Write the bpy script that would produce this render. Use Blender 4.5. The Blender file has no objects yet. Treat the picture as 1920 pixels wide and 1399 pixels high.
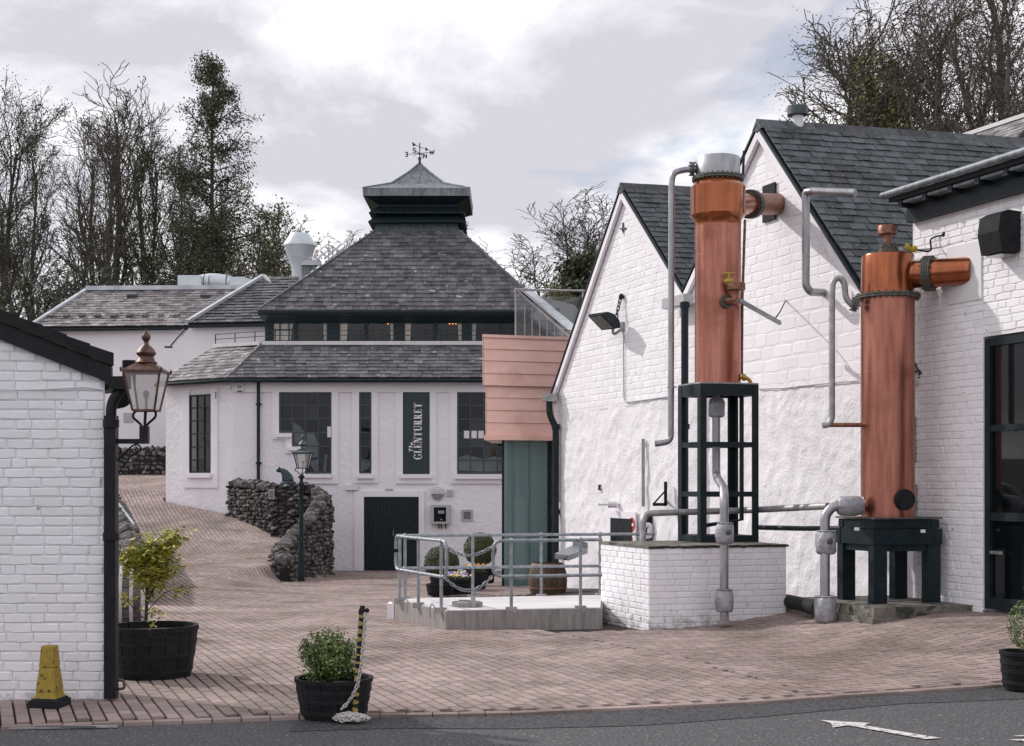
import bpy, bmesh, math, random
from mathutils import Vector, Matrix, noise

S = bpy.context.scene
COL = S.collection
RND = random.Random(11)
V = Vector

# ---------------------------------------------------------------- camera
F = 2667.0            # focal length in photo pixels (50 mm)
EYE = 1.7
cam = bpy.data.cameras.new('camera')
cam.lens = 50.0; cam.sensor_width = 36.0
cam.shift_y = 0.107; cam.clip_end = 2000; cam.clip_start = 0.1
camo = bpy.data.objects.new('camera', cam); COL.objects.link(camo)
camo.location = (0, 0, EYE); camo.rotation_euler = (math.radians(90), 0, 0)
S.camera = camo

# ---------------------------------------------------------------- world, sun, exposure
SUN_EL = math.radians(35); SUN_AZ = math.atan2(-0.83, 0.55)   # towards the sun: left and behind the buildings
TO_SUN = V((math.sin(SUN_AZ) * math.cos(SUN_EL), math.cos(SUN_AZ) * math.cos(SUN_EL), math.sin(SUN_EL)))
W = bpy.data.worlds.new('World'); S.world = W; W.use_nodes = True
nt = W.node_tree; nt.nodes.clear()
def wn(t, **k):
    n = nt.nodes.new(t)
    for a, b in k.items(): setattr(n, a, b)
    return n
out = wn('ShaderNodeOutputWorld'); bg = wn('ShaderNodeBackground'); bg.inputs[1].default_value = 0.113
sky = wn('ShaderNodeTexSky', sky_type='NISHITA'); sky.sun_disc = False
sky.sun_elevation = SUN_EL; sky.sun_rotation = SUN_AZ; sky.dust_density = 1.5
tc = wn('ShaderNodeTexCoord'); sep = wn('ShaderNodeSeparateXYZ')
nt.links.new(tc.outputs['Generated'], sep.inputs[0])
# clouds live on a flat layer far overhead: direction / (elevation + offset)
add = wn('ShaderNodeMath', operation='ADD'); add.inputs[1].default_value = 0.30
ab = wn('ShaderNodeMath', operation='ABSOLUTE')
nt.links.new(sep.outputs[2], ab.inputs[0]); nt.links.new(ab.outputs[0], add.inputs[0])
dx = wn('ShaderNodeMath', operation='DIVIDE'); dy = wn('ShaderNodeMath', operation='DIVIDE')
nt.links.new(sep.outputs[0], dx.inputs[0]); nt.links.new(add.outputs[0], dx.inputs[1])
nt.links.new(sep.outputs[1], dy.inputs[0]); nt.links.new(add.outputs[0], dy.inputs[1])
comb = wn('ShaderNodeCombineXYZ'); nt.links.new(dx.outputs[0], comb.inputs[0]); nt.links.new(dy.outputs[0], comb.inputs[1])
mp = wn('ShaderNodeMapping'); mp.inputs['Location'].default_value = (12.5, 3.6, 7.3)
nt.links.new(comb.outputs[0], mp.inputs[0])
n1 = wn('ShaderNodeTexNoise'); n1.inputs['Scale'].default_value = 2.1; n1.inputs['Detail'].default_value = 9; n1.inputs['Roughness'].default_value = 0.58
n1.inputs['Distortion'].default_value = 0.25
n2 = wn('ShaderNodeTexNoise'); n2.inputs['Scale'].default_value = 1.35; n2.inputs['Detail'].default_value = 7; n2.inputs['Roughness'].default_value = 0.55
n2.inputs['Distortion'].default_value = 0.35
nt.links.new(mp.outputs[0], n1.inputs['Vector'])
mp2 = wn('ShaderNodeMapping'); mp2.inputs['Location'].default_value = (12.5, 3.6, 7.3)
nt.links.new(comb.outputs[0], mp2.inputs[0]); nt.links.new(mp2.outputs[0], n2.inputs['Vector'])
r1 = wn('ShaderNodeValToRGB')     # cloud light and shade
cr = r1.color_ramp
cr.elements[0].position = 0.41; cr.elements[0].color = (5.5, 5.4, 5.95, 1)
cr.elements[1].position = 0.58; cr.elements[1].color = (9.7, 9.65, 9.85, 1)
e = cr.elements.new(0.475); e.color = (7.0, 6.9, 7.4, 1)
e = cr.elements.new(0.515); e.color = (8.1, 8.0, 8.4, 1)
nt.links.new(n1.outputs['Fac'], r1.inputs[0])
r2 = wn('ShaderNodeValToRGB')     # holes with blue sky
r2.color_ramp.elements[0].position = 0.30; r2.color_ramp.elements[0].color = (0, 0, 0, 1)
r2.color_ramp.elements[1].position = 0.395; r2.color_ramp.elements[1].color = (1, 1, 1, 1)
nt.links.new(n2.outputs['Fac'], r2.inputs[0])
mx = wn('ShaderNodeMix', data_type='RGBA'); mx.clamp_factor = True
nt.links.new(r2.outputs[0], mx.inputs[0]); nt.links.new(sky.outputs[0], mx.inputs[6]); nt.links.new(r1.outputs[0], mx.inputs[7])
nt.links.new(mx.outputs[2], bg.inputs[0]); nt.links.new(bg.outputs[0], out.inputs[0])

sl = bpy.data.lights.new('sun', 'SUN'); sl.energy = 2.45; sl.angle = math.radians(1.0); sl.color = (1.0, 0.95, 0.90)
so = bpy.data.objects.new('sun', sl); COL.objects.link(so)
so.rotation_euler = (-TO_SUN).to_track_quat('-Z', 'Y').to_euler(); so.location = (-30, 20, 40)
S.view_settings.view_transform = 'Standard'; S.view_settings.look = 'None'
S.view_settings.exposure = 0.16; S.view_settings.gamma = 1.0; S.view_settings.use_curve_mapping = False

# ---------------------------------------------------------------- materials
MATS = {}
def M(name, col, col2=None, rough=0.7, metal=0.0, ns=6.0, detail=6, lo=0.35, hi=0.65, bump=0.0, bs=60.0, rand=0.0, spec=0.5,
      coat=0.0, stretch=None, spots=None, spot_scale=30, spot_lo=0.62, spot_hi=0.68, bdist=0.01, splash=False):
    if name in MATS: return MATS[name]
    m = bpy.data.materials.new(name); MATS[name] = m; m.use_nodes = True
    t = m.node_tree; b = t.nodes['Principled BSDF']
    b.inputs['Roughness'].default_value = rough; b.inputs['Metallic'].default_value = metal
    b.inputs['Specular IOR Level'].default_value = spec
    if coat: b.inputs['Coat Weight'].default_value = coat; b.inputs['Coat Roughness'].default_value = 0.12
    g = t.nodes.new('ShaderNodeNewGeometry'); vec = g.outputs['Position']
    if stretch:
        mp = t.nodes.new('ShaderNodeMapping'); mp.inputs['Scale'].default_value = stretch
        t.links.new(vec, mp.inputs[0]); vec = mp.outputs[0]
    cur = None
    if col2:
        n = t.nodes.new('ShaderNodeTexNoise'); n.inputs['Scale'].default_value = ns; n.inputs['Detail'].default_value = detail
        n.inputs['Roughness'].default_value = 0.6
        t.links.new(vec, n.inputs['Vector'])
        r = t.nodes.new('ShaderNodeValToRGB')
        r.color_ramp.elements[0].position = lo; r.color_ramp.elements[0].color = (*col, 1)
        r.color_ramp.elements[1].position = hi; r.color_ramp.elements[1].color = (*col2, 1)
        t.links.new(n.outputs['Fac'], r.inputs[0]); cur = r.outputs[0]
        if metal > 0.2:
            mr = t.nodes.new('ShaderNodeMapRange'); mr.inputs[3].default_value = rough * 0.8; mr.inputs[4].default_value = min(1, rough * 1.35)
            t.links.new(n.outputs['Fac'], mr.inputs[0]); t.links.new(mr.outputs[0], b.inputs['Roughness'])
    if rand:
        oi = t.nodes.new('ShaderNodeObjectInfo')
        a = t.nodes.new('ShaderNodeMath'); a.operation = 'ADD'
        t.links.new(oi.outputs['Random'], a.inputs[0]); t.links.new(g.outputs['Random Per Island'], a.inputs[1])
        fr = t.nodes.new('ShaderNodeMath'); fr.operation = 'FRACT'; t.links.new(a.outputs[0], fr.inputs[0])
        mr = t.nodes.new('ShaderNodeMapRange'); mr.inputs[3].default_value = 1 - rand; mr.inputs[4].default_value = 1 + rand
        t.links.new(fr.outputs[0], mr.inputs[0])
        hs = t.nodes.new('ShaderNodeHueSaturation'); t.links.new(mr.outputs[0], hs.inputs['Value'])
        mr2 = t.nodes.new('ShaderNodeMapRange'); mr2.inputs[3].default_value = 0.5 + rand * 0.05; mr2.inputs[4].default_value = 0.5 - rand * 0.05
        t.links.new(fr.outputs[0], mr2.inputs[0]); t.links.new(mr2.outputs[0], hs.inputs['Hue'])
        if cur: t.links.new(cur, hs.inputs['Color'])
        else: hs.inputs['Color'].default_value = (*col, 1)
        cur = hs.outputs[0]
    if spots:
        n3 = t.nodes.new('ShaderNodeTexNoise'); n3.inputs['Scale'].default_value = spot_scale; n3.inputs['Detail'].default_value = 5
        t.links.new(g.outputs['Position'], n3.inputs['Vector'])
        mr3 = t.nodes.new('ShaderNodeMapRange'); mr3.inputs[1].default_value = spot_lo; mr3.inputs[2].default_value = spot_hi
        t.links.new(n3.outputs['Fac'], mr3.inputs[0])
        mix = t.nodes.new('ShaderNodeMix'); mix.data_type = 'RGBA'
        t.links.new(mr3.outputs[0], mix.inputs[0])
        if cur: t.links.new(cur, mix.inputs[6])
        else: mix.inputs[6].default_value = (*col, 1)
        mix.inputs[7].default_value = (*spots, 1); cur = mix.outputs[2]
    if splash:      # patches of splashed mud and algae low on the walls
        sp_ = t.nodes.new('ShaderNodeSeparateXYZ'); t.links.new(g.outputs['Position'], sp_.inputs[0])
        n4 = t.nodes.new('ShaderNodeTexNoise'); n4.inputs['Scale'].default_value = 7; n4.inputs['Detail'].default_value = 8; n4.inputs['Roughness'].default_value = 0.7
        t.links.new(g.outputs['Position'], n4.inputs['Vector'])
        mz = t.nodes.new('ShaderNodeMapRange'); mz.inputs[1].default_value = 0.55; mz.inputs[2].default_value = -0.05; mz.inputs[3].default_value = -0.28; mz.inputs[4].default_value = 0.05
        t.links.new(sp_.outputs[2], mz.inputs[0])
        ad = t.nodes.new('ShaderNodeMath'); ad.operation = 'ADD'; t.links.new(n4.outputs['Fac'], ad.inputs[0]); t.links.new(mz.outputs[0], ad.inputs[1])
        m5 = t.nodes.new('ShaderNodeMapRange'); m5.inputs[1].default_value = 0.50; m5.inputs[2].default_value = 0.62; m5.inputs[4].default_value = 0.6
        t.links.new(ad.outputs[0], m5.inputs[0])
        mi = t.nodes.new('ShaderNodeMix'); mi.data_type = 'RGBA'; t.links.new(m5.outputs[0], mi.inputs[0]); t.links.new(cur, mi.inputs[6]); mi.inputs[7].default_value = (0.27, 0.25, 0.22, 1); cur = mi.outputs[2]
    if cur: t.links.new(cur, b.inputs['Base Color'])
    else: b.inputs['Base Color'].default_value = (*col, 1)
    if bump:
        n2 = t.nodes.new('ShaderNodeTexNoise'); n2.inputs['Scale'].default_value = bs; n2.inputs['Detail'].default_value = 5
        t.links.new(vec, n2.inputs['Vector'])
        bu = t.nodes.new('ShaderNodeBump'); bu.inputs['Strength'].default_value = bump; bu.inputs['Distance'].default_value = bdist
        t.links.new(n2.outputs['Fac'], bu.inputs['Height']); t.links.new(bu.outputs[0], b.inputs['Normal'])
    m.diffuse_color = (*col, 1)
    return m

M('white_paint', (0.84, 0.82, 0.85), (0.76, 0.74, 0.76), rough=0.75, ns=1.3, lo=0.45, hi=0.8, bump=0.45, bs=45, bdist=0.008, spots=(0.50, 0.47, 0.44), spot_scale=9, spot_lo=0.66, spot_hi=0.80)
M('white_brick', (0.86, 0.845, 0.88), (0.79, 0.775, 0.79), rough=0.7, ns=3.0, lo=0.45, hi=0.85, bump=0.5, bs=60, bdist=0.006, rand=0.05, spots=(0.33, 0.30, 0.27), spot_scale=11, spot_lo=0.69, spot_hi=0.76, splash=True)
M('joint_paint', (0.80, 0.78, 0.80), (0.70, 0.68, 0.69), rough=0.85, ns=4.0, bump=0.6, bs=70)
M('harl', (0.84, 0.82, 0.85), (0.76, 0.74, 0.77), rough=0.85, ns=2.0, lo=0.4, hi=0.8, bump=0.5, bs=24, bdist=0.03, spots=(0.52, 0.48, 0.46), spot_scale=6, spot_lo=0.66, spot_hi=0.82)
M('render_smooth', (0.84, 0.81, 0.85), (0.79, 0.76, 0.80), rough=0.8, ns=0.9, lo=0.4, hi=0.75, bump=0.12, bs=30)
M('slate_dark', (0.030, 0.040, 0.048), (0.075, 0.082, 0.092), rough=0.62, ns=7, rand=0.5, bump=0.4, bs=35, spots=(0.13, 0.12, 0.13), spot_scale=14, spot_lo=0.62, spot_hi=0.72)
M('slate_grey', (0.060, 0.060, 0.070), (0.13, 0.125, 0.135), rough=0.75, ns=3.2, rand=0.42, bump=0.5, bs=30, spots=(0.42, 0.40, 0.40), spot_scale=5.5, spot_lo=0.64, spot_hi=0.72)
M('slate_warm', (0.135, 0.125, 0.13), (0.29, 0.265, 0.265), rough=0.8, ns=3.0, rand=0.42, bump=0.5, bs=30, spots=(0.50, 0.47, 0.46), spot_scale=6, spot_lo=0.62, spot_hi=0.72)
M('slate_joint', (0.018, 0.019, 0.022), rough=0.9)
M('lead', (0.10, 0.115, 0.13), (0.25, 0.275, 0.30), rough=0.5, metal=0.25, ns=3, stretch=(3, 3, 0.6))
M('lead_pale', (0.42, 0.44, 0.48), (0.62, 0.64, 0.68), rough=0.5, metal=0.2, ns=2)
M('lead_dark', (0.035, 0.055, 0.062), (0.075, 0.10, 0.11), rough=0.5, ns=3, stretch=(3, 3, 0.6))
M('dark_paint', (0.008, 0.016, 0.021), (0.015, 0.025, 0.030), rough=0.42, spec=0.22, ns=8, bump=0.1, bs=25)
M('black_paint', (0.009, 0.010, 0.012), (0.018, 0.019, 0.022), rough=0.45, spec=0.2, ns=14, spots=(0.25, 0.25, 0.25), spot_scale=70, spot_lo=0.74, spot_hi=0.78)
M('black_rubber', (0.012, 0.013, 0.015), (0.024, 0.024, 0.026), rough=0.75, spec=0.2, ns=9)
M('lantern_bronze', (0.035, 0.024, 0.020), (0.16, 0.075, 0.048), rough=0.45, metal=0.4, ns=18)
M('muntin_paint', (0.045, 0.062, 0.070), rough=0.4, spec=0.4)
M('cream_cloth', (0.82, 0.77, 0.70), rough=0.9)
M('copper_satin', (0.30, 0.108, 0.074), (0.50, 0.215, 0.160), rough=0.31, metal=0.84, ns=2.4, lo=0.34, hi=0.64, stretch=(5, 5, 0.45), bump=0.06, bs=6, spots=(0.23, 0.092, 0.062), spot_scale=2.2, spot_lo=0.54, spot_hi=0.76)
M('copper_bright', (0.27, 0.068, 0.020), (0.38, 0.112, 0.038), rough=0.22, metal=0.75, ns=2.2, stretch=(5, 5, 0.7), coat=0.4)
M('copper_sheet', (0.88, 0.54, 0.46), (0.93, 0.62, 0.55), rough=0.42, metal=0.25, ns=2.0, stretch=(1.5, 1.5, 4), spots=(0.70, 0.40, 0.34), spot_scale=1.6, spot_lo=0.55, spot_hi=0.8, bump=0.06, bs=6)
M('copper_aged', (0.13, 0.060, 0.042), (0.34, 0.155, 0.10), rough=0.42, metal=0.6, ns=14)
M('steel', (0.27, 0.27, 0.29), (0.42, 0.42, 0.44), rough=0.42, metal=0.85, ns=6, stretch=(2, 2, 0.5))
M('steel_dull', (0.27, 0.27, 0.28), (0.45, 0.44, 0.44), rough=0.5, metal=0.6, ns=9)
M('galvanised', (0.20, 0.225, 0.25), (0.36, 0.39, 0.42), rough=0.45, metal=0.5, ns=14)
M('duct_metal', (0.55, 0.60, 0.64), (0.68, 0.72, 0.76), rough=0.42, metal=0.35, ns=2.5)
M('jacket', (0.25, 0.25, 0.28), (0.40, 0.40, 0.43), rough=0.45, metal=0.25, ns=8, bump=0.5, bs=22, bdist=0.03)
M('flange', (0.05, 0.06, 0.055), (0.16, 0.15, 0.13), rough=0.5, metal=0.4, ns=50)
M('concrete', (0.22, 0.20, 0.19), (0.36, 0.33, 0.32), rough=0.9, ns=3, stretch=(6, 6, 0.7), bump=0.3, bs=40)
M('pale_concrete', (0.60, 0.58, 0.59), (0.70, 0.68, 0.69), rough=0.8, ns=2.5, bump=0.15, bs=40, spots=(0.40, 0.38, 0.37), spot_scale=5, spot_lo=0.62, spot_hi=0.8)
M('mossy_slab', (0.10, 0.095, 0.085), (0.24, 0.215, 0.19), rough=0.95, ns=6, bump=0.8, bs=25, spots=(0.045, 0.05, 0.035), spot_scale=7, spot_lo=0.52, spot_hi=0.62)
M('paver', (0.225, 0.165, 0.148), (0.350, 0.274, 0.254), rough=0.85, ns=0.55, lo=0.32, hi=0.66, rand=0.19, bump=0.45, bs=90, spots=(0.150, 0.118, 0.098), spot_scale=0.9, spot_lo=0.50, spot_hi=0.72)
M('joint_sand', (0.024, 0.019, 0.017), (0.06, 0.046, 0.038), rough=0.95, ns=2.0)
M('asphalt', (0.024, 0.024, 0.028), (0.135, 0.132, 0.138), rough=0.9, ns=46, detail=4, lo=0.33, hi=0.68, bump=1.0, bs=60, bdist=0.014, spots=(0.27, 0.26, 0.26), spot_scale=33, spot_lo=0.63, spot_hi=0.70)
M('asphalt_patch', (0.016, 0.016, 0.019), (0.105, 0.102, 0.108), rough=0.92, ns=38, detail=4, lo=0.35, hi=0.70, bump=1.0, bs=50, bdist=0.016)
M('road_paint', (0.66, 0.62, 0.62), (0.50, 0.47, 0.47), rough=0.8, ns=25, bump=0.3, bs=120, spots=(0.10, 0.10, 0.105), spot_scale=17, spot_lo=0.57, spot_hi=0.61)
M('earth', (0.06, 0.055, 0.035), (0.12, 0.11, 0.06), rough=1.0, ns=0.5)
M('stone', (0.026, 0.024, 0.023), (0.175, 0.160, 0.153), rough=0.9, ns=7, lo=0.36, hi=0.70, rand=0.85, bump=0.8, bs=22, bdist=0.03, spots=(0.38, 0.36, 0.34), spot_scale=10, spot_lo=0.60, spot_hi=0.70)
M('stone_moss', (0.11, 0.11, 0.05), (0.24, 0.22, 0.17), rough=0.95, ns=6, rand=0.3, bump=0.6, bs=22, bdist=0.03)
M('stone_core', (0.022, 0.020, 0.018), rough=1.0)
M('oak_stave', (0.060, 0.040, 0.028), (0.15, 0.10, 0.072), rough=0.8, ns=8, stretch=(6, 6, 0.8), rand=0.25, bump=0.3)
M('grey_stave', (0.065, 0.060, 0.056), (0.12, 0.11, 0.10), rough=0.85, ns=8, rand=0.2)
M('hoop_white', (0.55, 0.53, 0.53), (0.40, 0.38, 0.38), rough=0.7, ns=18)
M('hoop_rust', (0.22, 0.11, 0.07), (0.30, 0.17, 0.11), rough=0.7, ns=18)
M('black_stave', (0.007, 0.008, 0.010), (0.016, 0.017, 0.019), rough=0.55, spec=0.22, ns=6, stretch=(1, 1, 5), rand=0.25)
M('soil', (0.035, 0.026, 0.02), (0.07, 0.05, 0.04), rough=1.0, ns=40, bump=1.0, bs=60)
M('cone_yellow', (0.36, 0.245, 0.025), (0.22, 0.15, 0.025), rough=0.6, ns=14, lo=0.45, hi=0.7, stretch=(3, 3, 1), spots=(0.07, 0.05, 0.02), spot_scale=22, spot_lo=0.58, spot_hi=0.66)
M('tape_yellow', (0.42, 0.31, 0.05), (0.30, 0.22, 0.06), rough=0.6, ns=40)
M('chain_steel', (0.46, 0.43, 0.42), (0.60, 0.57, 0.56), rough=0.5, metal=0.35, ns=60)
M('bark', (0.050, 0.044, 0.036), (0.115, 0.104, 0.086), rough=0.95, ns=5)
M('bark_dark', (0.034, 0.029, 0.026), (0.075, 0.064, 0.055), rough=0.95, ns=5)
M('bark_ivy', (0.030, 0.036, 0.018), (0.065, 0.070, 0.035), rough=0.95, ns=3)
M('leaf_dark', (0.050, 0.066, 0.032), (0.088, 0.105, 0.052), rough=0.7, rand=0.4, ns=3)
M('leaf_bud', (0.075, 0.065, 0.045), (0.12, 0.10, 0.06), rough=0.8, rand=0.4, ns=3)
M('leaf_brown', (0.095, 0.066, 0.052), (0.150, 0.120, 0.075), rough=0.8, rand=0.4, ns=3)
M('leaf_yellow', (0.22, 0.20, 0.055), (0.30, 0.24, 0.10), rough=0.7, rand=0.4, ns=3)
M('leaf_spring', (0.14, 0.15, 0.045), (0.20, 0.19, 0.07), rough=0.7, rand=0.4, ns=3)
M('leaf_maple', (0.36, 0.40, 0.060), (0.42, 0.37, 0.070), rough=0.55, rand=0.35, ns=6)
M('leaf_box', (0.050, 0.090, 0.022), (0.120, 0.175, 0.040), rough=0.45, rand=0.45, ns=9)
M('leaf_box_tip', (0.22, 0.28, 0.06), rough=0.45, rand=0.4)
M('leaf_topiary', (0.042, 0.062, 0.020), (0.085, 0.100, 0.035), rough=0.6, rand=0.45, ns=10)
M('petal_yellow', (0.70, 0.48, 0.03), rough=0.6, rand=0.2); M('petal_violet', (0.16, 0.12, 0.45), rough=0.6, rand=0.3)
M('petal_white', (0.75, 0.70, 0.74), rough=0.6, rand=0.15); M('petal_orange', (0.75, 0.25, 0.05), rough=0.6, rand=0.2)
M('bronze', (0.020, 0.038, 0.045), (0.045, 0.075, 0.082), rough=0.5, metal=0.4, ns=25)
M('sign_white', (0.80, 0.80, 0.80), rough=0.6); M('sign_red', (0.50, 0.03, 0.03), rough=0.5)
M('sign_green', (0.010, 0.026, 0.030), rough=0.4)
M('plastic_white', (0.72, 0.71, 0.73), rough=0.45); M('plastic_grey', (0.42, 0.42, 0.44), rough=0.5)
M('brass', (0.40, 0.26, 0.06), rough=0.4, metal=0.6)
M('valve_yellow', (0.50, 0.36, 0.03), rough=0.5)
M('wood_interior', (0.10, 0.045, 0.03), (0.16, 0.075, 0.05), rough=0.6, ns=4, stretch=(4, 4, 0.5))
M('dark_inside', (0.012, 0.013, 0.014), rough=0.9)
M('paper', (0.7, 0.68, 0.7), rough=0.8)
M('brown_box', (0.10, 0.03, 0.025), rough=0.6)

def squiggle_mat():
    m = M('render_rough', (0.84, 0.81, 0.85), (0.78, 0.75, 0.79), rough=0.8, ns=1.2, lo=0.4, hi=0.75)
    t = m.node_tree; b = t.nodes['Principled BSDF']
    g = t.nodes.new('ShaderNodeNewGeometry')
    w = t.nodes.new('ShaderNodeTexNoise'); w.inputs['Scale'].default_value = 3.2; w.inputs['Detail'].default_value = 3; w.inputs['Distortion'].default_value = 2.6
    t.links.new(g.outputs['Position'], w.inputs['Vector'])
    w2 = t.nodes.new('ShaderNodeTexNoise'); w2.inputs['Scale'].default_value = 22; w2.inputs['Detail'].default_value = 3
    t.links.new(g.outputs['Position'], w2.inputs['Vector'])
    mul = t.nodes.new('ShaderNodeMath'); mul.operation = 'MULTIPLY_ADD'; mul.inputs[1].default_value = 0.12
    t.links.new(w2.outputs['Fac'], mul.inputs[0]); t.links.new(w.outputs['Fac'], mul.inputs[2])
    bu = t.nodes.new('ShaderNodeBump'); bu.inputs['Strength'].default_value = 0.42; bu.inputs['Distance'].default_value = 0.06
    t.links.new(mul.outputs[0], bu.inputs['Height']); t.links.new(bu.outputs[0], b.inputs['Normal'])
squiggle_mat()

def glass_mat(name, tint, transp, gl=0.0, rough=0.02):
    m = bpy.data.materials.new(name); MATS[name] = m; m.use_nodes = True
    t = m.node_tree; t.nodes.clear()
    o = t.nodes.new('ShaderNodeOutputMaterial'); tr = t.nodes.new('ShaderNodeBsdfTransparent'); tr.inputs[0].default_value = (*transp, 1)
    d = t.nodes.new('ShaderNodeBsdfDiffuse'); d.inputs[0].default_value = (*tint, 1)
    mx0 = t.nodes.new('ShaderNodeMixShader'); mx0.inputs[0].default_value = gl
    t.links.new(tr.outputs[0], mx0.inputs[1]); t.links.new(d.outputs[0], mx0.inputs[2])
    g = t.nodes.new('ShaderNodeBsdfGlossy'); g.inputs['Roughness'].default_value = rough
    fr = t.nodes.new('ShaderNodeFresnel'); fr.inputs[0].default_value = 1.5
    mx = t.nodes.new('ShaderNodeMixShader')
    t.links.new(fr.outputs[0], mx.inputs[0]); t.links.new(mx0.outputs[0], mx.inputs[1]); t.links.new(g.outputs[0], mx.inputs[2])
    t.links.new(mx.outputs[0], o.inputs[0])
glass_mat('glass_clear', (0.5, 0.5, 0.5), (0.86, 0.88, 0.88), 0.10)
glass_mat('glass_teal', (0.34, 0.47, 0.47), (0.60, 0.76, 0.74), 0.36)
glass_mat('glass_window', (0.02, 0.03, 0.035), (0.62, 0.65, 0.66), 0.20)
glass_mat('glass_frost', (0.72, 0.68, 0.66), (0.94, 0.93, 0.93), 0.32, 0.12)
glass_mat('glass_thin', (0.05, 0.06, 0.06), (0.93, 0.94, 0.94), 0.04)
M('glass_dark', (0.008, 0.012, 0.015), rough=0.05, spec=0.3)

def emis(name, col, s):
    m = bpy.data.materials.new(name); MATS[name] = m; m.use_nodes = True
    b = m.node_tree.nodes['Principled BSDF']; b.inputs['Base Color'].default_value = (*col, 1)
    b.inputs['Emission Color'].default_value = (*col, 1); b.inputs['Emission Strength'].default_value = s
emis('lamp_warm', (1.0, 0.36, 0.10), 2.2)

# ---------------------------------------------------------------- objects and meshes
WL = {}
def wl(o): return WL.get(o.name, V((0, 0, 0))) if o else V((0, 0, 0))
def prop(o, label=None, cat=None, group=None, kind=None):
    if label: o['label'] = label
    if cat: o['category'] = cat
    if group: o['group'] = group
    if kind: o['kind'] = kind
    return o
def thing(name, label, cat, loc, group=None):
    o = bpy.data.objects.new(name, None); COL.objects.link(o); o.location = loc; o.empty_display_size = 0.1
    WL[o.name] = V(loc); return prop(o, label, cat, group)
def link(name, me, parent=None, loc=None, mat4=None):
    o = bpy.data.objects.new(name, me); COL.objects.link(o)
    if parent: o.parent = parent
    base = wl(parent)
    if mat4 is not None:
        mm = mat4.copy(); mm.translation = mm.translation - base; o.matrix_local = mm
        WL[o.name] = mat4.translation.copy()
    else:
        L = V(loc) if loc is not None else base
        o.location = L - base; WL[o.name] = L
    return o

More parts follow.
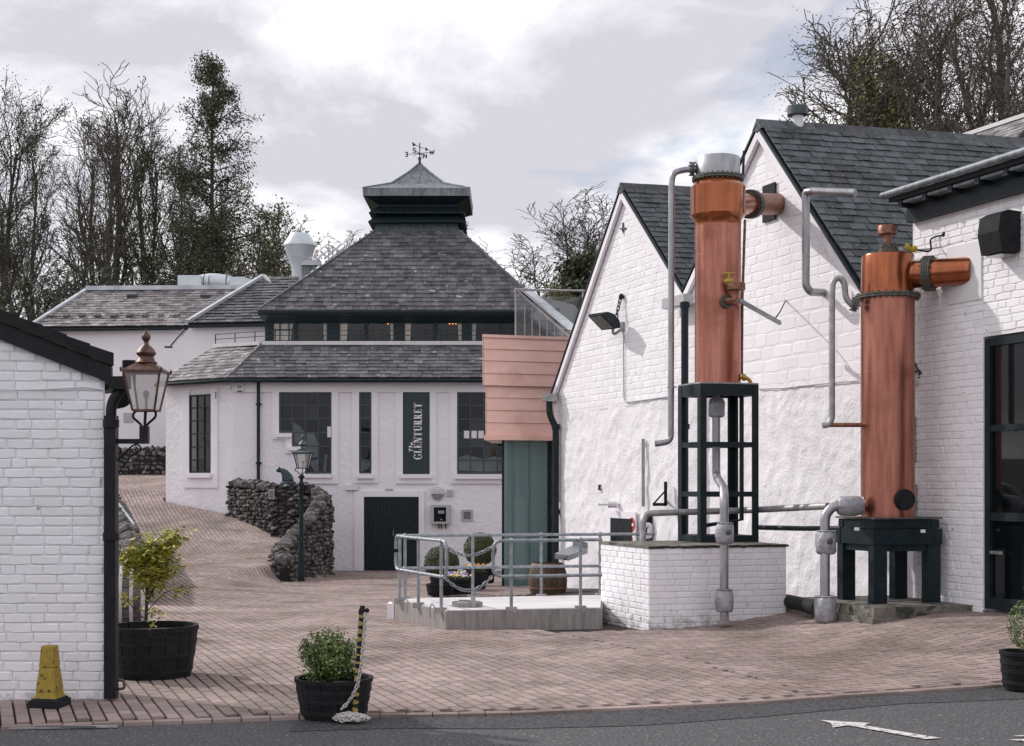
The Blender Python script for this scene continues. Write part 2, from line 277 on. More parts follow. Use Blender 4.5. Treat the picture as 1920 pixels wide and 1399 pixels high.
class MB:
    def __init__(s): s.v = []; s.f = []
    def add(s, vs, fs):
        k = len(s.v); s.v.extend(vs); s.f.extend([tuple(i + k for i in f) for f in fs]); return s
    def obox(s, o, a, b, c):
        o, a, b, c = V(o), V(a), V(b), V(c)
        if a.cross(b).dot(c) < 0: a, b = b, a
        return s.add([o, o + a, o + a + b, o + b, o + c, o + a + c, o + a + b + c, o + b + c],
                     [(0, 3, 2, 1), (4, 5, 6, 7), (0, 1, 5, 4), (1, 2, 6, 5), (2, 3, 7, 6), (3, 0, 4, 7)])
    def box(s, x0, x1, y0, y1, z0, z1): return s.obox((x0, y0, z0), (x1 - x0, 0, 0), (0, y1 - y0, 0), (0, 0, z1 - z0))
    def bar(s, p, q, w, h, up=(0, 0, 1)):
        p, q = V(p), V(q); d = (q - p).normalized(); up = V(up)
        if abs(d.dot(up)) > 0.98: up = V((0, 1, 0))
        x = d.cross(up).normalized(); u = x.cross(d).normalized()
        return s.obox(p - x * w / 2 - u * h / 2, q - p, x * w, u * h)
    def prism(s, pts, ext):
        pts = [V(p) for p in pts]; e = V(ext); n = len(pts)
        nn = V((0, 0, 0))
        for i in range(n): nn += pts[i].cross(pts[(i + 1) % n])
        if nn.dot(e) > 0: pts = pts[::-1]
        return s.add(pts + [p + e for p in pts], [tuple(range(n)), tuple(range(2 * n - 1, n - 1, -1))] + [(i, i + n, (i + 1) % n + n, (i + 1) % n) for i in range(n)])
    def quad(s, a, b, c, d): return s.add([V(a), V(b), V(c), V(d)], [(0, 1, 2, 3)])
    def poly(s, pts): return s.add([V(p) for p in pts], [tuple(range(len(pts)))])
    def tube(s, pts, r, n=10, caps=True, closed=False):
        pts = [V(p) for p in pts]; m = len(pts)
        if m < 2: return s
        rs = r if isinstance(r, (list, tuple)) else [r] * m
        k = len(s.v); prev = None
        for i, p in enumerate(pts):
            if closed: d = pts[(i + 1) % m] - pts[i - 1]
            else: d = pts[min(i + 1, m - 1)] - pts[max(i - 1, 0)]
            d = d.normalized() if d.length > 1e-9 else V((0, 0, 1))
            if prev is None:
                a = V((0, 0, 1)) if abs(d.z) < 0.9 else V((1, 0, 0))
                x = d.cross(a).normalized()
            else:
                x = (prev - d * prev.dot(d)); x = x.normalized() if x.length > 1e-6 else d.orthogonal().normalized()
            prev = x; y = d.cross(x)
            for j in range(n):
                t = 2 * math.pi * j / n; s.v.append(p + (x * math.cos(t) + y * math.sin(t)) * rs[i])
        for i in range(m if closed else m - 1):
            i2 = (i + 1) % m
            for j in range(n): s.f.append((k + i * n + j, k + i * n + (j + 1) % n, k + i2 * n + (j + 1) % n, k + i2 * n + j))
        if caps and not closed:
            s.f.append(tuple(k + j for j in range(n - 1, -1, -1))); s.f.append(tuple(k + (m - 1) * n + j for j in range(n)))
        return s
    def lathe(s, prof, c, n=24, axis=(0, 0, 1), caps=True):
        ax = V(axis).normalized(); x = V((1, 0, 0)) if abs(ax.x) < 0.9 else V((0, 0, 1))
        x = (x - ax * x.dot(ax)).normalized(); y = ax.cross(x); c = V(c); k = len(s.v); m = len(prof)
        for r, z in prof:
            for j in range(n):
                t = 2 * math.pi * j / n; s.v.append(c + ax * z + (x * math.cos(t) + y * math.sin(t)) * max(r, 1e-4))
        for i in range(m - 1):
            for j in range(n): s.f.append((k + i * n + j, k + i * n + (j + 1) % n, k + (i + 1) * n + (j + 1) % n, k + (i + 1) * n + j))
        if caps: s.f.append(tuple(k + j for j in range(n - 1, -1, -1))); s.f.append(tuple(k + (m - 1) * n + j for j in range(n)))
        return s
    def ball(s, c, rx, ry=None, rz=None, n=12, m=7):
        ry = ry or rx; rz = rz or rx; c = V(c); k = len(s.v)
        for i in range(m + 1):
            a = math.pi * i / m
            for j in range(n):
                t = 2 * math.pi * j / n
                s.v.append(c + V((rx * math.sin(a) * math.cos(t), ry * math.sin(a) * math.sin(t), -rz * math.cos(a))))
        for i in range(m):
            for j in range(n): s.f.append((k + i * n + j, k + i * n + (j + 1) % n, k + (i + 1) * n + (j + 1) % n, k + (i + 1) * n + j))
        return s
    def frus(s, c0, h0, z0, c1, h1, z1, caps=True):
        a = [V((c0[0] + i * h0, c0[1] + j * h0, z0)) for i, j in ((-1, -1), (1, -1), (1, 1), (-1, 1))]
        b = [V((c1[0] + i * h1, c1[1] + j * h1, z1)) for i, j in ((-1, -1), (1, -1), (1, 1), (-1, 1))]
        return s.add(a + b, [(0, 1, 5, 4), (1, 2, 6, 5), (2, 3, 7, 6), (3, 0, 4, 7)] + ([(3, 2, 1, 0), (4, 5, 6, 7)] if caps else []))
    def mesh(s, name, mat, smooth=False, origin=V((0, 0, 0)), ang=40):
        me = bpy.data.meshes.new(name); me.from_pydata([tuple(v - origin) for v in s.v], [], s.f)
        me.materials.append(MATS[mat] if isinstance(mat, str) else mat)
        if smooth:
            me.polygons.foreach_set('use_smooth', [True] * len(me.polygons)); me.set_sharp_from_angle(angle=math.radians(ang))
        me.update(); return me
    def build(s, name, mat, parent=None, smooth=False, loc=None, ang=40):
        L = V(loc) if loc is not None else wl(parent)
        o = link(name, s.mesh(name, mat, smooth, L, ang), parent, L); return o

def bend(pts, r=0.12, n=6):
    pts = [V(p) for p in pts]; out = [pts[0]]
    for i in range(1, len(pts) - 1):
        a, b, c = pts[i - 1], pts[i], pts[i + 1]
        d1 = (a - b); d2 = (c - b); k = min(r, d1.length * 0.49, d2.length * 0.49)
        p = b + d1.normalized() * k; q = b + d2.normalized() * k
        for j in range(n + 1):
            t = j / n; out.append(p * (1 - t) ** 2 + b * 2 * t * (1 - t) + q * t * t)
    out.append(pts[-1]); return out

def P(px, py, D): return V(((px - 960) / F * D, D, EYE + (905 - py) / F * D))
def X(px, D): return (px - 960) / F * D
def Z(py, D): return EYE + (905 - py) / F * D
def cl(x): return 0 if x < 0 else 1 if x > 1 else x
def sm(a, b, x): t = cl((x - a) / (b - a)); return t * t * (3 - 2 * t)
def tab(x, T):
    if x <= T[0][0]: return T[0][1]
    for (a, u), (b, v) in zip(T, T[1:]):
        if x <= b: return u + (v - u) * (x - a) / (b - a)
    return T[-1][1]
TR = [(14, 0), (19, -.10), (25, -.29), (30, -.42), (38, -.65), (52, -.4), (70, 2.0), (110, 5), (600, 9)]
TL = [(14, 0), (19, -.08), (27, -.10), (31, -.05), (33, .07), (35, .32), (38, .87), (41, 1.5), (46, 1.93), (55, 2.2), (70, 3), (110, 5), (600, 9)]
TX = [(14, -4.8), (26, -5.1), (30.5, -5.12), (32, -4.98), (33, -4.72), (34.2, -4.46), (36, -5.7), (38, -7.45), (39.6, -9.6), (60, -9.6)]
def ground(x, y):
    w = 2.4 - 2.25 * sm(24, 31, y)
    t = sm(-w, w, x - tab(y, TX))
    z = tab(y, TL) * (1 - t) + tab(y, TR) * t
    z += 0.29 * sm(6.2, 9.2, 0.965 * x + 0.26 * y) * sm(12.2, 15.5, y) * (1 - sm(22, 30, y))
    return z

# the yard's two building directions
WD = V((-0.352, 0.936, 0)); NW = V((-0.936, -0.352, 0)); RD = V((0.965, 0.26, 0)).normalized(); O0 = V((4.84, 17.0, 0))
def wp(u, z, off=0.0): return O0 + WD * u + NW * off + V((0, 0, z))
# ---------------------------------------------------------------- pieces: bricks, slates, stones
CAMP = V((0, 0, EYE))
UNIT = {}
def unit_bricks(kind, n=10, cham=0.14, jit=0.07):
    if kind in UNIT: return UNIT[kind]
    L = []; r = random.Random(5)
    for i in range(n):
        j = lambda: r.uniform(-jit, jit)
        base = [V((0, 0, 0)), V((1, 0, 0)), V((1, 0, 1)), V((0, 0, 1))]
        cx = cham * 0.45
        front = [V((cx + j() * .5, 1 + j() * 2, cham + j())), V((1 - cx + j() * .5, 1 + j() * 2, cham + j())), V((1 - cx + j() * .5, 1 + j() * 2, 1 - cham + j())), V((cx + j() * .5, 1 + j() * 2, 1 - cham + j()))]
        mid_b = [(front[0] + front[1]) / 2 + V((0, .12, -cham * .4 + j())), (front[2] + front[3]) / 2 + V((0, .12, cham * .4 + j()))]
        vs = base + front + mid_b
        fs = [(4, 8, 9, 7), (8, 5, 6, 9), (0, 1, 5, 8, 4), (1, 2, 6, 5), (2, 3, 7, 9, 6), (3, 0, 4, 7)]
        fs = [f[::-1] for f in fs]
        L.append((vs, fs))
    UNIT[kind] = L; return L
UM = {}
def unit_mesh(kind, i, mat, data):
    k = (kind, i, mat)
    if k not in UM:
        me = bpy.data.meshes.new(kind); me.from_pydata([tuple(v) for v in data[0]], [], data[1]); me.materials.append(MATS[mat]); me.update(); UM[k] = me
    return UM[k]

def place(name, parent, kind, units, mats, mat, limit=300, smooth=False):
    """matrices -> the nearest ones as objects of their own, the rest joined in one part"""
    mats = sorted(mats, key=lambda m: (m.translation - CAMP).length)
    for i, m in enumerate(mats[:limit]):
        k = RND.randrange(len(units)); me = unit_mesh(kind, k, mat, units[k])
        link(name, me, parent, mat4=m)
    if len(mats) > limit:
        b = MB()
        for m in mats[limit:]:
            vs, fs = units[RND.randrange(len(units))]; b.add([m @ v for v in vs], fs)
        o = b.build(name, mat, parent); o['kind'] = 'stuff'

def basis(o, x, y, z):
    return Matrix(((x.x, y.x, z.x, o.x), (x.y, y.y, z.y, o.y), (x.z, y.z, z.z, o.z), (0, 0, 0, 1)))

def brick_field(parent, o, ux, n, z0, z1, course, blen, spans, mat='white_brick', proud=0.009, joint=0.004, limit=300, name='brick', jl=0.12, sink=0.004, minw=0.03):
    ux = V(ux); n = V(n); up = V((0, 0, 1)); flip = ux.cross(n).z < 0
    units = unit_bricks('brick'); ms = []; z = z0; row = 0
    while z < z1 - course * 0.4:
        h = min(course, z1 - z) * (1 if jl < 0.3 else RND.uniform(0.9, 1.1))
        for (a, b) in spans(z + h / 2):
            u = a - (blen * 0.5 if row % 2 else 0)
            while u < b:
                w = blen * (1 + RND.uniform(-jl, jl)) * (0.5 if RND.random() < 0.10 else 1)
                ua, ub = max(u, a), min(u + w, b)
                if ub - ua > minw:
                    pr = proud * RND.uniform(0.75, 1.25); tilt = RND.uniform(-0.006, 0.006)
                    x = ux * (ub - ua - joint); oo = V(o) + ux * (ua + joint / 2) + up * (z + joint / 2) - n * sink
                    if flip: oo = oo + x; x = -x
                    zz = (up + ux * tilt).normalized() * (h - joint)
                    ms.append(basis(oo, x, n * (pr + sink), zz))
                u += w
        z += h; row += 1
    place(name, parent, 'brick', units, ms, mat, limit)

def unit_slates():
    if 'slate' in UNIT: return UNIT['slate']
    L = []; r = random.Random(3)
    for i in range(5):
        j = lambda a=.04: r.uniform(-a, a)
        vs = [V((0, j(.06), 0)), V((1, j(.06), 0)), V((1, 1, 0)), V((0, 1, 0)), V((0.01, j(.06), 1)), V((.99, j(.06), 1)), V((1, 1, 1)), V((0, 1, 1))]
        L.append((vs, [(4, 5, 6, 7), (0, 1, 5, 4), (1, 2, 6, 5), (3, 0, 4, 7)]))
    UNIT['slate'] = L; return L
def slate_field(roof, A, B, C, D, expo, width, mat, thick=0.011, limit=300, gap=0.006, jw=0.15):
    A, B, C, D = V(A), V(B), V(C), V(D)
    xd = (B - A).normalized(); upv = ((D - A) + (C - B)); up = (upv - xd * upv.dot(xd)).normalized(); nr = xd.cross(up)
    if nr.z < 0: nr = -nr
    H = (D - A).dot(up); n = max(1, round(H / expo)); ms = []
    flip = xd.cross(up).dot(nr) < 0
    for i in range(n):
        t = i / n; l = A + (D - A) * t; rr = B + (C - B) * t
        l2 = A + (D - A) * (i + 1) / n; r2 = B + (C - B) * (i + 1) / n
        a = min(l.dot(xd), l2.dot(xd)) * .5 + l.dot(xd) * .5; b = max(rr.dot(xd), r2.dot(xd)) * .5 + rr.dot(xd) * .5
        base = l - xd * l.dot(xd)
        u = a - (width * 0.5 if i % 2 else 0)
        while u < b:
            w = width * (1 + RND.uniform(-jw, jw)); ua, ub = max(u, a), min(u + w, b)
            if ub - ua > 0.03:
                tk = thick * RND.uniform(0.8, 1.5)
                ln = expo * 1.3
                yv = up * ln - nr * thick * 1.7
                oo = base + xd * (ua + gap / 2) + nr * (thick * 1.7 + 0.004) - up * RND.uniform(0, expo * .06)
                xv = (xd + up * RND.uniform(-.02, .02)).normalized() * (ub - ua - gap)
                if flip: oo = oo + xv; xv = -xv
                zv = yv.cross(xv).normalized() * tk
                if zv.dot(nr) < 0: zv = -zv
                ms.append(basis(oo, xv, yv, zv))
            u += w
    place('slate', roof, 'slate', unit_slates(), ms, mat, limit)

def unit_stones():
    if 'stone' in UNIT: return UNIT['stone']
    L = []; r = random.Random(8)
    for i in range(8):
        bm = bmesh.new(); bmesh.ops.create_icosphere(bm, subdivisions=1, radius=0.5)
        bm2 = bm
        for v in bm2.verts:
            v.co = v.co * r.uniform(0.86, 1.12)
            for k in range(3): v.co[k] = math.copysign(abs(v.co[k] * 2) ** 0.86 / 2, v.co[k])
        bm.verts.index_update()
        L.append(([v.co.copy() for v in bm.verts], [tuple(v.index for v in f.verts) for f in bm.faces])); bm.free()
    UNIT['stone'] = L; return L

def grid_wall(name, mat, parent, o, ux, n, u0, u1, z0, topf, cell, amp, scale, lowf=None):
    """a wall face with real relief, from z0 up to topf(u)"""
    nu = max(2, int((u1 - u0) / cell)); vs = []; fs = []; b = MB()
    zmax = max(topf(u0 + (u1 - u0) * i / 40) for i in range(41)); nz = max(2, int((zmax - z0) / cell))
    for i in range(nu + 1):
        u = u0 + (u1 - u0) * i / nu; tz = topf(u)
        for j in range(nz + 1):
            z = z0 + (tz - z0) * j / nz
            p = V(o) + V(ux) * u + V((0, 0, z)); k = p * scale
            a = noise.fractal(k, 0.9, 2.1, 4) * 0.6 + abs(noise.noise(k * 2.3 + V((3, 1, 7)))) * 0.7
            p = p + V(n) * (a * amp)
            vs.append(p)
    for i in range(nu):
        for j in range(nz):
            q = (i * (nz + 1) + j, (i + 1) * (nz + 1) + j, (i + 1) * (nz + 1) + j + 1, i * (nz + 1) + j + 1)
            fs.append(q)
    if V(ux).cross(V((0, 0, 1))).dot(V(n)) < 0: fs = [f[::-1] for f in fs]
    b.add(vs, fs); return b.build(name, mat, parent, smooth=True, ang=70)

# ---------------------------------------------------------------- ground, road, paving
def sheet(xs, ys, zf):
    b = MB(); nx = len(xs)
    b.add([V((x, y, zf(x, y))) for y in ys for x in xs], [(j * nx + i, j * nx + i + 1, (j + 1) * nx + i + 1, (j + 1) * nx + i) for j in range(len(ys) - 1) for i in range(nx - 1)])
    return b
fr = lambda a, b, n: [a + (b - a) * i / n for i in range(n + 1)]
EDGE = [(-30, 9.6), (-3.55, 9.86), (-1.54, 10.3), (0, 10.47), (1.81, 10.98), (4.11, 11.93), (8, 13.9), (30, 25)]
xs = [-600, -200, -80, -40] + fr(-25, 25, 50) + [40, 80, 200, 600]
o = sheet(xs, [-60, -20, 0, 6] + fr(8, 60, 52) + [70, 90, 110, 160, 300, 900], lambda x, y: ground(x, y) - (0.12 if abs(x) > 13 or y < 9 else 0.7) if y < 60 else ground(x, y)).build('ground', 'earth', smooth=True)
prop(o, kind='structure')
rb = MB(); k = 0
ex = [-30, -8, -3.55, -2.5, -1.54, -.8, 0, .9, 1.81, 3, 4.11, 6, 8, 30]
rv = [V((x, -40, -0.02)) for x in ex] + [V((x, tab(x, EDGE), -0.02)) for x in ex]
rb.add(rv, [(i, i + 1, len(ex) + i + 1, len(ex) + i) for i in range(len(ex) - 1)])
prop(rb.build('road', 'asphalt'), kind='structure')
# resurfaced strip beside the paving
pb = MB()
for a, b_, in zip(ex[3:-1], ex[4:]):
    f = lambda x: tab(x, EDGE) - 0.004
    w = lambda x: 0.55 + 0.12 * math.sin(x * 1.7)
    if a >= -1.6: pb.quad((a, f(a) - w(a), -0.016), (b_, f(b_) - w(b_), -0.016), (b_, f(b_), -0.016), (a, f(a), -0.016))
prop(pb.build('road_patch', 'asphalt_patch'), kind='structure')
# paved yard: joint bed following the falls, and every paver on it
ys = [9.0] + fr(9.6, 60, 126)
bxs = fr(-14, 12, 104)
bed = MB(); nb = len(bxs)
bv = []
for y in ys:
    for x in bxs: bv.append(V((x, max(y, tab(x, EDGE)), ground(x, max(y, tab(x, EDGE))) - 0.024)))
bed.add(bv, [(j * nb + i, j * nb + i + 1, (j + 1) * nb + i + 1, (j + 1) * nb + i) for j in range(len(ys) - 1) for i in range(nb - 1)])
yard = bed.build('paved_yard', 'joint_sand'); prop(yard, kind='structure')

def in_view(p, m=0.03):
    if p.y < 7: return False
    return abs(p.x / p.y) < 0.36 + m
pv_items = []
def add_paver(c, xd, yd, L, Wd_):
    if c.y < tab(c.x, EDGE) + 0.165 or c.y > 47 or not in_view(c): return
    if c.y > 24 and c.x > 0.6: return
    if c.y > 37.9 and c.x > max(-9.6, -7.45 - (c.y - 38) * 1.333) + .05: return
    pv_items.append((c, xd, yd, L, Wd_))
wx = V((-WD.x, -WD.y, 0)); ry = V((-wx.y, wx.x, 0))        # along the rows, across the rows
SPL = 4.9
def rowcoord(c): return c.dot(V((0.965, 0.26, 0)))
PL, PW = 0.205, 0.1025
for j in range(-150, 330):
    for i in range(-260, 40):
        # stretcher rows on the left, herringbone on the right
        c = wx * ((i + (0.5 if j % 2 else 0)) * PL) + ry * (j * PW)
        if not (8 < c.y < 48) or abs(c.x) > 0.4 * c.y: continue
        if rowcoord(c) + 0.35 * math.sin(c.y * 0.4) < SPL or c.y > 25: add_paver(c, wx, ry, PL - .009, PW - .015)
a = PW
for j in range(-120, 240):
    for i in range(-150, 60):
        if (i - j) % 4 == 0:
            for hor in (1, 0):
                cc = ((i + 1.0) * a, (j + .5) * a) if hor else ((i + .5 + (0)) * a, (j + 2.0) * a)
                if not hor: cc = ((i + 0.5) * a, (j + 2.0) * a)
                c = wx * cc[0] + ry * cc[1]
                if not (8 < c.y < 25) or abs(c.x) > 0.4 * c.y: continue
                if rowcoord(c) + 0.35 * math.sin(c.y * 0.4) >= SPL:
                    if hor: add_paver(c, wx, ry, PL - .009, PW - .015)
                    else: add_paver(c, ry, wx, PL - .009, PW - .015)
def paver_geo(c, xd, yd, L, w, rel=None):
    vs = []; lift = RND.uniform(-.0015, .0025); tx = RND.uniform(-.006, .006); ty = RND.uniform(-.010, .010)
    for k, (s, ch) in enumerate(((1, 0), (1, 1))):
        for i, j in ((-1, -1), (1, -1), (1, 1), (-1, 1)):
            cx = i * (L / 2 - (0.002 if ch else 0)); cy = j * (w / 2 - (0.002 if ch else 0))
            p = c + xd * cx + yd * cy
            p.z = ground(p.x, p.y) - 0.030 if not ch else ground(p.x, p.y) + 0.003 + lift + tx * cx + ty * cy
            vs.append(p)
    return vs, [(4, 5, 6, 7), (0, 1, 5, 4), (1, 2, 6, 5), (2, 3, 7, 6), (3, 0, 4, 7)]
pu = []
for v in range(4):
    q = random.Random(v); j = lambda: q.uniform(-.004, .004)
    vs = [V((-.5, -.5, -1)), V((.5, -.5, -1)), V((.5, .5, -1)), V((-.5, .5, -1)), V((-.49 + j(), -.48 + j(), 0)), V((.49 + j(), -.48 + j(), 0)), V((.49 + j(), .48 + j(), 0)), V((-.49 + j(), .48 + j(), 0))]
    pu.append((vs, [(4, 5, 6, 7), (0, 1, 5, 4), (1, 2, 6, 5), (2, 3, 7, 6), (3, 0, 4, 7)]))
# straight edge course against the asphalt
ep = [V((x, y, 0)) for x, y in EDGE[1:7]]
for A_, B_ in zip(ep, ep[1:]):
    d_ = (B_ - A_).normalized(); n_ = V((-d_.y, d_.x, 0)); L_ = (B_ - A_).length; k_ = max(1, round(L_ / .205))
    for i in range(k_):
        if in_view(A_ + d_ * (L_ * (i + .5) / k_)): pv_items.append((A_ + d_ * (L_ * (i + .5) / k_) + n_ * .055, d_, n_, L_ / k_ - .008, .098))
pv_items.sort(key=lambda t: t[0].y)
near = [t for t in pv_items][:300]; rest = pv_items[300:]
for (c, xd, yd, L, w) in near:
    p = c.copy(); p.z = ground(c.x, c.y) + 0.003 + RND.uniform(-.0015, .0025)
    zx = V((RND.uniform(-.01, .01), RND.uniform(-.012, .012), 1))
    link('paver', unit_mesh('paver', RND.randrange(4), 'paver', pu[RND.randrange(4)]), yard, mat4=basis(p, xd * L, yd * w, zx * 0.032))
pb = MB()
for it in rest: pb.add(*paver_geo(*it))
o = pb.build('paver', 'paver', yard); o['kind'] = 'stuff'
print('pavers', len(pv_items))

# concrete bollard base, drain channel and the painted arrow
t = thing('drain_channel', 'perforated steel drain strip along the paving edge near the yellow cone', 'drain', (X(120, 9.95), 9.93, -0.01))
b = MB(); b.bar((X(20, 9.93), 9.90, -.008), (X(222, 9.98), 9.97, -.008), 0.055, 0.012); b.build('grating', 'steel_dull', t)
b = MB()
for i in range(18):
    x = X(70 + i * 6.4, 9.94); b.box(x - .008, x + .008, 9.905, 9.935, -.004, -0.0005)
b.build('slot', 'dark_inside', t)
ab_ = MB()
def rp(px, py): D = 1.72 * F / (py - 905); return V((X(px, D), D, -0.012))
ab_.poly([rp(1537, 1352), rp(1632, 1358), rp(1620, 1362), rp(1764, 1386), rp(1735, 1388), rp(1590, 1362), rp(1562, 1366), rp(1558, 1358)])
t = ab_.build('road_arrow', 'road_paint'); prop(t, 'worn white arrow painted on the asphalt pointing left', 'road marking')
ab_ = MB(); ab_.poly([rp(1898, 1382), rp(1960, 1378), rp(1960, 1385)]); ab_.poly([rp(1890, 1389), rp(1960, 1387), rp(1960, 1396)])
t = ab_.build('road_arrow', 'road_paint'); prop(t, 'tip of a white road marking cut off beside the corner planter tub', 'road marking')
# ================================================================ STILL HOUSE: twin gables and the brick extension on the right
UP = V((0, 0, 1))
PEAK2, VAL, PEAK1, LEFT = 3.57, 5.90, 8.18, 11.4
ZP = 6.70
def gable2(u): return ZP - (1.05 * (PEAK2 - u) if u < PEAK2 else 0.90 * (u - PEAK2))
def gable1(u): return ZP - (0.90 * (PEAK1 - u) if u < PEAK1 else 1.065 * (u - PEAK1))
HARL = 3.07
def gable_spans(fn, ua, ub, peak, doors=()):
    def f(z):
        us = [ua + (ub - ua) * i / 300 for i in range(301)]
        ok = [u for u in us if fn(u) > z + 0.12]
        if not ok: return []
        return [(min(ok), max(ok))]
    return f
def gabled(ua, ub, fn, peak, label, far, zl, zr):
    t = thing('gabled_building', label, 'building', wp(peak, ground(wp(peak, 0).x, wp(peak, 0).y)), 'white gabled still houses')
    b = MB(); pts = [wp(ua, -1.2), wp(ua, fn(ua)), wp(peak, fn(peak)), wp(ub, fn(ub)), wp(ub, -1.2)]
    b.prism([p + RD * 0.006 for p in pts], RD * far)
    body = b.build('wall', 'white_paint', t)
    face = grid_wall('render_coat', 'harl', body, O0, WD, NW, ua, ub, -1.2, lambda u: min(HARL + 0.04 * math.sin(u * 3) + .02 * math.sin(u * 11), fn(u)), 0.045, 0.034, 2.3)
    b = MB(); n = 24      # painted joints behind the bricks of the upper gable
    up_ = [wp(u, fn(u) - 0.02, 0.002) for u in [ua + (ub - ua) * i / n for i in range(n + 1)] if fn(u) > HARL]
    us = [ua + (ub - ua) * i / n for i in range(n + 1) if fn(ua + (ub - ua) * i / n) > HARL]
    b.poly([wp(us[0], HARL - .05, .002), *up_, wp(us[-1], HARL - .05, .002)][::-1]); b.build('gable_joints', 'white_paint', body)
    sp = gable_spans(fn, ua, ub, peak)
    if peak == PEAK2:
        brick_field(body, O0, WD, NW, HARL, 4.35, 0.20, 0.44, sp, proud=0.005, joint=.003, jl=0.35, limit=90)
        brick_field(body, O0, WD, NW, 4.35, 6.4, 0.125, 0.30, sp, proud=0.0055, joint=.003, jl=0.35, limit=200)
    else:
        brick_field(body, O0, WD, NW, HARL, 6.45, 0.115, 0.27, sp, proud=0.006, joint=.003, jl=0.3, limit=290)
    # roof: two slopes, thickness, slates on the slope that faces the yard's right
    th = 0.10
    b = MB()
    for s0, s1 in ((peak, ua), (peak, ub)):
        p0, p1 = wp(s0, fn(s0), 0.03), wp(s1, fn(s1), 0.03)
        nn = (p1 - p0).normalized().cross(RD).normalized(); nn = nn if nn.z > 0 else -nn
        b.prism([p0, p1, p1 + nn * th, p0 + UP * th * 1.35], RD * (far + 0.03))
    roof = b.build('roof', 'slate_joint', t)
    A = wp(ua, fn(ua), 0.05) ; D_ = wp(peak, fn(peak), 0.05)
    nn = (D_ - A).normalized().cross(RD).normalized(); nn = nn if nn.z > 0 else -nn
    A = A + nn * (th + .004); D_ = D_ + nn * (th + .004)
    sf = far if peak == PEAK2 else 3.6
    slate_field(roof, A, A + RD * sf, D_ + RD * sf, D_, 0.150, 0.235, 'slate_dark')
    # verge mortar and ridge
    b = MB()
    for s1 in (ua, ub):
        b.bar(wp(peak, fn(peak) - .02, 0.055), wp(s1, fn(s1) - .02, 0.055), 0.06, 0.10, UP)
    b.build('verge', 'render_smooth', t)
    b = MB()
    for s1 in (ua, ub): b.bar(wp(peak, fn(peak) + .11, 0.075), wp(s1, fn(s1) + .11, 0.075), 0.05, 0.035, UP)
    b.build('verge_edge', 'dark_paint', t)
    b = MB(); r0 = wp(peak, fn(peak) + 0.13, 0.10)
    L = 0.45; nseg = int(far / L)
    for i in range(nseg):
        p = r0 + RD * (i * L); q = p + RD * (L - 0.01)
        b.prism([p + WD * .13 - UP * .09, p + UP * (.065 + RND.uniform(0, .008)), p - WD * .13 - UP * .09, p - UP * .12], q - p)
    b.build('ridge_tiles', 'slate_dark' if peak != PEAK2 else 'slate_dark', roof)
    return t
g2 = gabled(-0.05, VAL - .001, gable2, PEAK2, 'tall white gable with round vent and copper neck entering it, under dark slates', 9.5, 0, 0)
g1 = gabled(VAL + .001, LEFT, gable1, PEAK1, 'white gable carrying the floodlight beside the copper clad bay', 7.0, 0, 0)
# vent on the ridge
p = wp(PEAK2, ZP, 0) + RD * 0.55
b = MB(); b.lathe([(.085, .1), (.085, .30)], p, 16); vo = b.build('roof_vent', 'plastic_white', g2, True)
b = MB(); b.lathe([(.13, .28), (.15, .29), (.15, .41), (.13, .42)], p, 16); b.build('vent_cowl', 'lead_dark', vo, True)
# hole the copper neck goes through
hc = wp(3.34, 5.66, 0.02)
b = MB(); b.obox(hc - WD * .17 - UP * .26, WD * .34, UP * .52, NW * .02); b.build('wall_opening', 'dark_inside', g2)
b = MB(); b.obox(wp(VAL + .35, gable2(VAL) - .13, .10), -WD * .75, NW * .16, UP * .16); hop = b.build('valley_outlet', 'plastic_grey', g1)
# door of gable one
du, dD = 9.95, 0
def wu(px):  # position along the wall plane for an image column
    t = (px - 960) / F; return (4.84 - 17 * t) / (0.352 + 0.936 * t)
u0, u1 = wu(1192), wu(1152); zt = 1.7 - .62
b = MB(); b.obox(wp(u0 - .12, -1.2, .035), WD * (u1 - u0 + .30), UP * (zt + 1.2 + .12), NW * .03); dr = b.build('door', 'render_smooth', g1)
b = MB(); b.obox(wp(u0, -1.1, .060), WD * (u1 - u0), UP * (zt + 1.1), NW * .02); b.build('door_frame', 'dark_paint', dr)
b = MB()
for f0, f1 in ((.07, .30), (.37, .60), (.67, .93)):
    b.obox(wp(u0 + (u1 - u0) * f0, -.9, .078), WD * (u1 - u0) * (f1 - f0), UP * (zt + .8), NW * .004)
b.build('pane', 'glass_dark', dr)

# gutters and downpipes
t = thing('downpipe', 'black downpipe with grey hopper at the corner beside the copper bay', 'downpipe', P(1040, 1118, 27.4))
b = MB(); D = 27.35; c = P(1031, 746, D); b.obox(c - V((.14, .08, .07)), V((.28, 0, 0)), V((0, .16, 0)), V((0, 0, .15))); b.build('hopper', 'steel_dull', t)
b = MB(); b.tube(bend([P(1030, 753, D), P(1030, 778, D), P(1042, 800, D), P(1042, 1130, D)], .15), .062, 12); b.build('pipe', 'dark_paint', t, True)
b = MB()
for y in (800, 960): b = MB(); b.lathe([(.078, -.05), (.078, .05)], P(1042, y, D), 12); b.build('socket', 'dark_paint', t, True)
t = thing('downpipe', 'dark green downpipe running down between the two gables behind the steel frame', 'downpipe', P(1284, 1005, 22.2))
b = MB(); b.tube([P(1284, 566, 22.1), P(1284, 1008, 22.1)], .058, 12); b.build('pipe', 'dark_paint', t, True)
for y in (572, 800): b = MB(); b.lathe([(.078, -.04), (.078, .04)], P(1284, y, 22.1), 12); b.build('socket', 'dark_paint', t, True)

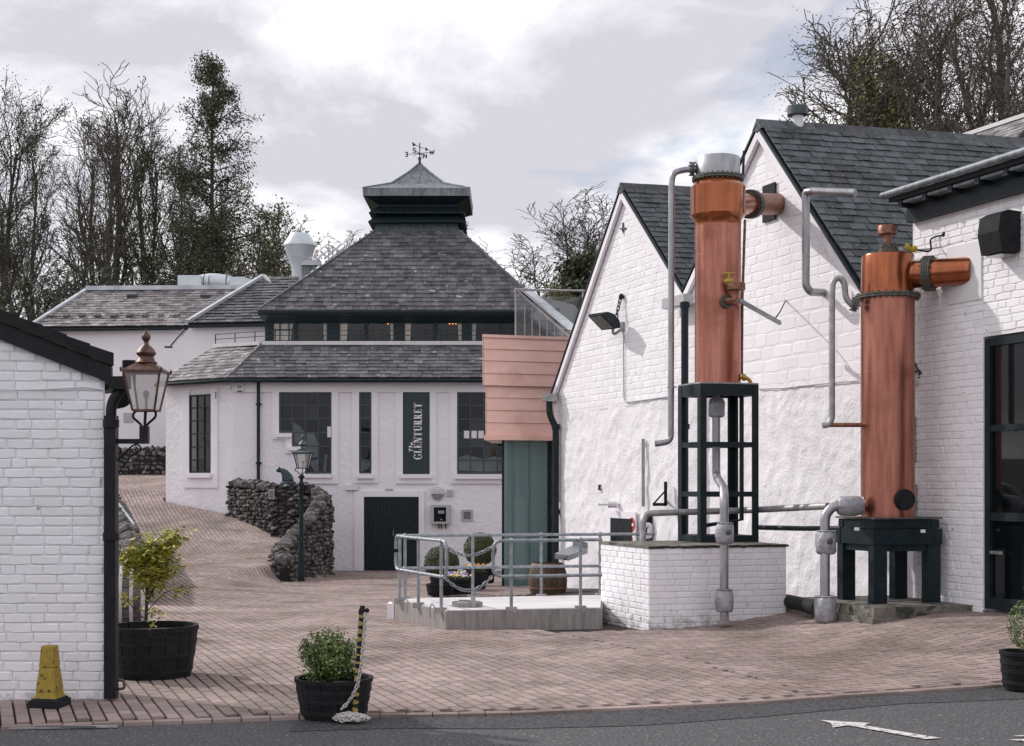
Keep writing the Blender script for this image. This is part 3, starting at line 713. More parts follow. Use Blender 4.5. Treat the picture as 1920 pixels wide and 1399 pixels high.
# ---- brick extension
ZE = 4.80; GU = -wu(1848)          # glazing starts this far along the wall (towards the camera)
gu = GU
ext = thing('brick_extension', 'white painted brick building with tall dark glazing and deep eaves at the right', 'building', wp(-1.2, .28))
b = MB(); EXT = -4.2
pts = [(0, -.3), (0, ZE), (EXT, ZE), (EXT, 3.32), (-gu, 3.32), (-gu, -.3)]
b.prism([wp(u, z, 0.03) for u, z in pts], RD * 0.30)
b.prism([wp(u, z, 0.028) for u, z in ((0, -.3), (0, ZE), (.04, ZE), (.04, -.3))], RD * 5)
ew = b.build('wall', 'joint_paint', ext)
def esp(z): return [(0.0, gu if z < 3.32 else 2.3)]
brick_field(ew, wp(0, 0, .03), -WD, NW, .22, ZE - .01, .0825, .225, esp, proud=0.007, joint=.003, limit=300)
b = MB(); b.obox(wp(-gu - .0, .2, -.12), -WD * .0 - WD * .001, UP * 3.1, NW * .15); b.build('reveal', 'white_paint', ext)
# glazing
gz = MB(); fr_d = -0.05; zb, ztp = .30, 3.30
for (ua_, ub_) in ((gu + .01, gu + .09), (gu + 2.2, gu + 2.28)): gz.obox(wp(-ua_, zb, fr_d), -WD * (ub_ - ua_), UP * (ztp - zb), NW * .07)
for z, h in ((zb, .13), (Z(970, 15.6) - .04, .09), (Z(803, 15.7) - .035, .07), (ztp - .09, .09)): gz.obox(wp(-gu - .09, z, fr_d), -WD * 2.11, UP * h, NW * .065)
gl = gz.build('glazed_screen', 'dark_paint', ext)
for z0_, z1_ in ((zb + .13, Z(970, 15.6) - .04), (Z(970, 15.6) + .05, Z(803, 15.7) - .035), (Z(803, 15.7) + .035, ztp - .09)):
    b = MB(); b.obox(wp(-gu - .09, z0_, fr_d + .02), -WD * 2.11, UP * (z1_ - z0_), NW * .008); b.build('pane', 'glass_window', gl)
b = MB(); hz = Z(1037, 15.55); b.bar(wp(-gu - .12, hz, .03), wp(-gu - .32, hz, .03), .02, .035); b.build('handle', 'steel', gl)
b = MB(); b.obox(wp(-gu, .10, -.3), -WD * 3, UP * .18, NW * .34); b.build('step', 'mossy_slab', ext)
b = MB(); b.obox(wp(-gu + .3, -.2, -3.2), -WD * 3.2, UP * 5, -NW * .1); b.obox(wp(-gu + .25, -.2, -3.2), -WD * .1, UP * 5, NW * 3.05); b.obox(wp(-gu + .3, .2, -3.2), -WD * 3.2, -UP * .05, NW * 3.05); b.obox(wp(-gu + .3, 4.2, -3.2), -WD * 3.2, UP * .05, NW * 3.05); b.build('interior', 'dark_inside', ext)
b = MB(); b.lathe([(.5, 0), (.52, .9), (.42, 1.3), (.25, 1.9), (.2, 2.7), (.2, 3.6)], wp(-gu - .75, .3, -1.6), 20); b.build('still', 'copper_aged', ext, True)
b = MB(); b.obox(wp(-gu - .2, 1.55, -1.0), -WD * 2, UP * 1.6, -NW * .05); b.build('interior_panel', 'wood_interior', ext)
# eaves
b = MB(); b.obox(wp(.02, ZE, .034), -WD * 4.2, UP * .30, NW * .10); b.build('fascia', 'dark_paint', ext)
b = MB(); b.prism([wp(.10, ZE + .30, -.2), wp(.10, ZE + .24, .33), wp(.10, ZE + .30, .33), wp(.10, ZE + .52, -2.9), wp(.10, ZE + .44, -2.9)], -WD * 4.3); rf = b.build('roof', 'slate_joint', ext)
b = MB()
for i in range(9): b = MB(); b.obox(wp(-.05 - i * .46, ZE + .16, .135), -WD * .07, UP * .10, NW * .17); b.build('rafter_foot', 'dark_paint', rf)
b = MB()
for i in range(9): b = MB(); b.obox(wp(-.13 - i * .46, ZE + .20, .135), -WD * .38, UP * .03, NW * .16); b.build('soffit_board', 'lead', rf)
b = MB(); b.tube([wp(.16, ZE + .33, .38), wp(-4.1, ZE + .33, .38)], .040, 12); b.build('gutter', 'lead', ext, True)

# house at the top right corner of the picture
B_, C_ = P(1960, 209, 34), P(1774, 270, 37.2); A = P(1872, 290, 33.2); Dd = A + (C_ - B_)
t = thing('house', 'white house with a pale slate roof rising behind the dark ridge', 'house', (A.x + 1.5, A.y + 1, 2))
b = MB(); ext_ = C_ - B_; A2 = A + (B_ - A) * 2 ; A2.z = A.z
b.prism([V((A.x + .1, A.y + .25, 1)), A + V((.1, .25, -.2)), B_ + V((0, .25, -.2)), A2 + V((0, .25, -.2)), V((A2.x, A2.y + .25, 1))], ext_ * 1.0); b.build('wall', 'render_smooth', t)
b = MB(); b.prism([A, B_, C_, Dd], (0, 0, -.12)); rf = b.build('roof', 'slate_joint', t)
slate_field(rf, Dd, A, B_, C_, .2, .3, 'slate_warm', limit=120)
b = MB(); b.bar(C_ + UP * .05, B_ + UP * .05, .2, .10); b.build('ridge', 'pale_concrete', rf)
b = MB(); b.bar(A - UP * .20 - V((0, .05, 0)), B_ - UP * .20 - V((0, .05, 0)), .06, .30); b.build('bargeboard', 'dark_paint', t)
# ================================================================ VISITOR BUILDING with the pagoda roof
DF = 38.0
XF = lambda px: X(px, DF); ZF = lambda py: Z(py, DF)
main = thing('kiln_building', 'white rendered building with slate skirt roof, dark clerestory and pagoda cowl', 'building', (XF(690), DF, -.65))
CX, CY = -3.05, 47.0
LC = V((XF(437), DF, 0)); ANG = V((-0.8, 0.6, 0)); AN = V((-0.6, -0.8, 0)); LE = LC + ANG * 2.75
b = MB()
foot = [LC, V((XF(1085), DF, 0)), V((XF(1085), 46, 0)), V((LE.x, 46, 0)), LE]
b.prism([p + V((0, 0, -1.5)) for p in foot], (0, 0, 1.5 + ZF(706))); body = b.build('wall', 'render_rough', main)
FX = V((1, 0, 0)); FN = V((0, -1, 0))
# smooth raised bands
def band(b, x0, x1, y0, y1, pr=.060): b.obox((XF(x0), DF, ZF(y1)), FX * (XF(x1) - XF(x0)), UP * (ZF(y0) - ZF(y1)), FN * pr)
b = MB()
band(b, 437, 1085, 712, 735.5)
WINS = [(524, 622, 734, 888, 4, 6), (673.5, 697, 734, 888, 1, 6), (755.5, 806, 735, 889, 0, 0), (857, 957, 735, 889, 4, 6)]
for (x0, x1, y0, y1, c, r) in WINS:
    if x0 == 524:
        band(b, 622.2, 634, 735.6, 907); band(b, 572.7, 622, 890, 907); band(b, 511, 523.6, 735.6, 824); band(b, 523.8, 547.5, 813, 824); band(b, 536, 547.5, 824.2, 850); band(b, 547.7, 572.5, 839, 850); band(b, 560, 572.5, 850.2, 907)
    else:
        band(b, x0 - 13, x0, 735.6, y1 + 18); band(b, x1, x1 + 12, 735.6, y1 + 18); band(b, x0 + .2, x1 - .2, y1 + .2, y1 + 18)
band(b, 665, 682.5, 921, 1072); band(b, 785.5, 796, 921, 1072); band(b, 682.7, 785.3, 921, 931.5)
b.build('render_band', 'render_smooth', body)
# windows
def window(parent, o, ux, n, w, h, cols, rows, skip=(), fw=.045, mw=.030, depth=.10, frame='dark_paint', pane='glass_dark', sill=True, mull_off=0.0):
    """o: lower left corner on the wall face; the window sits behind it in a reveal"""
    o, ux, n = V(o), V(ux), V(n)
    back = o + n * .004
    b = MB()
    cw, ch = w / cols, h / rows
    cells = [(i, j) for i in range(cols) for j in range(rows) if (i, j) not in skip]
    have = set(cells)
    for i in range(cols + 1):
        for j in range(rows):
            L, R_ = (i - 1, j) in have, (i, j) in have
            if L or R_:
                t = fw if L != R_ else mw; x = cw * i - (0 if not L else t if not R_ else t / 2)
                b.obox(back + ux * x + UP * ch * j, ux * t, UP * ch, n * (.03 if L == R_ else .036))
    for j in range(rows + 1):
        for i in range(cols):
            L, R_ = (i, j - 1) in have, (i, j) in have
            if L or R_:
                t = fw if L != R_ else mw; z = ch * j - (0 if not L else t if not R_ else t / 2)
                b.obox(back + ux * (cw * i) + UP * z, ux * cw, UP * t, n * (.028 if L == R_ else .034))
    win = b.build('window', frame, parent)
    for (i, j) in cells:
        b = MB(); a = RND.uniform(-.004, .004); c = RND.uniform(-.004, .004)
        p = back + ux * (cw * i + mw * .4) + UP * (ch * j + mw * .4) + n * .006
        x = ux * (cw - mw * .8); z = UP * (ch - mw * .8)
        b.add([p, p + x + n * a, p + x + z + n * (a + c), p + z + n * c], [(0, 1, 2, 3)])
        b.build('pane', pane, win)
    if sill:
        b = MB(); b.obox(back - ux * .06 - UP * .13 , ux * (w + .12), UP * .125, n * .14); b.build('sill', 'render_smooth', win)
    return win
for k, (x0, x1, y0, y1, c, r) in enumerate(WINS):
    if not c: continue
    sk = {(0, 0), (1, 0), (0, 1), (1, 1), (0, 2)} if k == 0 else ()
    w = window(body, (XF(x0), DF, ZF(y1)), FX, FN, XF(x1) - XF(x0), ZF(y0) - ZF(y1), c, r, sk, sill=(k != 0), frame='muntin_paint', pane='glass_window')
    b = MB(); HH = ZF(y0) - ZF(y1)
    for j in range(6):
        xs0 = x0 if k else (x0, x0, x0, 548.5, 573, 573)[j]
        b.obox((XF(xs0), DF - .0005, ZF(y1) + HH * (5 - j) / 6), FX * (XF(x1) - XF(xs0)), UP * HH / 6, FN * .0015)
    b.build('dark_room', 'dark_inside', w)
    refl = {0: [[(549, 790), (549, 832), (572, 832), (572, 812), (563, 800)], [(574, 832), (574, 858), (596, 858), (598, 836), (588, 812), (575, 812)], [(576, 862), (590, 884), (596, 884), (598, 862)], [(606, 884), (611, 884), (614, 852), (609, 852)]], 1: [[(675, 858), (675, 884), (690, 880), (696, 866)]], 3: [[(858, 882), (858, 858), (875, 853), (905, 860), (905, 884)], [(908, 884), (908, 862), (928, 856), (950, 862), (950, 884)]]}[k]
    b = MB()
    for pg in refl: b.prism([V((XF(u), DF - .0030, ZF(v))) for u, v in pg], FN * .001)
    b.build('window_reflection', 'lead_pale', w)  # flat pale shapes painted behind the panes in place of reflections
    if k == 0:
        b = MB()
        for (a_, b__, y) in ((518, 548, 813), (542, 574, 838), (570, 623, 889)):
            b.obox((XF(a_), DF, ZF(y + 7)), FX * (XF(b__) - XF(a_)), UP * (ZF(y) - ZF(y + 7)), FN * .13)
        b.build('sill', 'render_smooth', w)
        b = MB(); b.quad((XF(614), DF - .045, ZF(820)), (XF(621), DF - .045, ZF(820)), (XF(621), DF - .045, ZF(800)), (XF(614), DF - .045, ZF(800))); b.build('notice', 'paper', w)
    if k == 3:
        b = MB()
        for a_ in (870, 884, 897): b.quad((XF(a_), DF - .045, ZF(822)), (XF(a_ + 10), DF - .045, ZF(822)), (XF(a_ + 10), DF - .045, ZF(808)), (XF(a_), DF - .045, ZF(808)))
        b.build('notice', 'paper', w)
# shop window on the angled end wall
A0 = LC + ANG * 1.62
def ap(px):   # distance along the angled wall for an image column
    t = (px - 960) / F; return (LC.x - t * LC.y) / (0.8 + 0.6 * t)
ua_, ub_ = ap(398), ap(357)
pL = LC + ANG * ub_; wz0, wz1 = Z(887, pL.y - .5), Z(739, pL.y - .5)
b = MB()
def aband(u0, u1, z0, z1, pr=.055): b.obox(LC + ANG * u1 + UP * z0, -ANG * (u1 - u0), UP * (z1 - z0), AN * pr)
aband(0, 2.75, wz1 + .15, ZF(708)); aband(ub_, ub_ + .28, wz0 - .4, wz1 + .149); aband(ua_ - .26, ua_, wz0 - .4, wz1 + .149); aband(ua_ + .001, ub_ - .001, wz0 - .4, wz0)
b.build('render_band', 'render_smooth', body)
w = window(body, pL + UP * wz0, -ANG, AN, ub_ - ua_, wz1 - wz0, 3, 6, pane='glass_window')
b = MB(); b.obox(pL + UP * wz0 + AN * .002, -ANG * (ub_ - ua_), UP * (wz1 - wz0), AN * .001); b.build('dark_backing', 'dark_inside', w)  # thin dark sheet, painted darkness of the unlit room behind the panes
b = MB(); b.obox(pL - ANG * .05 + UP * (wz0 + .04) + AN * .004, -ANG * .24, UP * (wz1 - wz0 - .08), AN * .0015); b.build('curtain', 'cream_cloth', w)
# sign panel
sx0, sx1, sy0, sy1 = 756, 806, 735, 889
sg = thing('sign', 'tall dark panel with upright white lettering in a window bay', 'sign', (XF(781), DF - .03, ZF(889)))
b = MB(); b.obox((XF(sx0), DF - .002, ZF(sy1)), FX * (XF(sx1) - XF(sx0)), UP * (ZF(sy0) - ZF(sy1)), FN * .03)
for (a_, c_, y0, y1) in ((sx0, sx0 + 3, sy0, sy1), (sx1 - 3, sx1, sy0, sy1), (sx0 + 3, sx1 - 3, sy0, sy0 + 3), (sx0 + 3, sx1 - 3, sy1 - 3, sy1), (765, 798, 869, 870.4)):
    b.obox((XF(a_), DF - .03, ZF(y1)), FX * (XF(c_) - XF(a_)), UP * (ZF(y0) - ZF(y1)), FN * .012)
b.build('panel', 'sign_green', sg)
b = MB(); b.obox((XF(750), DF - .02, ZF(897)), FX * (XF(810) - XF(750)), UP * (ZF(889.4) - ZF(897)), FN * .11); b.build('sill', 'render_smooth', sg)
# serif capitals built from strokes; text runs up the panel
def letter(ch):
    T, t, s = .26, .10, .10     # stem, hairline, serif
    q = []                       # rectangles x0,y0,x1,y1 ; arcs cx,cy,rx,ry,a0,a1,w0,w1
    def stem(x, y0=0, y1=1): q.append((x, y0, x + T, y1)); q.append((x - s, y0, x + T + s, y0 + .07)); q.append((x - s, y1 - .07, x + T + s, y1))
    if ch == 'L': stem(.1); q += [(.1, 0, .72, .09), (.64, 0, .72, .30)]; w = .78
    elif ch == 'E': stem(.1); q += [(.1, 0, .72, .09), (.64, 0, .72, .28), (.1, .91, .70, 1), (.62, .74, .70, 1), (.3, .46, .58, .55), (.52, .38, .58, .63)]; w = .80
    elif ch == 'T': stem(.32); q += [(.02, .91, .88, 1), (.02, .72, .10, 1), (.80, .72, .88, 1)]; w = .90
    elif ch == 'N': q += [(.10, 0, .20, 1), (.0, 0, .30, .07), (.0, .93, .25, 1), (.78, 0, .88, 1), (.68, .93, .98, 1)]; q.append(('d', .14, 1, .88, 0, .27)); w = 1.0
    elif ch == 'U': q += [(.10, .3, .36, 1), (.0, .93, .46, 1), (.74, .3, .84, 1), (.64, .93, .94, 1)]; q.append(('a', .47, .32, .37, .32, 180, 360, .26, .10)); w = .96
    elif ch == 'R': stem(.1); q.append(('a', .42, .74, .30, .26, 90, -90, .09, .22)); q += [(.30, .93, .44, 1), (.30, .47, .46, .54)]; q.append(('d', .40, .50, .78, 0, .25)); q.append((.72, 0, .96, .07)); w = .92
    elif ch == 'G': q.append(('a', .50, .50, .48, .51, 42, 322, .10, .26)); q += [(.68, .04, .92, .42), (.58, .38, 1.0, .44), (.80, .72, .88, .97)]; w = 1.02
    return q, w
def text_strokes(b, s, org, along, upd, h, n, thick):
    x = 0
    for ch in s:
        q, w = letter(ch)
        pt = lambda u, v: org + along * ((x + u) * h) + upd * (v * h)
        for r in q:
            if r[0] == 'd':
                _, xa, ya, xb, yb, wd = r; b.prism([pt(xa, ya), pt(xa + wd, ya), pt(xb, yb), pt(xb - wd, yb)], n * thick)
            elif r[0] == 'a':
                _, cx, cy, rx, ry, a0, a1, w0, w1 = r; N = 12
                for i in range(N):
                    A_, B_ = [math.radians(a0 + (a1 - a0) * k / N) for k in (i, i + 1)]
                    wd = lambda an: w0 + (w1 - w0) * abs(math.cos(an)) ** 1.5 if ch != 'U' else w0 + (w1 - w0) * (1 + math.cos(an)) / 2
                    pts = [pt(cx + rx * math.cos(A_), cy + ry * math.sin(A_)), pt(cx + rx * math.cos(B_), cy + ry * math.sin(B_)), pt(cx + (rx - wd(B_)) * math.cos(B_), cy + (ry - wd(B_) * .6) * math.sin(B_)), pt(cx + (rx - wd(A_)) * math.cos(A_), cy + (ry - wd(A_) * .6) * math.sin(A_))]
                    b.prism(pts, n * thick)
            else:
                x0_, y0_, x1_, y1_ = r; b.prism([pt(x0_, y0_), pt(x1_, y0_), pt(x1_, y1_), pt(x0_, y1_)], n * thick)
        x += w + .10
    return x * h
b = MB(); hh = XF(791.3) - XF(775.6)
tot = sum(letter(c)[1] + .10 for c in 'GLENTURRET') * hh
sc = (ZF(755) - ZF(862)) / tot
text_strokes(b, 'GLENTURRET', V((XF(791.3), DF - .032, ZF(862))), UP * sc, -FX, hh, FN, .012)
b.build('lettering', 'sign_white', sg)
b = MB()     # small script "The"
def scr(pts, r=.010): b.tube([V((XF(u - 1.2), DF - .038, ZF(v - 2))) for u, v in pts], r, 6)
scr([(769.2, 850), (768.6, 844), (769.5, 839.5)]); scr([(769, 845.4), (772, 846), (775.3, 847.5)], .014); scr([(767.8, 839), (772, 840.2), (775.6, 841)], .013); scr([(772.5, 840.2), (771.2, 837.6), (773, 836), (775.5, 836.2)], .011)
scr([(773.4, 834.6), (772.6, 832.2), (771.4, 832.8), (772, 834.4), (774.2, 834.6), (775.5, 832.6), (774.8, 831)], .010)
b.build('lettering', 'sign_white', sg)
# door of upright boards
dz0, dz1 = ground(XF(735), DF) - .02, ZF(932)
door = MB(); door.obox((XF(683), DF - .006, dz0), FX * (XF(785) - XF(683)), UP * (dz1 - dz0), FN * .02); door = door.build('door', 'dark_paint', main)
nb_ = 14; wdt = (XF(783) - XF(685)) / nb_
for i in range(nb_):
    b = MB(); x = XF(685) + wdt * i + (.006 if i == 7 else 0); b.obox((x + .005, DF - .028 - RND.uniform(0, .003), dz0 + .03), FX * (wdt - .010), UP * (dz1 - dz0 - .09), FN * .014); b.build('plank', 'dark_paint', door)
b = MB(); b.obox((XF(683), DF - .03, dz1 - .05), FX * (XF(785) - XF(683)), UP * .05, FN * .03); b.build('lintel', 'dark_paint', door)
b = MB(); b.tube([V((XF(738), DF - .07, dz0 + .95)), V((XF(738), DF - .07, dz0 + 1.1))], .012, 8); b.build('handle', 'steel_dull', door)
# skirt roof
e_z = ZF(711); EO = .32
EL = LE + AN * EO + UP * e_z; EC = V((LC.x, DF - EO, e_z)) + AN * 0.0 - FX * .12; ER = V((XF(1085), DF - EO, e_z))
TD = 39.0; TZ = Z(646, TD); TC = V((X(492, TD), TD, TZ)); TRt = V((ER.x, TD, TZ)); TLp = P(404, 651, 40.4)
b = MB(); b.prism([EC, ER, TRt, TC], (0, .05, -.10)); b.prism([EL, EC, TC, TLp], (.05, .05, -.10)); sk = b.build('skirt_roof', 'slate_joint', main)
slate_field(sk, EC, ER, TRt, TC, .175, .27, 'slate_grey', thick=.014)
slate_field(sk, EL, EC, TC, TLp, .175, .27, 'slate_warm', thick=.014, limit=140)  # paler slates than the front: sunlight on this slope put into the colour
b = MB(); b.bar(TC + UP * .03 + FX * .0, TRt + UP * .03, .24, .10); b.bar(TLp + UP * .03, TC + UP * .03, .24, .10); b.build('ridge_flashing', 'pale_concrete', sk)
b = MB(); b.bar(EC + UP * .02, TC + UP * .05, .05, .05); b.build('hip', 'slate_warm', sk)
b = MB(); b.tube([EL - UP * .06 + AN * .03, EC - UP * .06 - V((.02, .03, 0)), ER - UP * .06 + FN * .03], .055, 8); gt = b.build('gutter', 'dark_paint', main, True)
b = MB(); b.prism([EC - UP * .05, ER - UP * .05, V((ER.x, DF + .01, e_z - .05)), V((LC.x, DF + .01, e_z - .05))], -UP * .03); b.build('soffit', 'dark_paint', main)
t = thing('downpipe', 'dark downpipe on the white front left of the stepped window', 'downpipe', (XF(485), DF - .1, .6))
b = MB(); b.tube([(XF(485.5), DF - .09, e_z - .05), (XF(485.5), DF - .09, 0.4)], .045, 8); b.build('pipe', 'dark_paint', t, True)
b = MB()
for y in (760, 870): b.obox((XF(485.5) - .07, DF - .09, ZF(y)), FX * .14, UP * .05, V((0, .09, 0)))
b.build('bracket', 'dark_paint', t)
# terrace and clerestory
DC = 43.0; zc0, zc1 = 5.2, Z(594, DC)
cx0, cx1 = X(497, DC), X(1050, DC)
b = MB(); b.box(TC.x - .6, XF(1085), TD + .15, 44, 4.2, 5.05); b.build('terrace', 'pale_concrete', main)
b = MB()
cw = MB(); cw.box(cx0, cx1, DC + .35, DC + 8, 4.6, zc1 + .3); cw.box(cx0, cx1, DC + .02, DC + .35, 4.6, 5.10); cw.box(cx0, cx0 + .15, DC + .02, DC + .4, 4.6, zc1 + .3)
cler = cw.build('clerestory', 'dark_paint', main)
mull = [497, 511, 552, 566, 613, 622, 635, 650, 683, 690, 738, 757, 806, 820, 872, 886, 936, 940, 962, 1000]
bays = [(512, 551), (558, 613), (636, 683), (690, 738), (758, 812), (820, 866), (884, 936), (942, 964), (972, 1020)]
prev = 497
b = MB()
for (a_, c_) in bays + [(1050, 1050)]:
    if a_ > prev: b.box(X(prev, DC), X(a_, DC), DC - .02, DC + .06, 5.0, zc1 + .05)
    prev = c_
b.box(cx0, cx1, DC - .021, DC + .055, zc1 - .06, zc1 + .06); b.build('frame', 'dark_paint', cler)
for i, (a_, c_) in enumerate(bays):
    b = MB(); b.quad((X(a_, DC), DC + .03, 5.05), (X(c_, DC), DC + .03, 5.05), (X(c_, DC), DC + .03, zc1), (X(a_, DC), DC + .03, zc1)); b.build('pane', 'glass_thin', cler)
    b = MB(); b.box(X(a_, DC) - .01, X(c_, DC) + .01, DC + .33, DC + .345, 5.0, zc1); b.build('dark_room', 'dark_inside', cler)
def curtain(x0, x1, y):  # x0 outer edge, x1 inner edge at the foot; gathers upward
    b = MB(); n = 14; vs = []
    for j, z in enumerate((5.08, zc1)):
        for i in range(n + 1):
            f = i / n; xa = X(x0, DC); xb = X(x1 if j == 0 else x1, DC)
            vs.append(V((xa + (xb - xa) * f * (1 if j else .62), DC + .10 + .02 * math.sin(f * 19), z)))
    b.add(vs, [(i, i + 1, n + 2 + i, n + 1 + i) for i in range(n)]); return b
for x0, x1 in ((513, 550), (613, 605), (637, 652), (738, 731), (759, 771), (866, 858), (885, 893)): curtain(x0, x1, 0).build('curtain', 'cream_cloth', cler)
for px, w_ in ((726, 8), (842, 24)):
    b = MB()
    for i in range(4 if w_ > 10 else 2): b.ball((X(px + i * 6, DC), DC + .25, Z(604, DC) + .01), .035, .03, .05, 8, 5)
    b.build('lamp_shade', 'lamp_warm', cler)
b = MB(); b.box(X(512, DC), X(551, DC), DC - .03, DC, Z(619, DC), Z(617.5, DC)); b.box(X(524, DC), X(526, DC), DC - .031, DC - .001, 5.05, zc1); b.box(X(541, DC), X(543, DC), DC - .031, DC - .001, 5.05, zc1); b.build('glazing_bar', 'dark_paint', cler)
b = MB(); b.box(X(800, DC), X(822, DC), DC - .10, DC - .03, Z(592, DC), Z(586, DC)); b.build('floodlight_bar', 'plastic_white', cler)
# main roof
ez = Z(583, 42.5); xl, xr = X(484, 42.5), X(1024, 42.5); th_z = Z(435, CY - 1.35)
E = [V((xl, 42.5, ez)), V((xr, 42.5, ez)), V((xr, 51.5, ez)), V((xl, 51.5, ez))]
T = [V((CX + i * 1.35, CY + j * 1.35, th_z)) for i, j in ((-1, -1), (1, -1), (1, 1), (-1, 1))]
b = MB(); b.add(E + T, [(0, 1, 5, 4), (1, 2, 6, 5), (2, 3, 7, 6), (3, 0, 4, 7), (3, 2, 1, 0)]); mr = b.build('roof', 'slate_joint', main)
slate_field(mr, E[0], E[1], T[1], T[0], .215, .25, 'slate_grey', thick=.016)
# left slope shares the same slates as one joined piece
b = MB(); b.bar(E[0] + UP * .03, T[0] + UP * .03, .10, .07); b.build('hip', 'slate_grey', mr)
hp = P(985, 545, 43.3); h0 = E[1] + (T[1] - E[1]) * .22; h1 = P(1092, 636, 40.6)
b = MB(); b.bar(h0 + UP * .08, h1 + UP * .08, .32, .08); b.build('hip_flashing', 'lead_pale', mr)
b = MB(); b.bar(E[1] + (T[1] - E[1]) * .24 + UP * .05, T[1] + UP * .04, .10, .07); b.build('hip', 'slate_grey', mr)
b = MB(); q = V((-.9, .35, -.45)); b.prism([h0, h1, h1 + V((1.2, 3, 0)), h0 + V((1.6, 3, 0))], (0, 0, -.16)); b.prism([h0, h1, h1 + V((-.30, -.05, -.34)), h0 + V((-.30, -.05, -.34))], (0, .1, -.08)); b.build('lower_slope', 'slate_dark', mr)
b = MB(); b.prism([E[0] - UP * .02, E[1] - UP * .02, V((xr, DC, ez - .22)), V((cx0, DC, ez - .22))], (0, .02, -.10)); b.box(cx0, cx1, DC - .03, DC + .2, zc1 + .06, ez - .1); b.build('eaves', 'dark_paint', main)
b = MB(); b.tube([E[0] - V((0, .04, .03)), E[1] - V((0, .04, .03))], .05, 8); b.build('gutter', 'dark_paint', main, True)
# cowl
def zf(y, hw): return Z(y, CY - hw)
b = MB(); b.frus((CX, CY), 1.37, th_z - .02, (CX, CY), 1.31, zf(419, 1.31)); cowl = b.build('cowl', 'lead_dark', main)
b = MB(); b.frus((CX, CY), 1.24, zf(419, 1.24) - .1, (CX, CY), 1.24, zf(366, 1.24)); b.build('shaft', 'dark_paint', cowl)
for (yo, yi, ho, hi) in ((415, 402, 1.55, 1.26), (398, 387, 1.53, 1.26)):
    zo, zi = zf(yo, ho), zf(yi, hi); b = MB()
    b.frus((CX, CY), ho, zo, (CX, CY), hi, zi, False); b.frus((CX, CY), hi, zi - .22, (CX, CY), ho, zo - .03, False); b.frus((CX, CY), ho, zo - .03, (CX, CY), ho, zo, False)
    b.build('louvre', 'dark_paint', cowl)
hs = 1.70; zs0, zs1 = zf(367, hs), zf(353, hs)
b = MB(); b.frus((CX, CY), 1.25, zf(384, 1.25), (CX, CY), hs - .02, zs0 + .01, True); b.build('soffit', 'dark_paint', cowl)
b = MB(); b.frus((CX, CY), hs, zs0, (CX, CY), hs + .01, zs1); b.build('fascia', 'lead', cowl)
za, zapx = Z(344, CY - .86), Z(309, CY)
b = MB(); b.frus((CX, CY), hs + .02, zs1 + .002, (CX, CY), .86, za, False); b.frus((CX, CY), .86, za, (CX, CY), .33, za + (zapx - za) * .60, False); b.frus((CX, CY), .33, za + (zapx - za) * .60, (CX, CY), .04, zapx, False); tp = b.build('cap', 'lead', cowl)
b = MB()
for sx, sy in ((-1, -1), (1, -1), (1, 1), (-1, 1)):
    ps = [V((CX + sx * h, CY + sy * h, z + .015)) for h, z in ((hs, zs1), (.86, za), (.33, za + (zapx - za) * .6), (.04, zapx))]
    b.tube(ps, .035, 6)
b.tube([V((CX, CY - .86, za + .01)), V((CX, CY - .33, za + (zapx - za) * .6 + .01))], .02, 6); b.build('roll', 'lead', tp, True)
# weather vane
vz = zapx; b = MB()
b.tube([V((CX, CY, vz - .05)), V((CX, CY, Z(268, CY)))], .018, 8); b.lathe([(.01, 0), (.05, .05), (.035, .1), (.055, .17), (.02, .25)], (CX, CY, vz + .02), 10)
za_ = Z(287.5, CY)
for d in (V((.94, -.34, 0)), V((.34, .94, 0))): b.tube([V((CX, CY, za_)) - d * .40, V((CX, CY, za_)) + d * .40], .010, 6)
for d in (V((.94, -.34, 0)), V((-.94, .34, 0)), V((.34, .94, 0)), V((-.34, -.94, 0))):
    c = V((CX, CY, za_)); b.tube([c + d * (.10 + .11 * math.cos(a)) + UP * (-.09 + .07 * math.sin(a)) for a in [math.pi * k / 6 for k in range(10)]], .008, 5)
vane = b.build('weather_vane', 'bronze', main, True)
def vane_letter(ch, c):
    b = MB(); h = .135; e = V((.9, -.35, 0)).normalized(); nn = V((-e.y, e.x, 0)) * .02
    st = {'E': [((.0, -.5), (0, .5)), ((0, .5), (-.6, .5)), ((0, 0), (-.5, 0)), ((0, -.5), (-.6, -.5))], 'W': [((-.6, .5), (-.3, -.5)), ((-.3, -.5), (0, .3)), ((0, .3), (.3, -.5)), ((.3, -.5), (.6, .5))],
          'N': [((-.4, -.5), (-.4, .5)), ((-.4, .5), (.4, -.5)), ((.4, -.5), (.4, .5))], 'S': [((.4, .4), (-.3, .5)), ((-.3, .5), (-.3, .05)), ((-.3, .05), (.35, -.05)), ((.35, -.05), (.35, -.5)), ((.35, -.5), (-.4, -.4))]}[ch]
    for (a0, a1) in st: b.bar(c + e * a0[0] * h + UP * a0[1] * h, c + e * a1[0] * h + UP * a1[1] * h, .028, .028, nn)
    return b.build('letter', 'bronze', vane)
cc = V((CX, CY, za_))
for ch, d in (('W', V((.94, -.34, 0))), ('E', V((-.94, .34, 0))), ('N', V((.34, .94, 0))), ('S', V((-.34, -.94, 0)))): vane_letter(ch, cc + d * .44 + (UP * .0))
b = MB(); ax = V((.7, .5, .0)).normalized(); c = V((CX, CY, Z(276, CY)))
b.tube([c - ax * .26 + UP * .06, c + ax * .26 - UP * .04], .009, 6); b.prism([c - ax * .30 + UP * .13, c - ax * .14 + UP * .05, c - ax * .26 - UP * .02], V((.01, -.012, 0))); b.prism([c + ax * .34 - UP * .05, c + ax * .22 + UP * .03, c + ax * .22 - UP * .10], V((.01, -.012, 0))); b.build('pointer', 'bronze', vane)
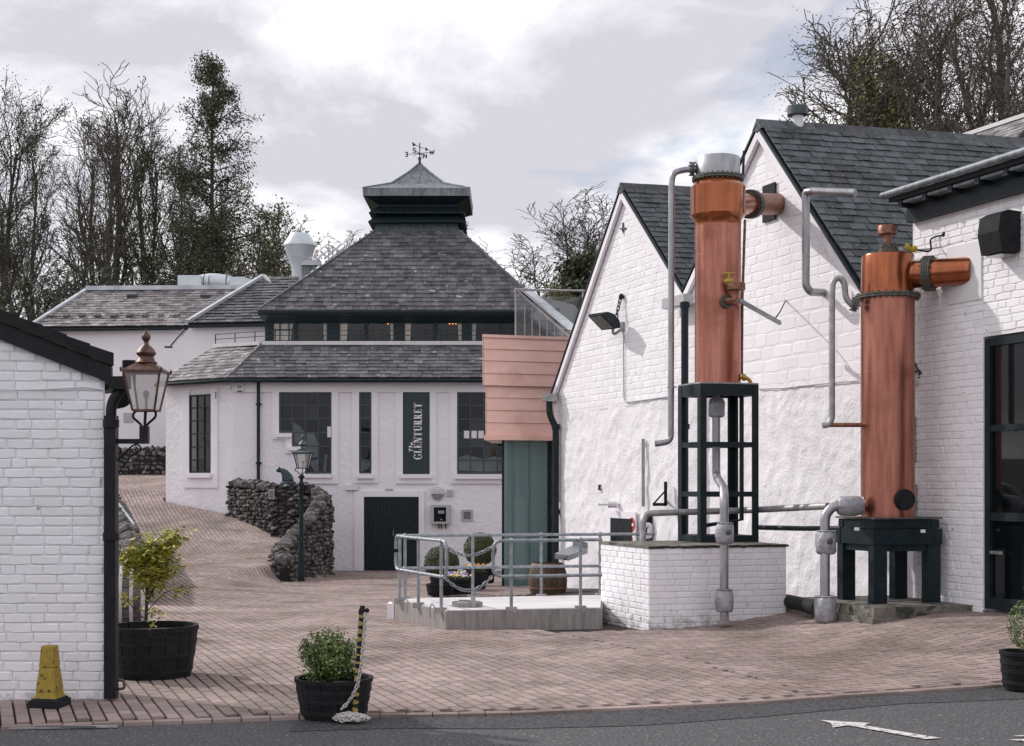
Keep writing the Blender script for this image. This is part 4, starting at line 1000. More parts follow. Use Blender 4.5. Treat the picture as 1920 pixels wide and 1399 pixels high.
# terrace railing
t = thing('railing', 'thin black terrace railing above the slate skirt roof', 'railing', TC + UP * .05)
b = MB(); rz = lambda y: Z(y, TD + .2)
pts = [TLp + UP * .0, TC + V((.3, .3, 0)), V((TRt.x, TD + .3, TZ))]
zt_ = TZ + .42
b1 = []
for (p, q, n) in ((pts[0], pts[1], 3), (pts[1], pts[2], 14)):
    for i in range(n + (1 if q is pts[2] else 0)):
        f = i / n; r = p + (q - p) * f; b.bar(V((r.x, r.y, TZ - .02)), V((r.x, r.y, zt_)), .025, .025)
b.build('post', 'dark_paint', t)
for k in range(3):
    b = MB()
    for (p, q) in ((pts[0], pts[1]), (pts[1], pts[2])):
        z = zt_ - k * .14; b.bar(V((p.x, p.y, z)), V((q.x, q.y, z)), .02, .016)
    b.build('rail', 'dark_paint', t)

# ---------------------------------------------------------------- rear white building with two roofs
D = 50.0
rear = thing('rear_building', 'long low white building behind with two hipped grey slate roofs', 'building', (X(250, D), D, 2))
b = MB(); b.prism([P(74, 850, D), P(340, 850, D), P(340, 610, D), P(74, 612, D)], (0, 7, 0)); wl_ = b.build('wall', 'render_smooth', rear)
b = MB(); Dg = 47.0
b.prism([P(322, 860, Dg), P(540, 860, Dg), P(540, 604, Dg), P(362, 606, Dg), P(322, 655, Dg)], (.4, 6, 0)); b.build('wall', 'render_smooth', rear)
eL, eR = P(56, 614, D - .3), P(380, 611, D - .3); tL, tR = P(162, 546, D + 3.2), P(470, 544, D + 3.2)
b = MB(); b.prism([eL, eR, tR, tL], (0, .1, -.12)); r1_ = b.build('roof', 'slate_joint', rear)
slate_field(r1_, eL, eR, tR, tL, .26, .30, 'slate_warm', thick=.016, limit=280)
b = MB(); b.bar(eL + UP * .06, tL + UP * .06, .16, .10); b.bar(tL + UP * .1, tR + UP * .1, .28, .16); b.build('hip_flashing', 'lead_pale', r1_)
b = MB()
for i in range(9): b.obox(eL + (tL - eL) * .22 + FX * (.15 + i * .56) + UP * .05, FX * .2, V((0, .15, .10)), V((0, -.05, .05)))
b.build('snow_guard', 'slate_dark', r1_)
for px in (238, 376):
    p = P(px, 562, D + 2.3); b = MB(); b.obox(p, FX * .34, V((0, .25, .05)), V((0, -.08, .16))); b.build('roof_vent', 'slate_dark', r1_)
e2L, e2R = P(352, 607, Dg - .25), P(560, 603, Dg - .25); t2 = P(493, 521, Dg + 3.4); t2r = P(560, 540, Dg + 3.4)
b = MB(); b.prism([e2L, e2R, t2r, t2], (0, .1, -.12)); r2_ = b.build('roof', 'slate_joint', rear)
slate_field(r2_, e2L, e2R, t2r, t2, .26, .30, 'slate_grey', thick=.016, limit=220)
b = MB(); b.bar(e2L + UP * .08, t2 + UP * .08, .16, .10); b.bar(t2 + UP * .08, P(526, 552, Dg + 2.5) + UP * .08, .18, .10); b.build('hip_flashing', 'lead_pale', r2_)
b = MB(); b.tube([eL - V((0, .05, .10)), eR - V((0, .05, .10))], .05, 8); b.tube([e2L - V((0, .05, .10)), e2R - V((0, .05, .10))], .05, 8); b.build('gutter', 'dark_paint', rear, True)
b = MB(); b.prism([P(525, 560, 49.5), P(495, 522, 51), P(560, 560, 53)], (.2, .2, -.1)); b.build('back_slope', 'slate_grey', r2_)
b = MB(); b.box(X(232, D), X(250, D), D - .03, D, Z(792, D), Z(774, D)); b.build('wall_vent', 'plastic_grey', rear)
b = MB(); b.tube([P(345, 618, Dg - .1), P(320, 648, Dg - .5)], .03, 6); b.obox(P(308, 652, Dg - .5), FX * .24, V((0, .15, 0)), UP * .05); b.build('lamp_bracket', 'dark_paint', rear)
# roof plant behind: duct run, cowl, platform
t = thing('ventilation_duct', 'silver rectangular duct run lying along the rear slate ridge', 'duct', P(395, 545, D + 4))
DD = D + 4.2
b = MB(); b.prism([P(333, 546, DD), P(377, 546, DD), P(377, 516, DD), P(333, 516, DD)], (0, .8, 0)); b.prism([P(430, 546, DD), P(455, 546, DD), P(455, 519, DD), P(430, 519, DD)], (0, .8, 0)); b.prism([P(455, 546, DD), P(492, 543, DD), P(492, 530, DD), P(455, 519, DD)], (0, .8, 0)); b.prism([P(492, 552, DD), P(550, 552, DD), P(550, 527, DD), P(492, 527, DD)], (0, .6, 0)); b.build('duct_box', 'duct_metal', t)
b = MB(); b.tube(bend([P(372, 531, DD + .4), P(400, 526, DD + .4), P(432, 532, DD + .4)], .4), .30, 14); b.build('elbow', 'duct_metal', t, True)
b = MB()
for px in (386, 396, 428): b.lathe([(.32, -.02), (.32, .02)], P(px, 529, DD + .4), 14, axis=(1, -.1, 0))
b.build('flange', 'lead', t)
t = thing('exhaust_cowl', 'silver barrel shaped exhaust cowl above the rear roofs', 'exhaust cowl', P(562, 520, 53))
D3 = 53; k = F / D3
c = P(562, 520, D3); b = MB(); b.lathe([(15 / k, -.3), (15 / k, (520 - 505) / k), (30 / k, (520 - 461) / k)], c, 24); b.build('cone', 'duct_metal', t, True)
b = MB(); b.lathe([(30.6 / k, (520 - 462) / k), (30.6 / k, (520 - 459) / k), (17 / k, (520 - 438) / k), (16 / k, (520 - 438.5) / k)], c, 24); b.build('hood', 'duct_metal', t, True)
b = MB(); b.tube(bend([c + UP * .1, c - UP * .3, P(535, 545, D3), P(520, 552, D3)], .5), .28, 14); b.build('elbow', 'duct_metal', t, True)
t = thing('roof_ventilator', 'small box ventilator with white lid on the ridge beside the exhaust cowl', 'ventilator', P(582, 515, 49))
D3 = 49; b = MB(); b.prism([P(566, 520, D3), P(600, 520, D3), P(600, 497, D3), P(566, 497, D3)], (0, .6, 0)); b.build('box', 'lead', t)
b = MB(); b.prism([P(563, 497, D3 - .1), P(604, 497, D3 - .1), P(596, 487, D3 - .1), P(572, 487, D3 - .1)], (0, .8, 0)); b.build('lid', 'lead_pale', t)
t = thing('access_platform', 'white metal roof ladder and platform frame behind the slate roof', 'roof ladder', P(615, 500, 51.5))
D3 = 51.5; b = MB()
for p, q in (((578, 486), (614, 458)), ((590, 490), (622, 464)), ((614, 458), (650, 478)), ((616, 462), (616, 492)), ((624, 460), (624, 488)), ((632, 468), (632, 484)), ((600, 470), (612, 482)), ((588, 478), (600, 490)), ((610, 462), (624, 476)), ((650, 460), (614, 490)), ((640, 458), (608, 486))): b.bar(P(*p, D3), P(*q, D3 + .2), .05, .05)
b.build('frame', 'plastic_white', t)
b = MB(); b.bar(P(545, 545, 47.6), P(604, 500, 48.4), .22, .14); b.build('walkway', 'lead_pale', t)
# ================================================================ COPPER CLAD BAY over the glass porch
B0 = V((X(905, 28.2), 28.2, 0)); BD = V((.95, .31, 0)).normalized(); BN = V((BD.y, -BD.x, 0)); DV = V((.05, 1, 0))
D = 28.2; zt_, zb_ = Z(628, D), Z(825, D); zm_ = Z(722.5, D)
bay = thing('copper_bay', 'copper clad bay of overlapping sheets jutting out over the glass porch', 'bay', B0 + V((1, 1, zb_)))
BL = 1.84
b = MB()
def bbox(mb, s0, s1, z0, z1, off, dep):  # along the front, offset proud of it, depth back
    mb.obox(B0 + BD * s0 + BN * off + UP * z0, BD * (s1 - s0), UP * (z1 - z0), DV * dep)
bbox(b, .10, BL, zm_ + .02, zt_ - .04, -.02, 2.6); bbox(b, .16, BL - .2, zb_ + .03, zm_ + .02, -.06, 2.6); b.build('core', 'dark_paint', bay)
ys_ = [640, 654, 676, 699.5, 722.5, 745, 768.5, 792, 815.5]
for i in range(8):
    z1, z0 = Z(ys_[i], D) if i else Z(634, D), Z(ys_[i + 1], D)
    up_ = i < 4; b = MB(); s0 = 0 if up_ else .075
    o0 = .0 if up_ else -.05
    if i == 0: z1 = zt_ - .05
    p = [B0 + BD * s0 + UP * z0 + BN * (o0 + .022), B0 + BD * (BL if up_ else BL - .1) + UP * z0 + BN * (o0 + .022), B0 + BD * (BL if up_ else BL - .1) + UP * (z1 - .004) + BN * (o0 + .003), B0 + BD * s0 + UP * (z1 - .004) + BN * (o0 + .003)]
    b.prism(p, -BN * .02)
    b.prism([p[0], p[3], p[3] + DV * 2.4, p[0] + DV * 2.4], BD * .02)
    b.build('sheet', 'copper_sheet', bay)
b = MB(); bbox(b, -.02, BL + .03, zt_ - .05, zt_ + .01, .035, 2.6); b.build('coping', 'copper_sheet', bay)
b = MB(); bbox(b, .02, BL - .08, zb_, zb_ + .10, .03, 2.5); b.build('base_trim', 'copper_sheet', bay)
b = MB(); bbox(b, BL, BL + .7, zm_, zt_ - .12, -.4, 1.8); b.build('return', 'copper_sheet', bay)
porch = thing('glass_porch', 'frameless green tinted glass porch beneath the copper bay', 'porch', P(990, 1118, 28.6))
g0 = B0 + BD * .47 - BN * .18; gz0 = -1.2; gw = 1.0
for i, (s0, s1) in enumerate(((0, .56), (.57, .95))):
    b = MB(); b.obox(g0 + BD * s0 + UP * gz0, BD * (s1 - s0), UP * (zb_ - gz0), BN * .015); b.build('pane', 'glass_teal', porch)
b = MB(); b.obox(g0 + UP * gz0, DV * 2.4, UP * (zb_ - gz0), BD * .015); b.build('pane', 'glass_teal', porch)
b = MB(); b.obox(g0 - BD * .02 + UP * gz0 + BN * .016, BD * .045, UP * (zb_ - gz0), BN * .01); b.obox(g0 + BD * .96 + UP * gz0 - BN * .1, BD * .05, UP * (zb_ - gz0), BN * .12); b.build('edge_post', 'dark_paint', porch)
b = MB(); b.obox(g0 + BD * 1.08 + UP * gz0 - BN * .25, BD * .10, UP * (zb_ - gz0), BN * .1); b.build('door_post', 'oak_stave', porch)
b = MB(); b.obox(g0 + BD * 1.2 + UP * gz0 - BN * .30, BD * 1.2, UP * (zb_ - gz0), BN * .1); b.build('dark_panel', 'dark_paint', porch)
b = MB(); b.obox(g0 + DV * 2.5 - BD * .1 + UP * gz0, BD * 2.0, UP * (zb_ - gz0), DV * .1); b.build('back_wall', 'render_smooth', porch)
b = MB(); b.obox(g0 + BD * .12 + DV * 1.2 + UP * gz0, BD * .10, UP * (zb_ - gz0), DV * .05); b.obox(g0 + BD * .50 + DV * .9 + UP * gz0, BD * .07, UP * (zb_ - gz0), DV * .05); b.obox(g0 + BD * .72 + DV * 1.6 + UP * gz0, BD * .16, UP * (zb_ - gz0), DV * .05); b.build('reflection_strip', 'plastic_white', porch)  # white strips added inside to imitate reflections in the porch glass
b = MB(); b.obox(g0 + BD * .3 - BN * .9 + UP * (zb_ - 1.25), BD * .03, UP * .9, BN * .02); b.build('handle', 'dark_paint', porch)
# glass balustrade on top of the bay
t = thing('glass_balustrade', 'glass balustrade with a tubular handrail above the copper bay', 'balustrade', P(967, 630, 29.3))
D = 29.3; b = MB(); b.quad(P(968, 632, D), P(1068, 634, D + .5), P(968, 546, D), P(968, 546, D)) if False else b.poly([P(968, 632, D), P(1070, 636, D), P(970, 548, D)]); b.build('pane', 'glass_clear', t)
b = MB(); b.poly([P(1000, 600, D + 1.6), P(1110, 600, D + 1.6), P(1110, 556, D + 1.6), P(1000, 556, D + 1.6)]); b.build('pane', 'glass_clear', t)
b = MB(); b.tube([P(966, 543, D), P(1112, 546, D + 1.5)], .028, 10); b.tube([P(969, 545, D), P(1076, 638, D)], .02, 8); b.build('handrail', 'steel', t, True)
b = MB(); b.tube([P(967, 632, D), P(967, 545, D)], .02, 8); b.tube([P(1094, 632, D + 1.5), P(1094, 548, D + 1.5)], .03, 8); b.build('post', 'steel', t, True)
b = MB()
for i in range(6): b.tube([P(984 + i * 14, 632, D - .02), P(984 + i * 14, 562 + i * 12, D - .02)], .014, 6)
b.build('baluster', 'galvanised', t, True)

# ================================================================ LEFT BRICK OUTBUILDING
DL = 11.1; xr_ = X(197, DL); HX = -5.6
lb = thing('brick_outbuilding', 'white painted brick gable end with black bargeboard beside the wall lantern', 'building', (-4, DL, 0))
def ltop(x): return tab(x, [(-6.4, 3.75), (X(0, DL), Z(632, DL)), (xr_, Z(716, DL))])
b = MB(); pts = [(-6.4, -.1), (xr_ - .006, -.1), (xr_ - .006, ltop(xr_)), (X(0, DL), ltop(X(0, DL))), (-6.4, 3.75)]
b.prism([V((x, DL + .006, z)) for x, z in pts], V((-.35, .62, 0))); lw = b.build('wall', 'joint_paint', lb)
def lsp(z):
    xs_ = [HX + (xr_ - HX) * i / 200 for i in range(201)]; ok = [x for x in xs_ if ltop(x) > z + .03]
    return [(min(ok) + 6.4, max(ok) + 6.4)] if ok else []
brick_field(lw, (-6.4, DL, 0), (1, 0, 0), (0, -1, 0), .0, 3.70, .0755, .228, lsp, proud=.006, joint=.003, jl=.12)
b = MB()
q = [V((x, DL - .05, ltop(x) - .02)) for x in (-6.4, X(0, DL), xr_ + .06)]
for i in range(2): b.prism([q[i], q[i + 1], q[i + 1] + UP * .135, q[i] + UP * .135], (0, .05, 0))
b.build('bargeboard', 'black_paint', lb)
b = MB()
for i in range(2):
    a_, c_ = q[i] + UP * .136, q[i + 1] + UP * .136 + (V((.03, 0, -.01)) if i == 1 else V())
    n = 5 if i else 6
    for j in range(n):
        p0 = a_ + (c_ - a_) * (j / n); p1 = a_ + (c_ - a_) * ((j + 1) / n); h = .10
        b.prism([p0 - V((0, .03, 0)), p1 - V((0, .03, 0)) + UP * .012, p1 - V((0, .03, 0)) + UP * (h + .012), p0 - V((0, .03, 0)) + UP * h], V((-.35, .70, 0)))
b.build('roof', 'black_rubber', lb)
b = MB(); e = V((xr_ + .06, DL - .06, ltop(xr_) + .0)); b.obox(e + V((0, 0, -.06)), (.16, 0, 0), (-.35, .6, 0), (0, 0, .10)); b.build('gutter', 'black_paint', lb)
t = thing('downpipe', 'black square downpipe at the corner of the white brick gable', 'downpipe', (xr_ + .05, DL, 0))
px_ = xr_ + .055; py_ = DL - .03
b = MB(); b.obox((px_ - .045, py_ - .04, 0.02), (.09, 0, 0), (0, .09, 0), (0, 0, 2.2)); b.build('pipe', 'black_paint', t)
b = MB(); b.tube(bend([V((px_, py_, 2.15)), V((px_, py_, 2.32)), V((px_ + .07, py_ + .05, 2.44)), V((px_ + .07, py_ + .05, 2.52))], .08), .042, 12); b.build('swan_neck', 'black_paint', t, True)
for q in (2.13, 1.25): b = MB(); b.lathe([(.064, q), (.064, q + .06)], (px_, py_, 0), 12); b.build('socket', 'black_paint', t, True)
b = MB(); b.tube(bend([V((px_ + .03, py_ + .05, .155)), V((px_ + .085, py_ + .05, .155)), V((px_ + .095, py_ + .05, .09)), V((px_ + .03, py_ + .05, .085))], .03), .012, 8); b.build('drain_bend', 'flange', t, True)
# vent stack and big bend behind
t = thing('flue', 'black flue pipe with a swept elbow behind the wall lantern', 'flue', (X(243, DL + .5), DL + .5, 2))
D = DL + .5; b = MB(); b.tube(bend([P(212, 755, D), P(235, 752, D), P(242, 720, D), P(242, 676, D)], .14, 8), [.055] * 18 if False else .055, 14); b.build('pipe', 'black_rubber', t, True)
t = thing('cable', 'thin white cable running across the white brick gable', 'cable', (X(100, DL), DL - .02, 2.6))
b = MB(); b.tube([P(-40, 733, DL - .02), P(60, 731, DL - .02), P(120, 728, DL - .02), P(160, 726, DL - .02), P(196, 731, DL - .02)], .006, 6); b.build('wire', 'plastic_white', t)

def lantern(t, c, w, h, mat_f, scale=1):
    """four sided tapering lantern; c = middle of its lower rim, w = half width at the top, h = glass height"""
    w0 = w * .60; z0 = c.z; z1 = z0 + h
    rot = math.radians(0); C2 = (c.x, c.y)
    cor = lambda r, z: [V((c.x + i * r, c.y + j * r, z)) for i, j in ((-1, -1), (1, -1), (1, 1), (-1, 1))]
    a, d = cor(w0, z0), cor(w, z1)
    for i in range(4):
        b = MB(); b.quad(a[i], a[(i + 1) % 4], d[(i + 1) % 4], d[i]); b.build('pane', 'glass_frost', t)
    b = MB()
    for i in range(4): b.bar(a[i], d[i], w * .09, w * .09); b.bar(a[i], a[(i + 1) % 4], w * .10, w * .10); b.bar(d[i], d[(i + 1) % 4], w * .12, w * .13)
    b.build('frame', mat_f, t)
    b = MB(); b.frus(C2, w * 1.08, z1 + w * .06, C2, w * .50, z1 + w * .46); b.build('hood', mat_f if mat_f == 'lantern_bronze' else 'lead_dark', t)
    b = MB()
    for p in cor(w * 1.1, z1 + w * .08): b.ball(p, w * .07, w * .07, w * .15, 6, 4)
    b.build('finial', mat_f, t)
    z = z1 + w * .46
    b = MB(); b.lathe([(w * .56, 0), (w * .62, w * .06), (w * .50, w * .16), (w * .40, w * .40), (w * .52, w * .52), (w * .54, w * .60), (w * .40, w * .85), (w * .16, w * 1.05), (w * .12, w * 1.2), (w * .25, w * 1.42), (w * .22, w * 1.6), (w * .07, w * 1.75), (w * .05, w * 1.9)], (c.x, c.y, z), 20); b.build('dome', 'lantern_bronze' if mat_f == 'lantern_bronze' else 'lead_dark', t, True)
    b = MB(); b.lathe([(w * .09, 0), (w * .07, h * .30), (w * .16, h * .36), (w * .17, h * .48), (w * .05, h * .52)], (c.x, c.y, z0), 12); b.build('burner', 'plastic_grey', t, True)
DW = DL - .02; wlc = P(274, 770, DW); k = F / DW
t = thing('wall_lantern', 'large copper topped gas lantern on a scrolled black wall bracket', 'lantern', wlc - UP * .25)
lantern(t, wlc, 34 / k, 72 / k, 'lantern_bronze')
b = MB(); b.obox(P(213, 832, DW), FX * (64 / k), (0, .06, 0), UP * (9 / k)); b.obox(P(261, 823, DW), FX * (16 / k), (0, .06, 0), UP * (24 / k)); b.build('bracket', 'black_paint', t)
b = MB(); zz_ = DW + .03
for s in (-1, 1):
    b.tube(bend([P(270 + s * 2, 803, zz_), P(270 + s * 7, 795, zz_), P(270 + s * 22, 782, zz_), P(272 + s * 20, 772, zz_), P(273 + s * 12, 769, zz_)], .06, 6), .010, 8)
b.tube([P(271, 805, zz_), P(273, 768, zz_)], .012, 8); b.build('cradle', 'black_paint', t, True)
b = MB(); sc_ = [P(218, 868, zz_), P(232, 852, zz_), P(245, 838, zz_), P(256, 832, zz_), P(264, 838, zz_), P(263, 847, zz_), P(256, 848, zz_), P(253, 842, zz_)]
b.tube(bend(sc_, .02, 4), .007, 6); b.build('scroll', 'black_paint', t, True)
# cone and yellow cone parts
cb = ground(X(94, 10.75), 10.75); cp_ = V((X(93, 10.78), 10.78, cb + .004)); k = F / 10.78
t = thing('safety_cone', 'scuffed yellow four sided safety cone on a black base against the brick wall', 'safety cone', cp_)
def rotsq(r, z, a): return [cp_ + V((r * math.cos(a + i * math.pi / 2), r * math.sin(a + i * math.pi / 2), z)) for i in range(4)]
def sqf(b, r0, z0, r1, z1, a=math.radians(-52), cap=True):
    A_, B_ = rotsq(r0, z0, a), rotsq(r1, z1, a); b.add(A_ + B_, [(0, 1, 5, 4), (1, 2, 6, 5), (2, 3, 7, 6), (3, 0, 4, 7), (3, 2, 1, 0), (4, 5, 6, 7)])
b = MB(); sqf(b, .165, 0, .165, .055); sqf(b, .150, .055, .14, .07); b.build('base', 'black_rubber', t)
b = MB(); sqf(b, .128, .07, .122, .085); sqf(b, .112, .085, .103, .125); sqf(b, .108, .125, .079, .30); sqf(b, .082, .305, .066, .455); sqf(b, .066, .455, .060, .462); b.build('body', 'cone_yellow', t)

# ================================================================ PLANTERS, LEAVES
def leaf_cloud(pts, size, mat, name, parent, up=0.3, kind=None, quad=True):
    b = MB()
    for p, nrm in pts:
        s = size * RND.uniform(.65, 1.3)
        n = (nrm + V((RND.gauss(0, .6), RND.gauss(0, .6), RND.gauss(0, .6) + up))).normalized(); x = n.orthogonal().normalized(); a = RND.uniform(0, 6.28)
        y = n.cross(x); x, y = x * math.cos(a) + y * math.sin(a), y * math.cos(a) - x * math.sin(a)
        if quad: b.add([p - x * s * .5, p + y * s * .30 + n * s * .05, p + x * s * .55, p - y * s * .30 + n * s * .05], [(0, 1, 2, 3)])
        else:
            vs = [p]; 
            for q, l in ((-2.2, .45), (-1.5, .35), (-1.1, .75), (-.55, .4), (0, 1.0), (.55, .4), (1.1, .75), (1.5, .35), (2.2, .45)): vs.append(p + (x * math.cos(q) + y * math.sin(q)) * s * l + n * s * .12 * abs(q))
            b.add(vs, [(0, i, i + 1) for i in range(1, 9)])
    o = b.build(name, mat, parent); 
    if kind: o['kind'] = kind
    return o
def tub(parent_label, loc, rb, rt, h, group='black half barrel planters', staves=14, oval=1.0, n=28, name='planter', mat='black_stave'):
    t = thing(name, parent_label, 'planter', loc, group)
    loc = V(loc); sub = MB()
    for i in range(staves):
        a0, a1 = 2 * math.pi * i / staves + .012, 2 * math.pi * (i + 1) / staves - .012; vs = []
        m = 3
        pr = [(rb, 0), ((rb * .45 + rt * .55) * 1.01, h * .5), (rt, h), (rt - .025, h), (rt - .03, h - .07)]
        for r, z in pr:
            for j in range(m): a = a0 + (a1 - a0) * j / (m - 1); vs.append(loc + V((r * math.cos(a), r * math.sin(a), z)))
        b = MB(); b.add(vs, [(q * m + j, q * m + j + 1, (q + 1) * m + j + 1, (q + 1) * m + j) for q in range(len(pr) - 1) for j in range(m - 1)]); b.build('stave', mat, t)
    b = MB(); rr = lambda f: rb + (rt - rb) * f
    b.lathe([(rr(.0) * .98, .01), (rr(1) - .02, h - .06)], loc, n); b.build('lining', 'soil', t, True)
    for f in (.12, .42, .66, .9):
        b = MB(); b.lathe([(rr(f) + .002, h * f), (rr(f) + .009, h * f + .002), (rr(f + .06) + .009, h * f + .03), (rr(f + .06) + .002, h * f + .032)], loc, n, caps=False); b.build('hoop', 'black_rubber', t, True)
    return t
def ball_pts(c, r, n, jit=.06, squash=1.0):
    out_ = []
    for i in range(n):
        d = V((RND.gauss(0, 1), RND.gauss(0, 1), RND.gauss(0, 1))).normalized()
        rr = r * (1 - abs(RND.gauss(0, jit))) * (1 + .05 * noise.noise(d * 3))
        out_.append((c + V((d.x * rr, d.y * rr, d.z * rr * squash)), d))
    return out_
# near tub with box bush
gl = V((X(626, 10.42), 10.42, -.012)); k = F / 10.42
t1 = tub('small black half barrel with a round box bush beside the striped post', gl, .232, .283, .285, oval=1)
bu = thing('box_bush', 'small leafy box bush growing in the black half barrel by the striped post', 'shrub', gl + UP * .24)
c = gl + V((-.035, 0, .42))
b = MB()
for i in range(26):
    a = RND.uniform(0, 6.28); e = V((math.cos(a), math.sin(a), 0)) * RND.uniform(.02, .17); b.tube([c - UP * .20, c + e * .5 - UP * .05, c + e + UP * RND.uniform(.0, .16)], .004, 4)
b.build('stems', 'bark', bu)
pts = []
for i in range(95):      # sprigs
    d = V((RND.gauss(0, 1), RND.gauss(0, 1), RND.gauss(0.15, .8))).normalized(); L_ = RND.uniform(.13, .215); e = c + V((d.x * L_, d.y * L_, d.z * L_ * .95))
    tipdir = (d + UP * .9).normalized(); n_ = RND.randrange(22, 34)
    for j in range(n_):
        p = e + tipdir * (j / n_ * .07 - .03) + V((RND.gauss(0, .020), RND.gauss(0, .020), RND.gauss(0, .018))); pts.append((p, d))
pts += ball_pts(c, .165, 1800, .18)
leaf_cloud(pts, .027, 'leaf_box', 'foliage', bu, kind='stuff')
tips = []
for i in range(420):
    d = V((RND.gauss(0, 1), RND.gauss(0, 1), RND.gauss(.4, .8))).normalized(); tips.append((c + V((d.x, d.y, d.z * 1.02)) * RND.uniform(.17, .235), d))
leaf_cloud(tips, .020, 'leaf_box_tip', 'young_leaves', bu, kind='stuff')
# big tub with maple
gl = V((X(287, 12.5), 12.5, .0)); t2 = tub('large black half barrel with a yellow leaved maple beside the brick outbuilding', gl, .325, .390, .45, staves=18, n=36)
mp_ = thing('maple_sapling', 'yellow green maple sapling growing in the large black tub', 'sapling', gl + UP * .4)
b = MB(); tips = []; base = gl + V((-.05, 0, .40)); kk = F / 12.5
def mpx(px, py, d=0): return P(px, py, 12.5 + d)
limbs = [[(272, 1165), (274, 1120), (282, 1080), (300, 1040), (320, 1020), (326, 1000)], [(272, 1165), (276, 1115), (268, 1070), (262, 1040), (250, 1030)], [(273, 1140), (284, 1110), (300, 1085), (310, 1065), (318, 1045)],
         [(273, 1150), (290, 1130), (310, 1110), (345, 1100)], [(272, 1160), (255, 1150), (243, 1130), (232, 1120)], [(274, 1110), (285, 1060), (283, 1030), (284, 1012)], [(274, 1120), (258, 1085), (240, 1062), (232, 1050)], [(272, 1165), (278, 1148), (288, 1152)], [(282, 1085), (305, 1075), (322, 1070)]]
for i, l in enumerate(limbs):
    dd = RND.uniform(-.12, .12); pts = [mpx(x, y, dd * j / len(l)) for j, (x, y) in enumerate(l)]
    b.tube(bend(pts, .05, 3), .009 if i < 3 else .005, 5)
    for j in range(1, len(pts)):
        if i in (3, 4, 7) and j < len(pts) - 1: continue
        for m in range(1 if j < 2 else 14 if i not in (3, 4, 7) else 7): tips.append(pts[j] + (pts[j - 1] - pts[j]) * RND.uniform(0, .5))
b.build('branches', 'bark_dark', mp_)
lp = []
for p in tips:
    for m in range(4):
        w = .055; lp.append((p + V((RND.gauss(0, w), RND.gauss(0, w), RND.gauss(-.01, w * .7))), UP))
dense = [(252, 1040), (280, 1035), (300, 1040), (265, 1052), (292, 1055), (242, 1045), (312, 1030), (285, 1070), (270, 1085), (300, 1072), (326, 1008)]
for (x, y) in dense:
    for m in range(80): lp.append((mpx(x + RND.gauss(0, 9), y + RND.gauss(0, 8), RND.gauss(0, .10)), UP))
leaf_cloud(lp, .046, 'leaf_maple', 'foliage', mp_, up=.9, kind='stuff', quad=False)
# tub at the right edge
gl = V((X(1917, 11.75), 11.75, .0)); t3 = tub('black half barrel with a clipped bush at the right edge of the paving', gl, .150, .178, .31, staves=12)
bu = thing('box_bush', 'clipped bush growing in the tub at the right edge of the paving', 'shrub', gl + UP * .3)
leaf_cloud(ball_pts(gl + V((.05, 0, .52)), .17, 1500, .12, 1.3), .024, 'leaf_box', 'foliage', bu, kind='stuff')
b = MB(); b.tube([gl + V((.03, 0, .22)), gl + V((.05, 0, .5))], .012, 6); b.build('stems', 'bark', bu)
# tubs by the glass porch
def gp(px, D): return V((X(px, D), D, ground(X(px, D), D)))
k25 = F / 25
tub('empty low black tub nearest the white platform among the porch planters', P(826, 1121, 25.2), .215, .255, .24, 'tubs by the glass porch', 10, n=20)
tb = tub('low black tub of mixed pansies in front of the round clipped shrubs', P(858, 1117, 25.6), .235, .275, .30, 'tubs by the glass porch', 10, n=20)
tc_ = tub('black tub of orange and white pansies behind the front flower tub', P(889, 1104, 27), .215, .25, .33, 'tubs by the glass porch', 10, n=20)
td = tub('black tub carrying the topiary ball nearest the glass porch', P(906, 1093, 28.6), .21, .24, .30, 'tubs by the glass porch', 10, n=20)
te = tub('black tub carrying the lower wide topiary ball', P(829, 1099, 27.0), .21, .25, .30, 'tubs by the glass porch', 10, n=20)
def flowers(loc, r, z, mats, label, nm):
    f = thing('pansies', label, 'flowers', loc + UP * z); pts = []
    for i in range(500): a = RND.uniform(0, 6.28); rr = r * RND.random() ** .5; pts.append((loc + V((rr * math.cos(a), rr * math.sin(a), z + RND.uniform(-.03, .09) * (1 - (rr / r) ** 2 * .5))), UP))
    leaf_cloud(pts, .05, 'leaf_topiary', 'foliage', f, kind='stuff')
    for m in mats:
        b = MB()
        for i in range(nm):
            a = RND.uniform(0, 6.28); rr = r * RND.random() ** .5; c = loc + V((rr * math.cos(a), rr * math.sin(a), z + RND.uniform(.06, .13))); n = V((RND.gauss(0, .4), -.8, .6 + RND.gauss(0, .3))).normalized(); x = n.orthogonal().normalized(); y = n.cross(x); s = .028
            b.add([c] + [c + (x * math.cos(q) + y * math.sin(q)) * s * (1.1 if j % 2 else .8) for j, q in enumerate([i_ * math.pi / 5 for i_ in range(10)])], [(0, 1 + j, 1 + (j + 1) % 10) for j in range(10)])
        o = b.build('petals', m, f); o['kind'] = 'stuff'
flowers(P(858, 1117, 25.6), .24, .30, ('petal_yellow', 'petal_violet', 'petal_white'), 'yellow and violet pansies in the front flower tub', 16)
flowers(P(889, 1104, 27), .21, .33, ('petal_orange', 'petal_white', 'petal_yellow'), 'orange and white pansies in the tub behind', 14)
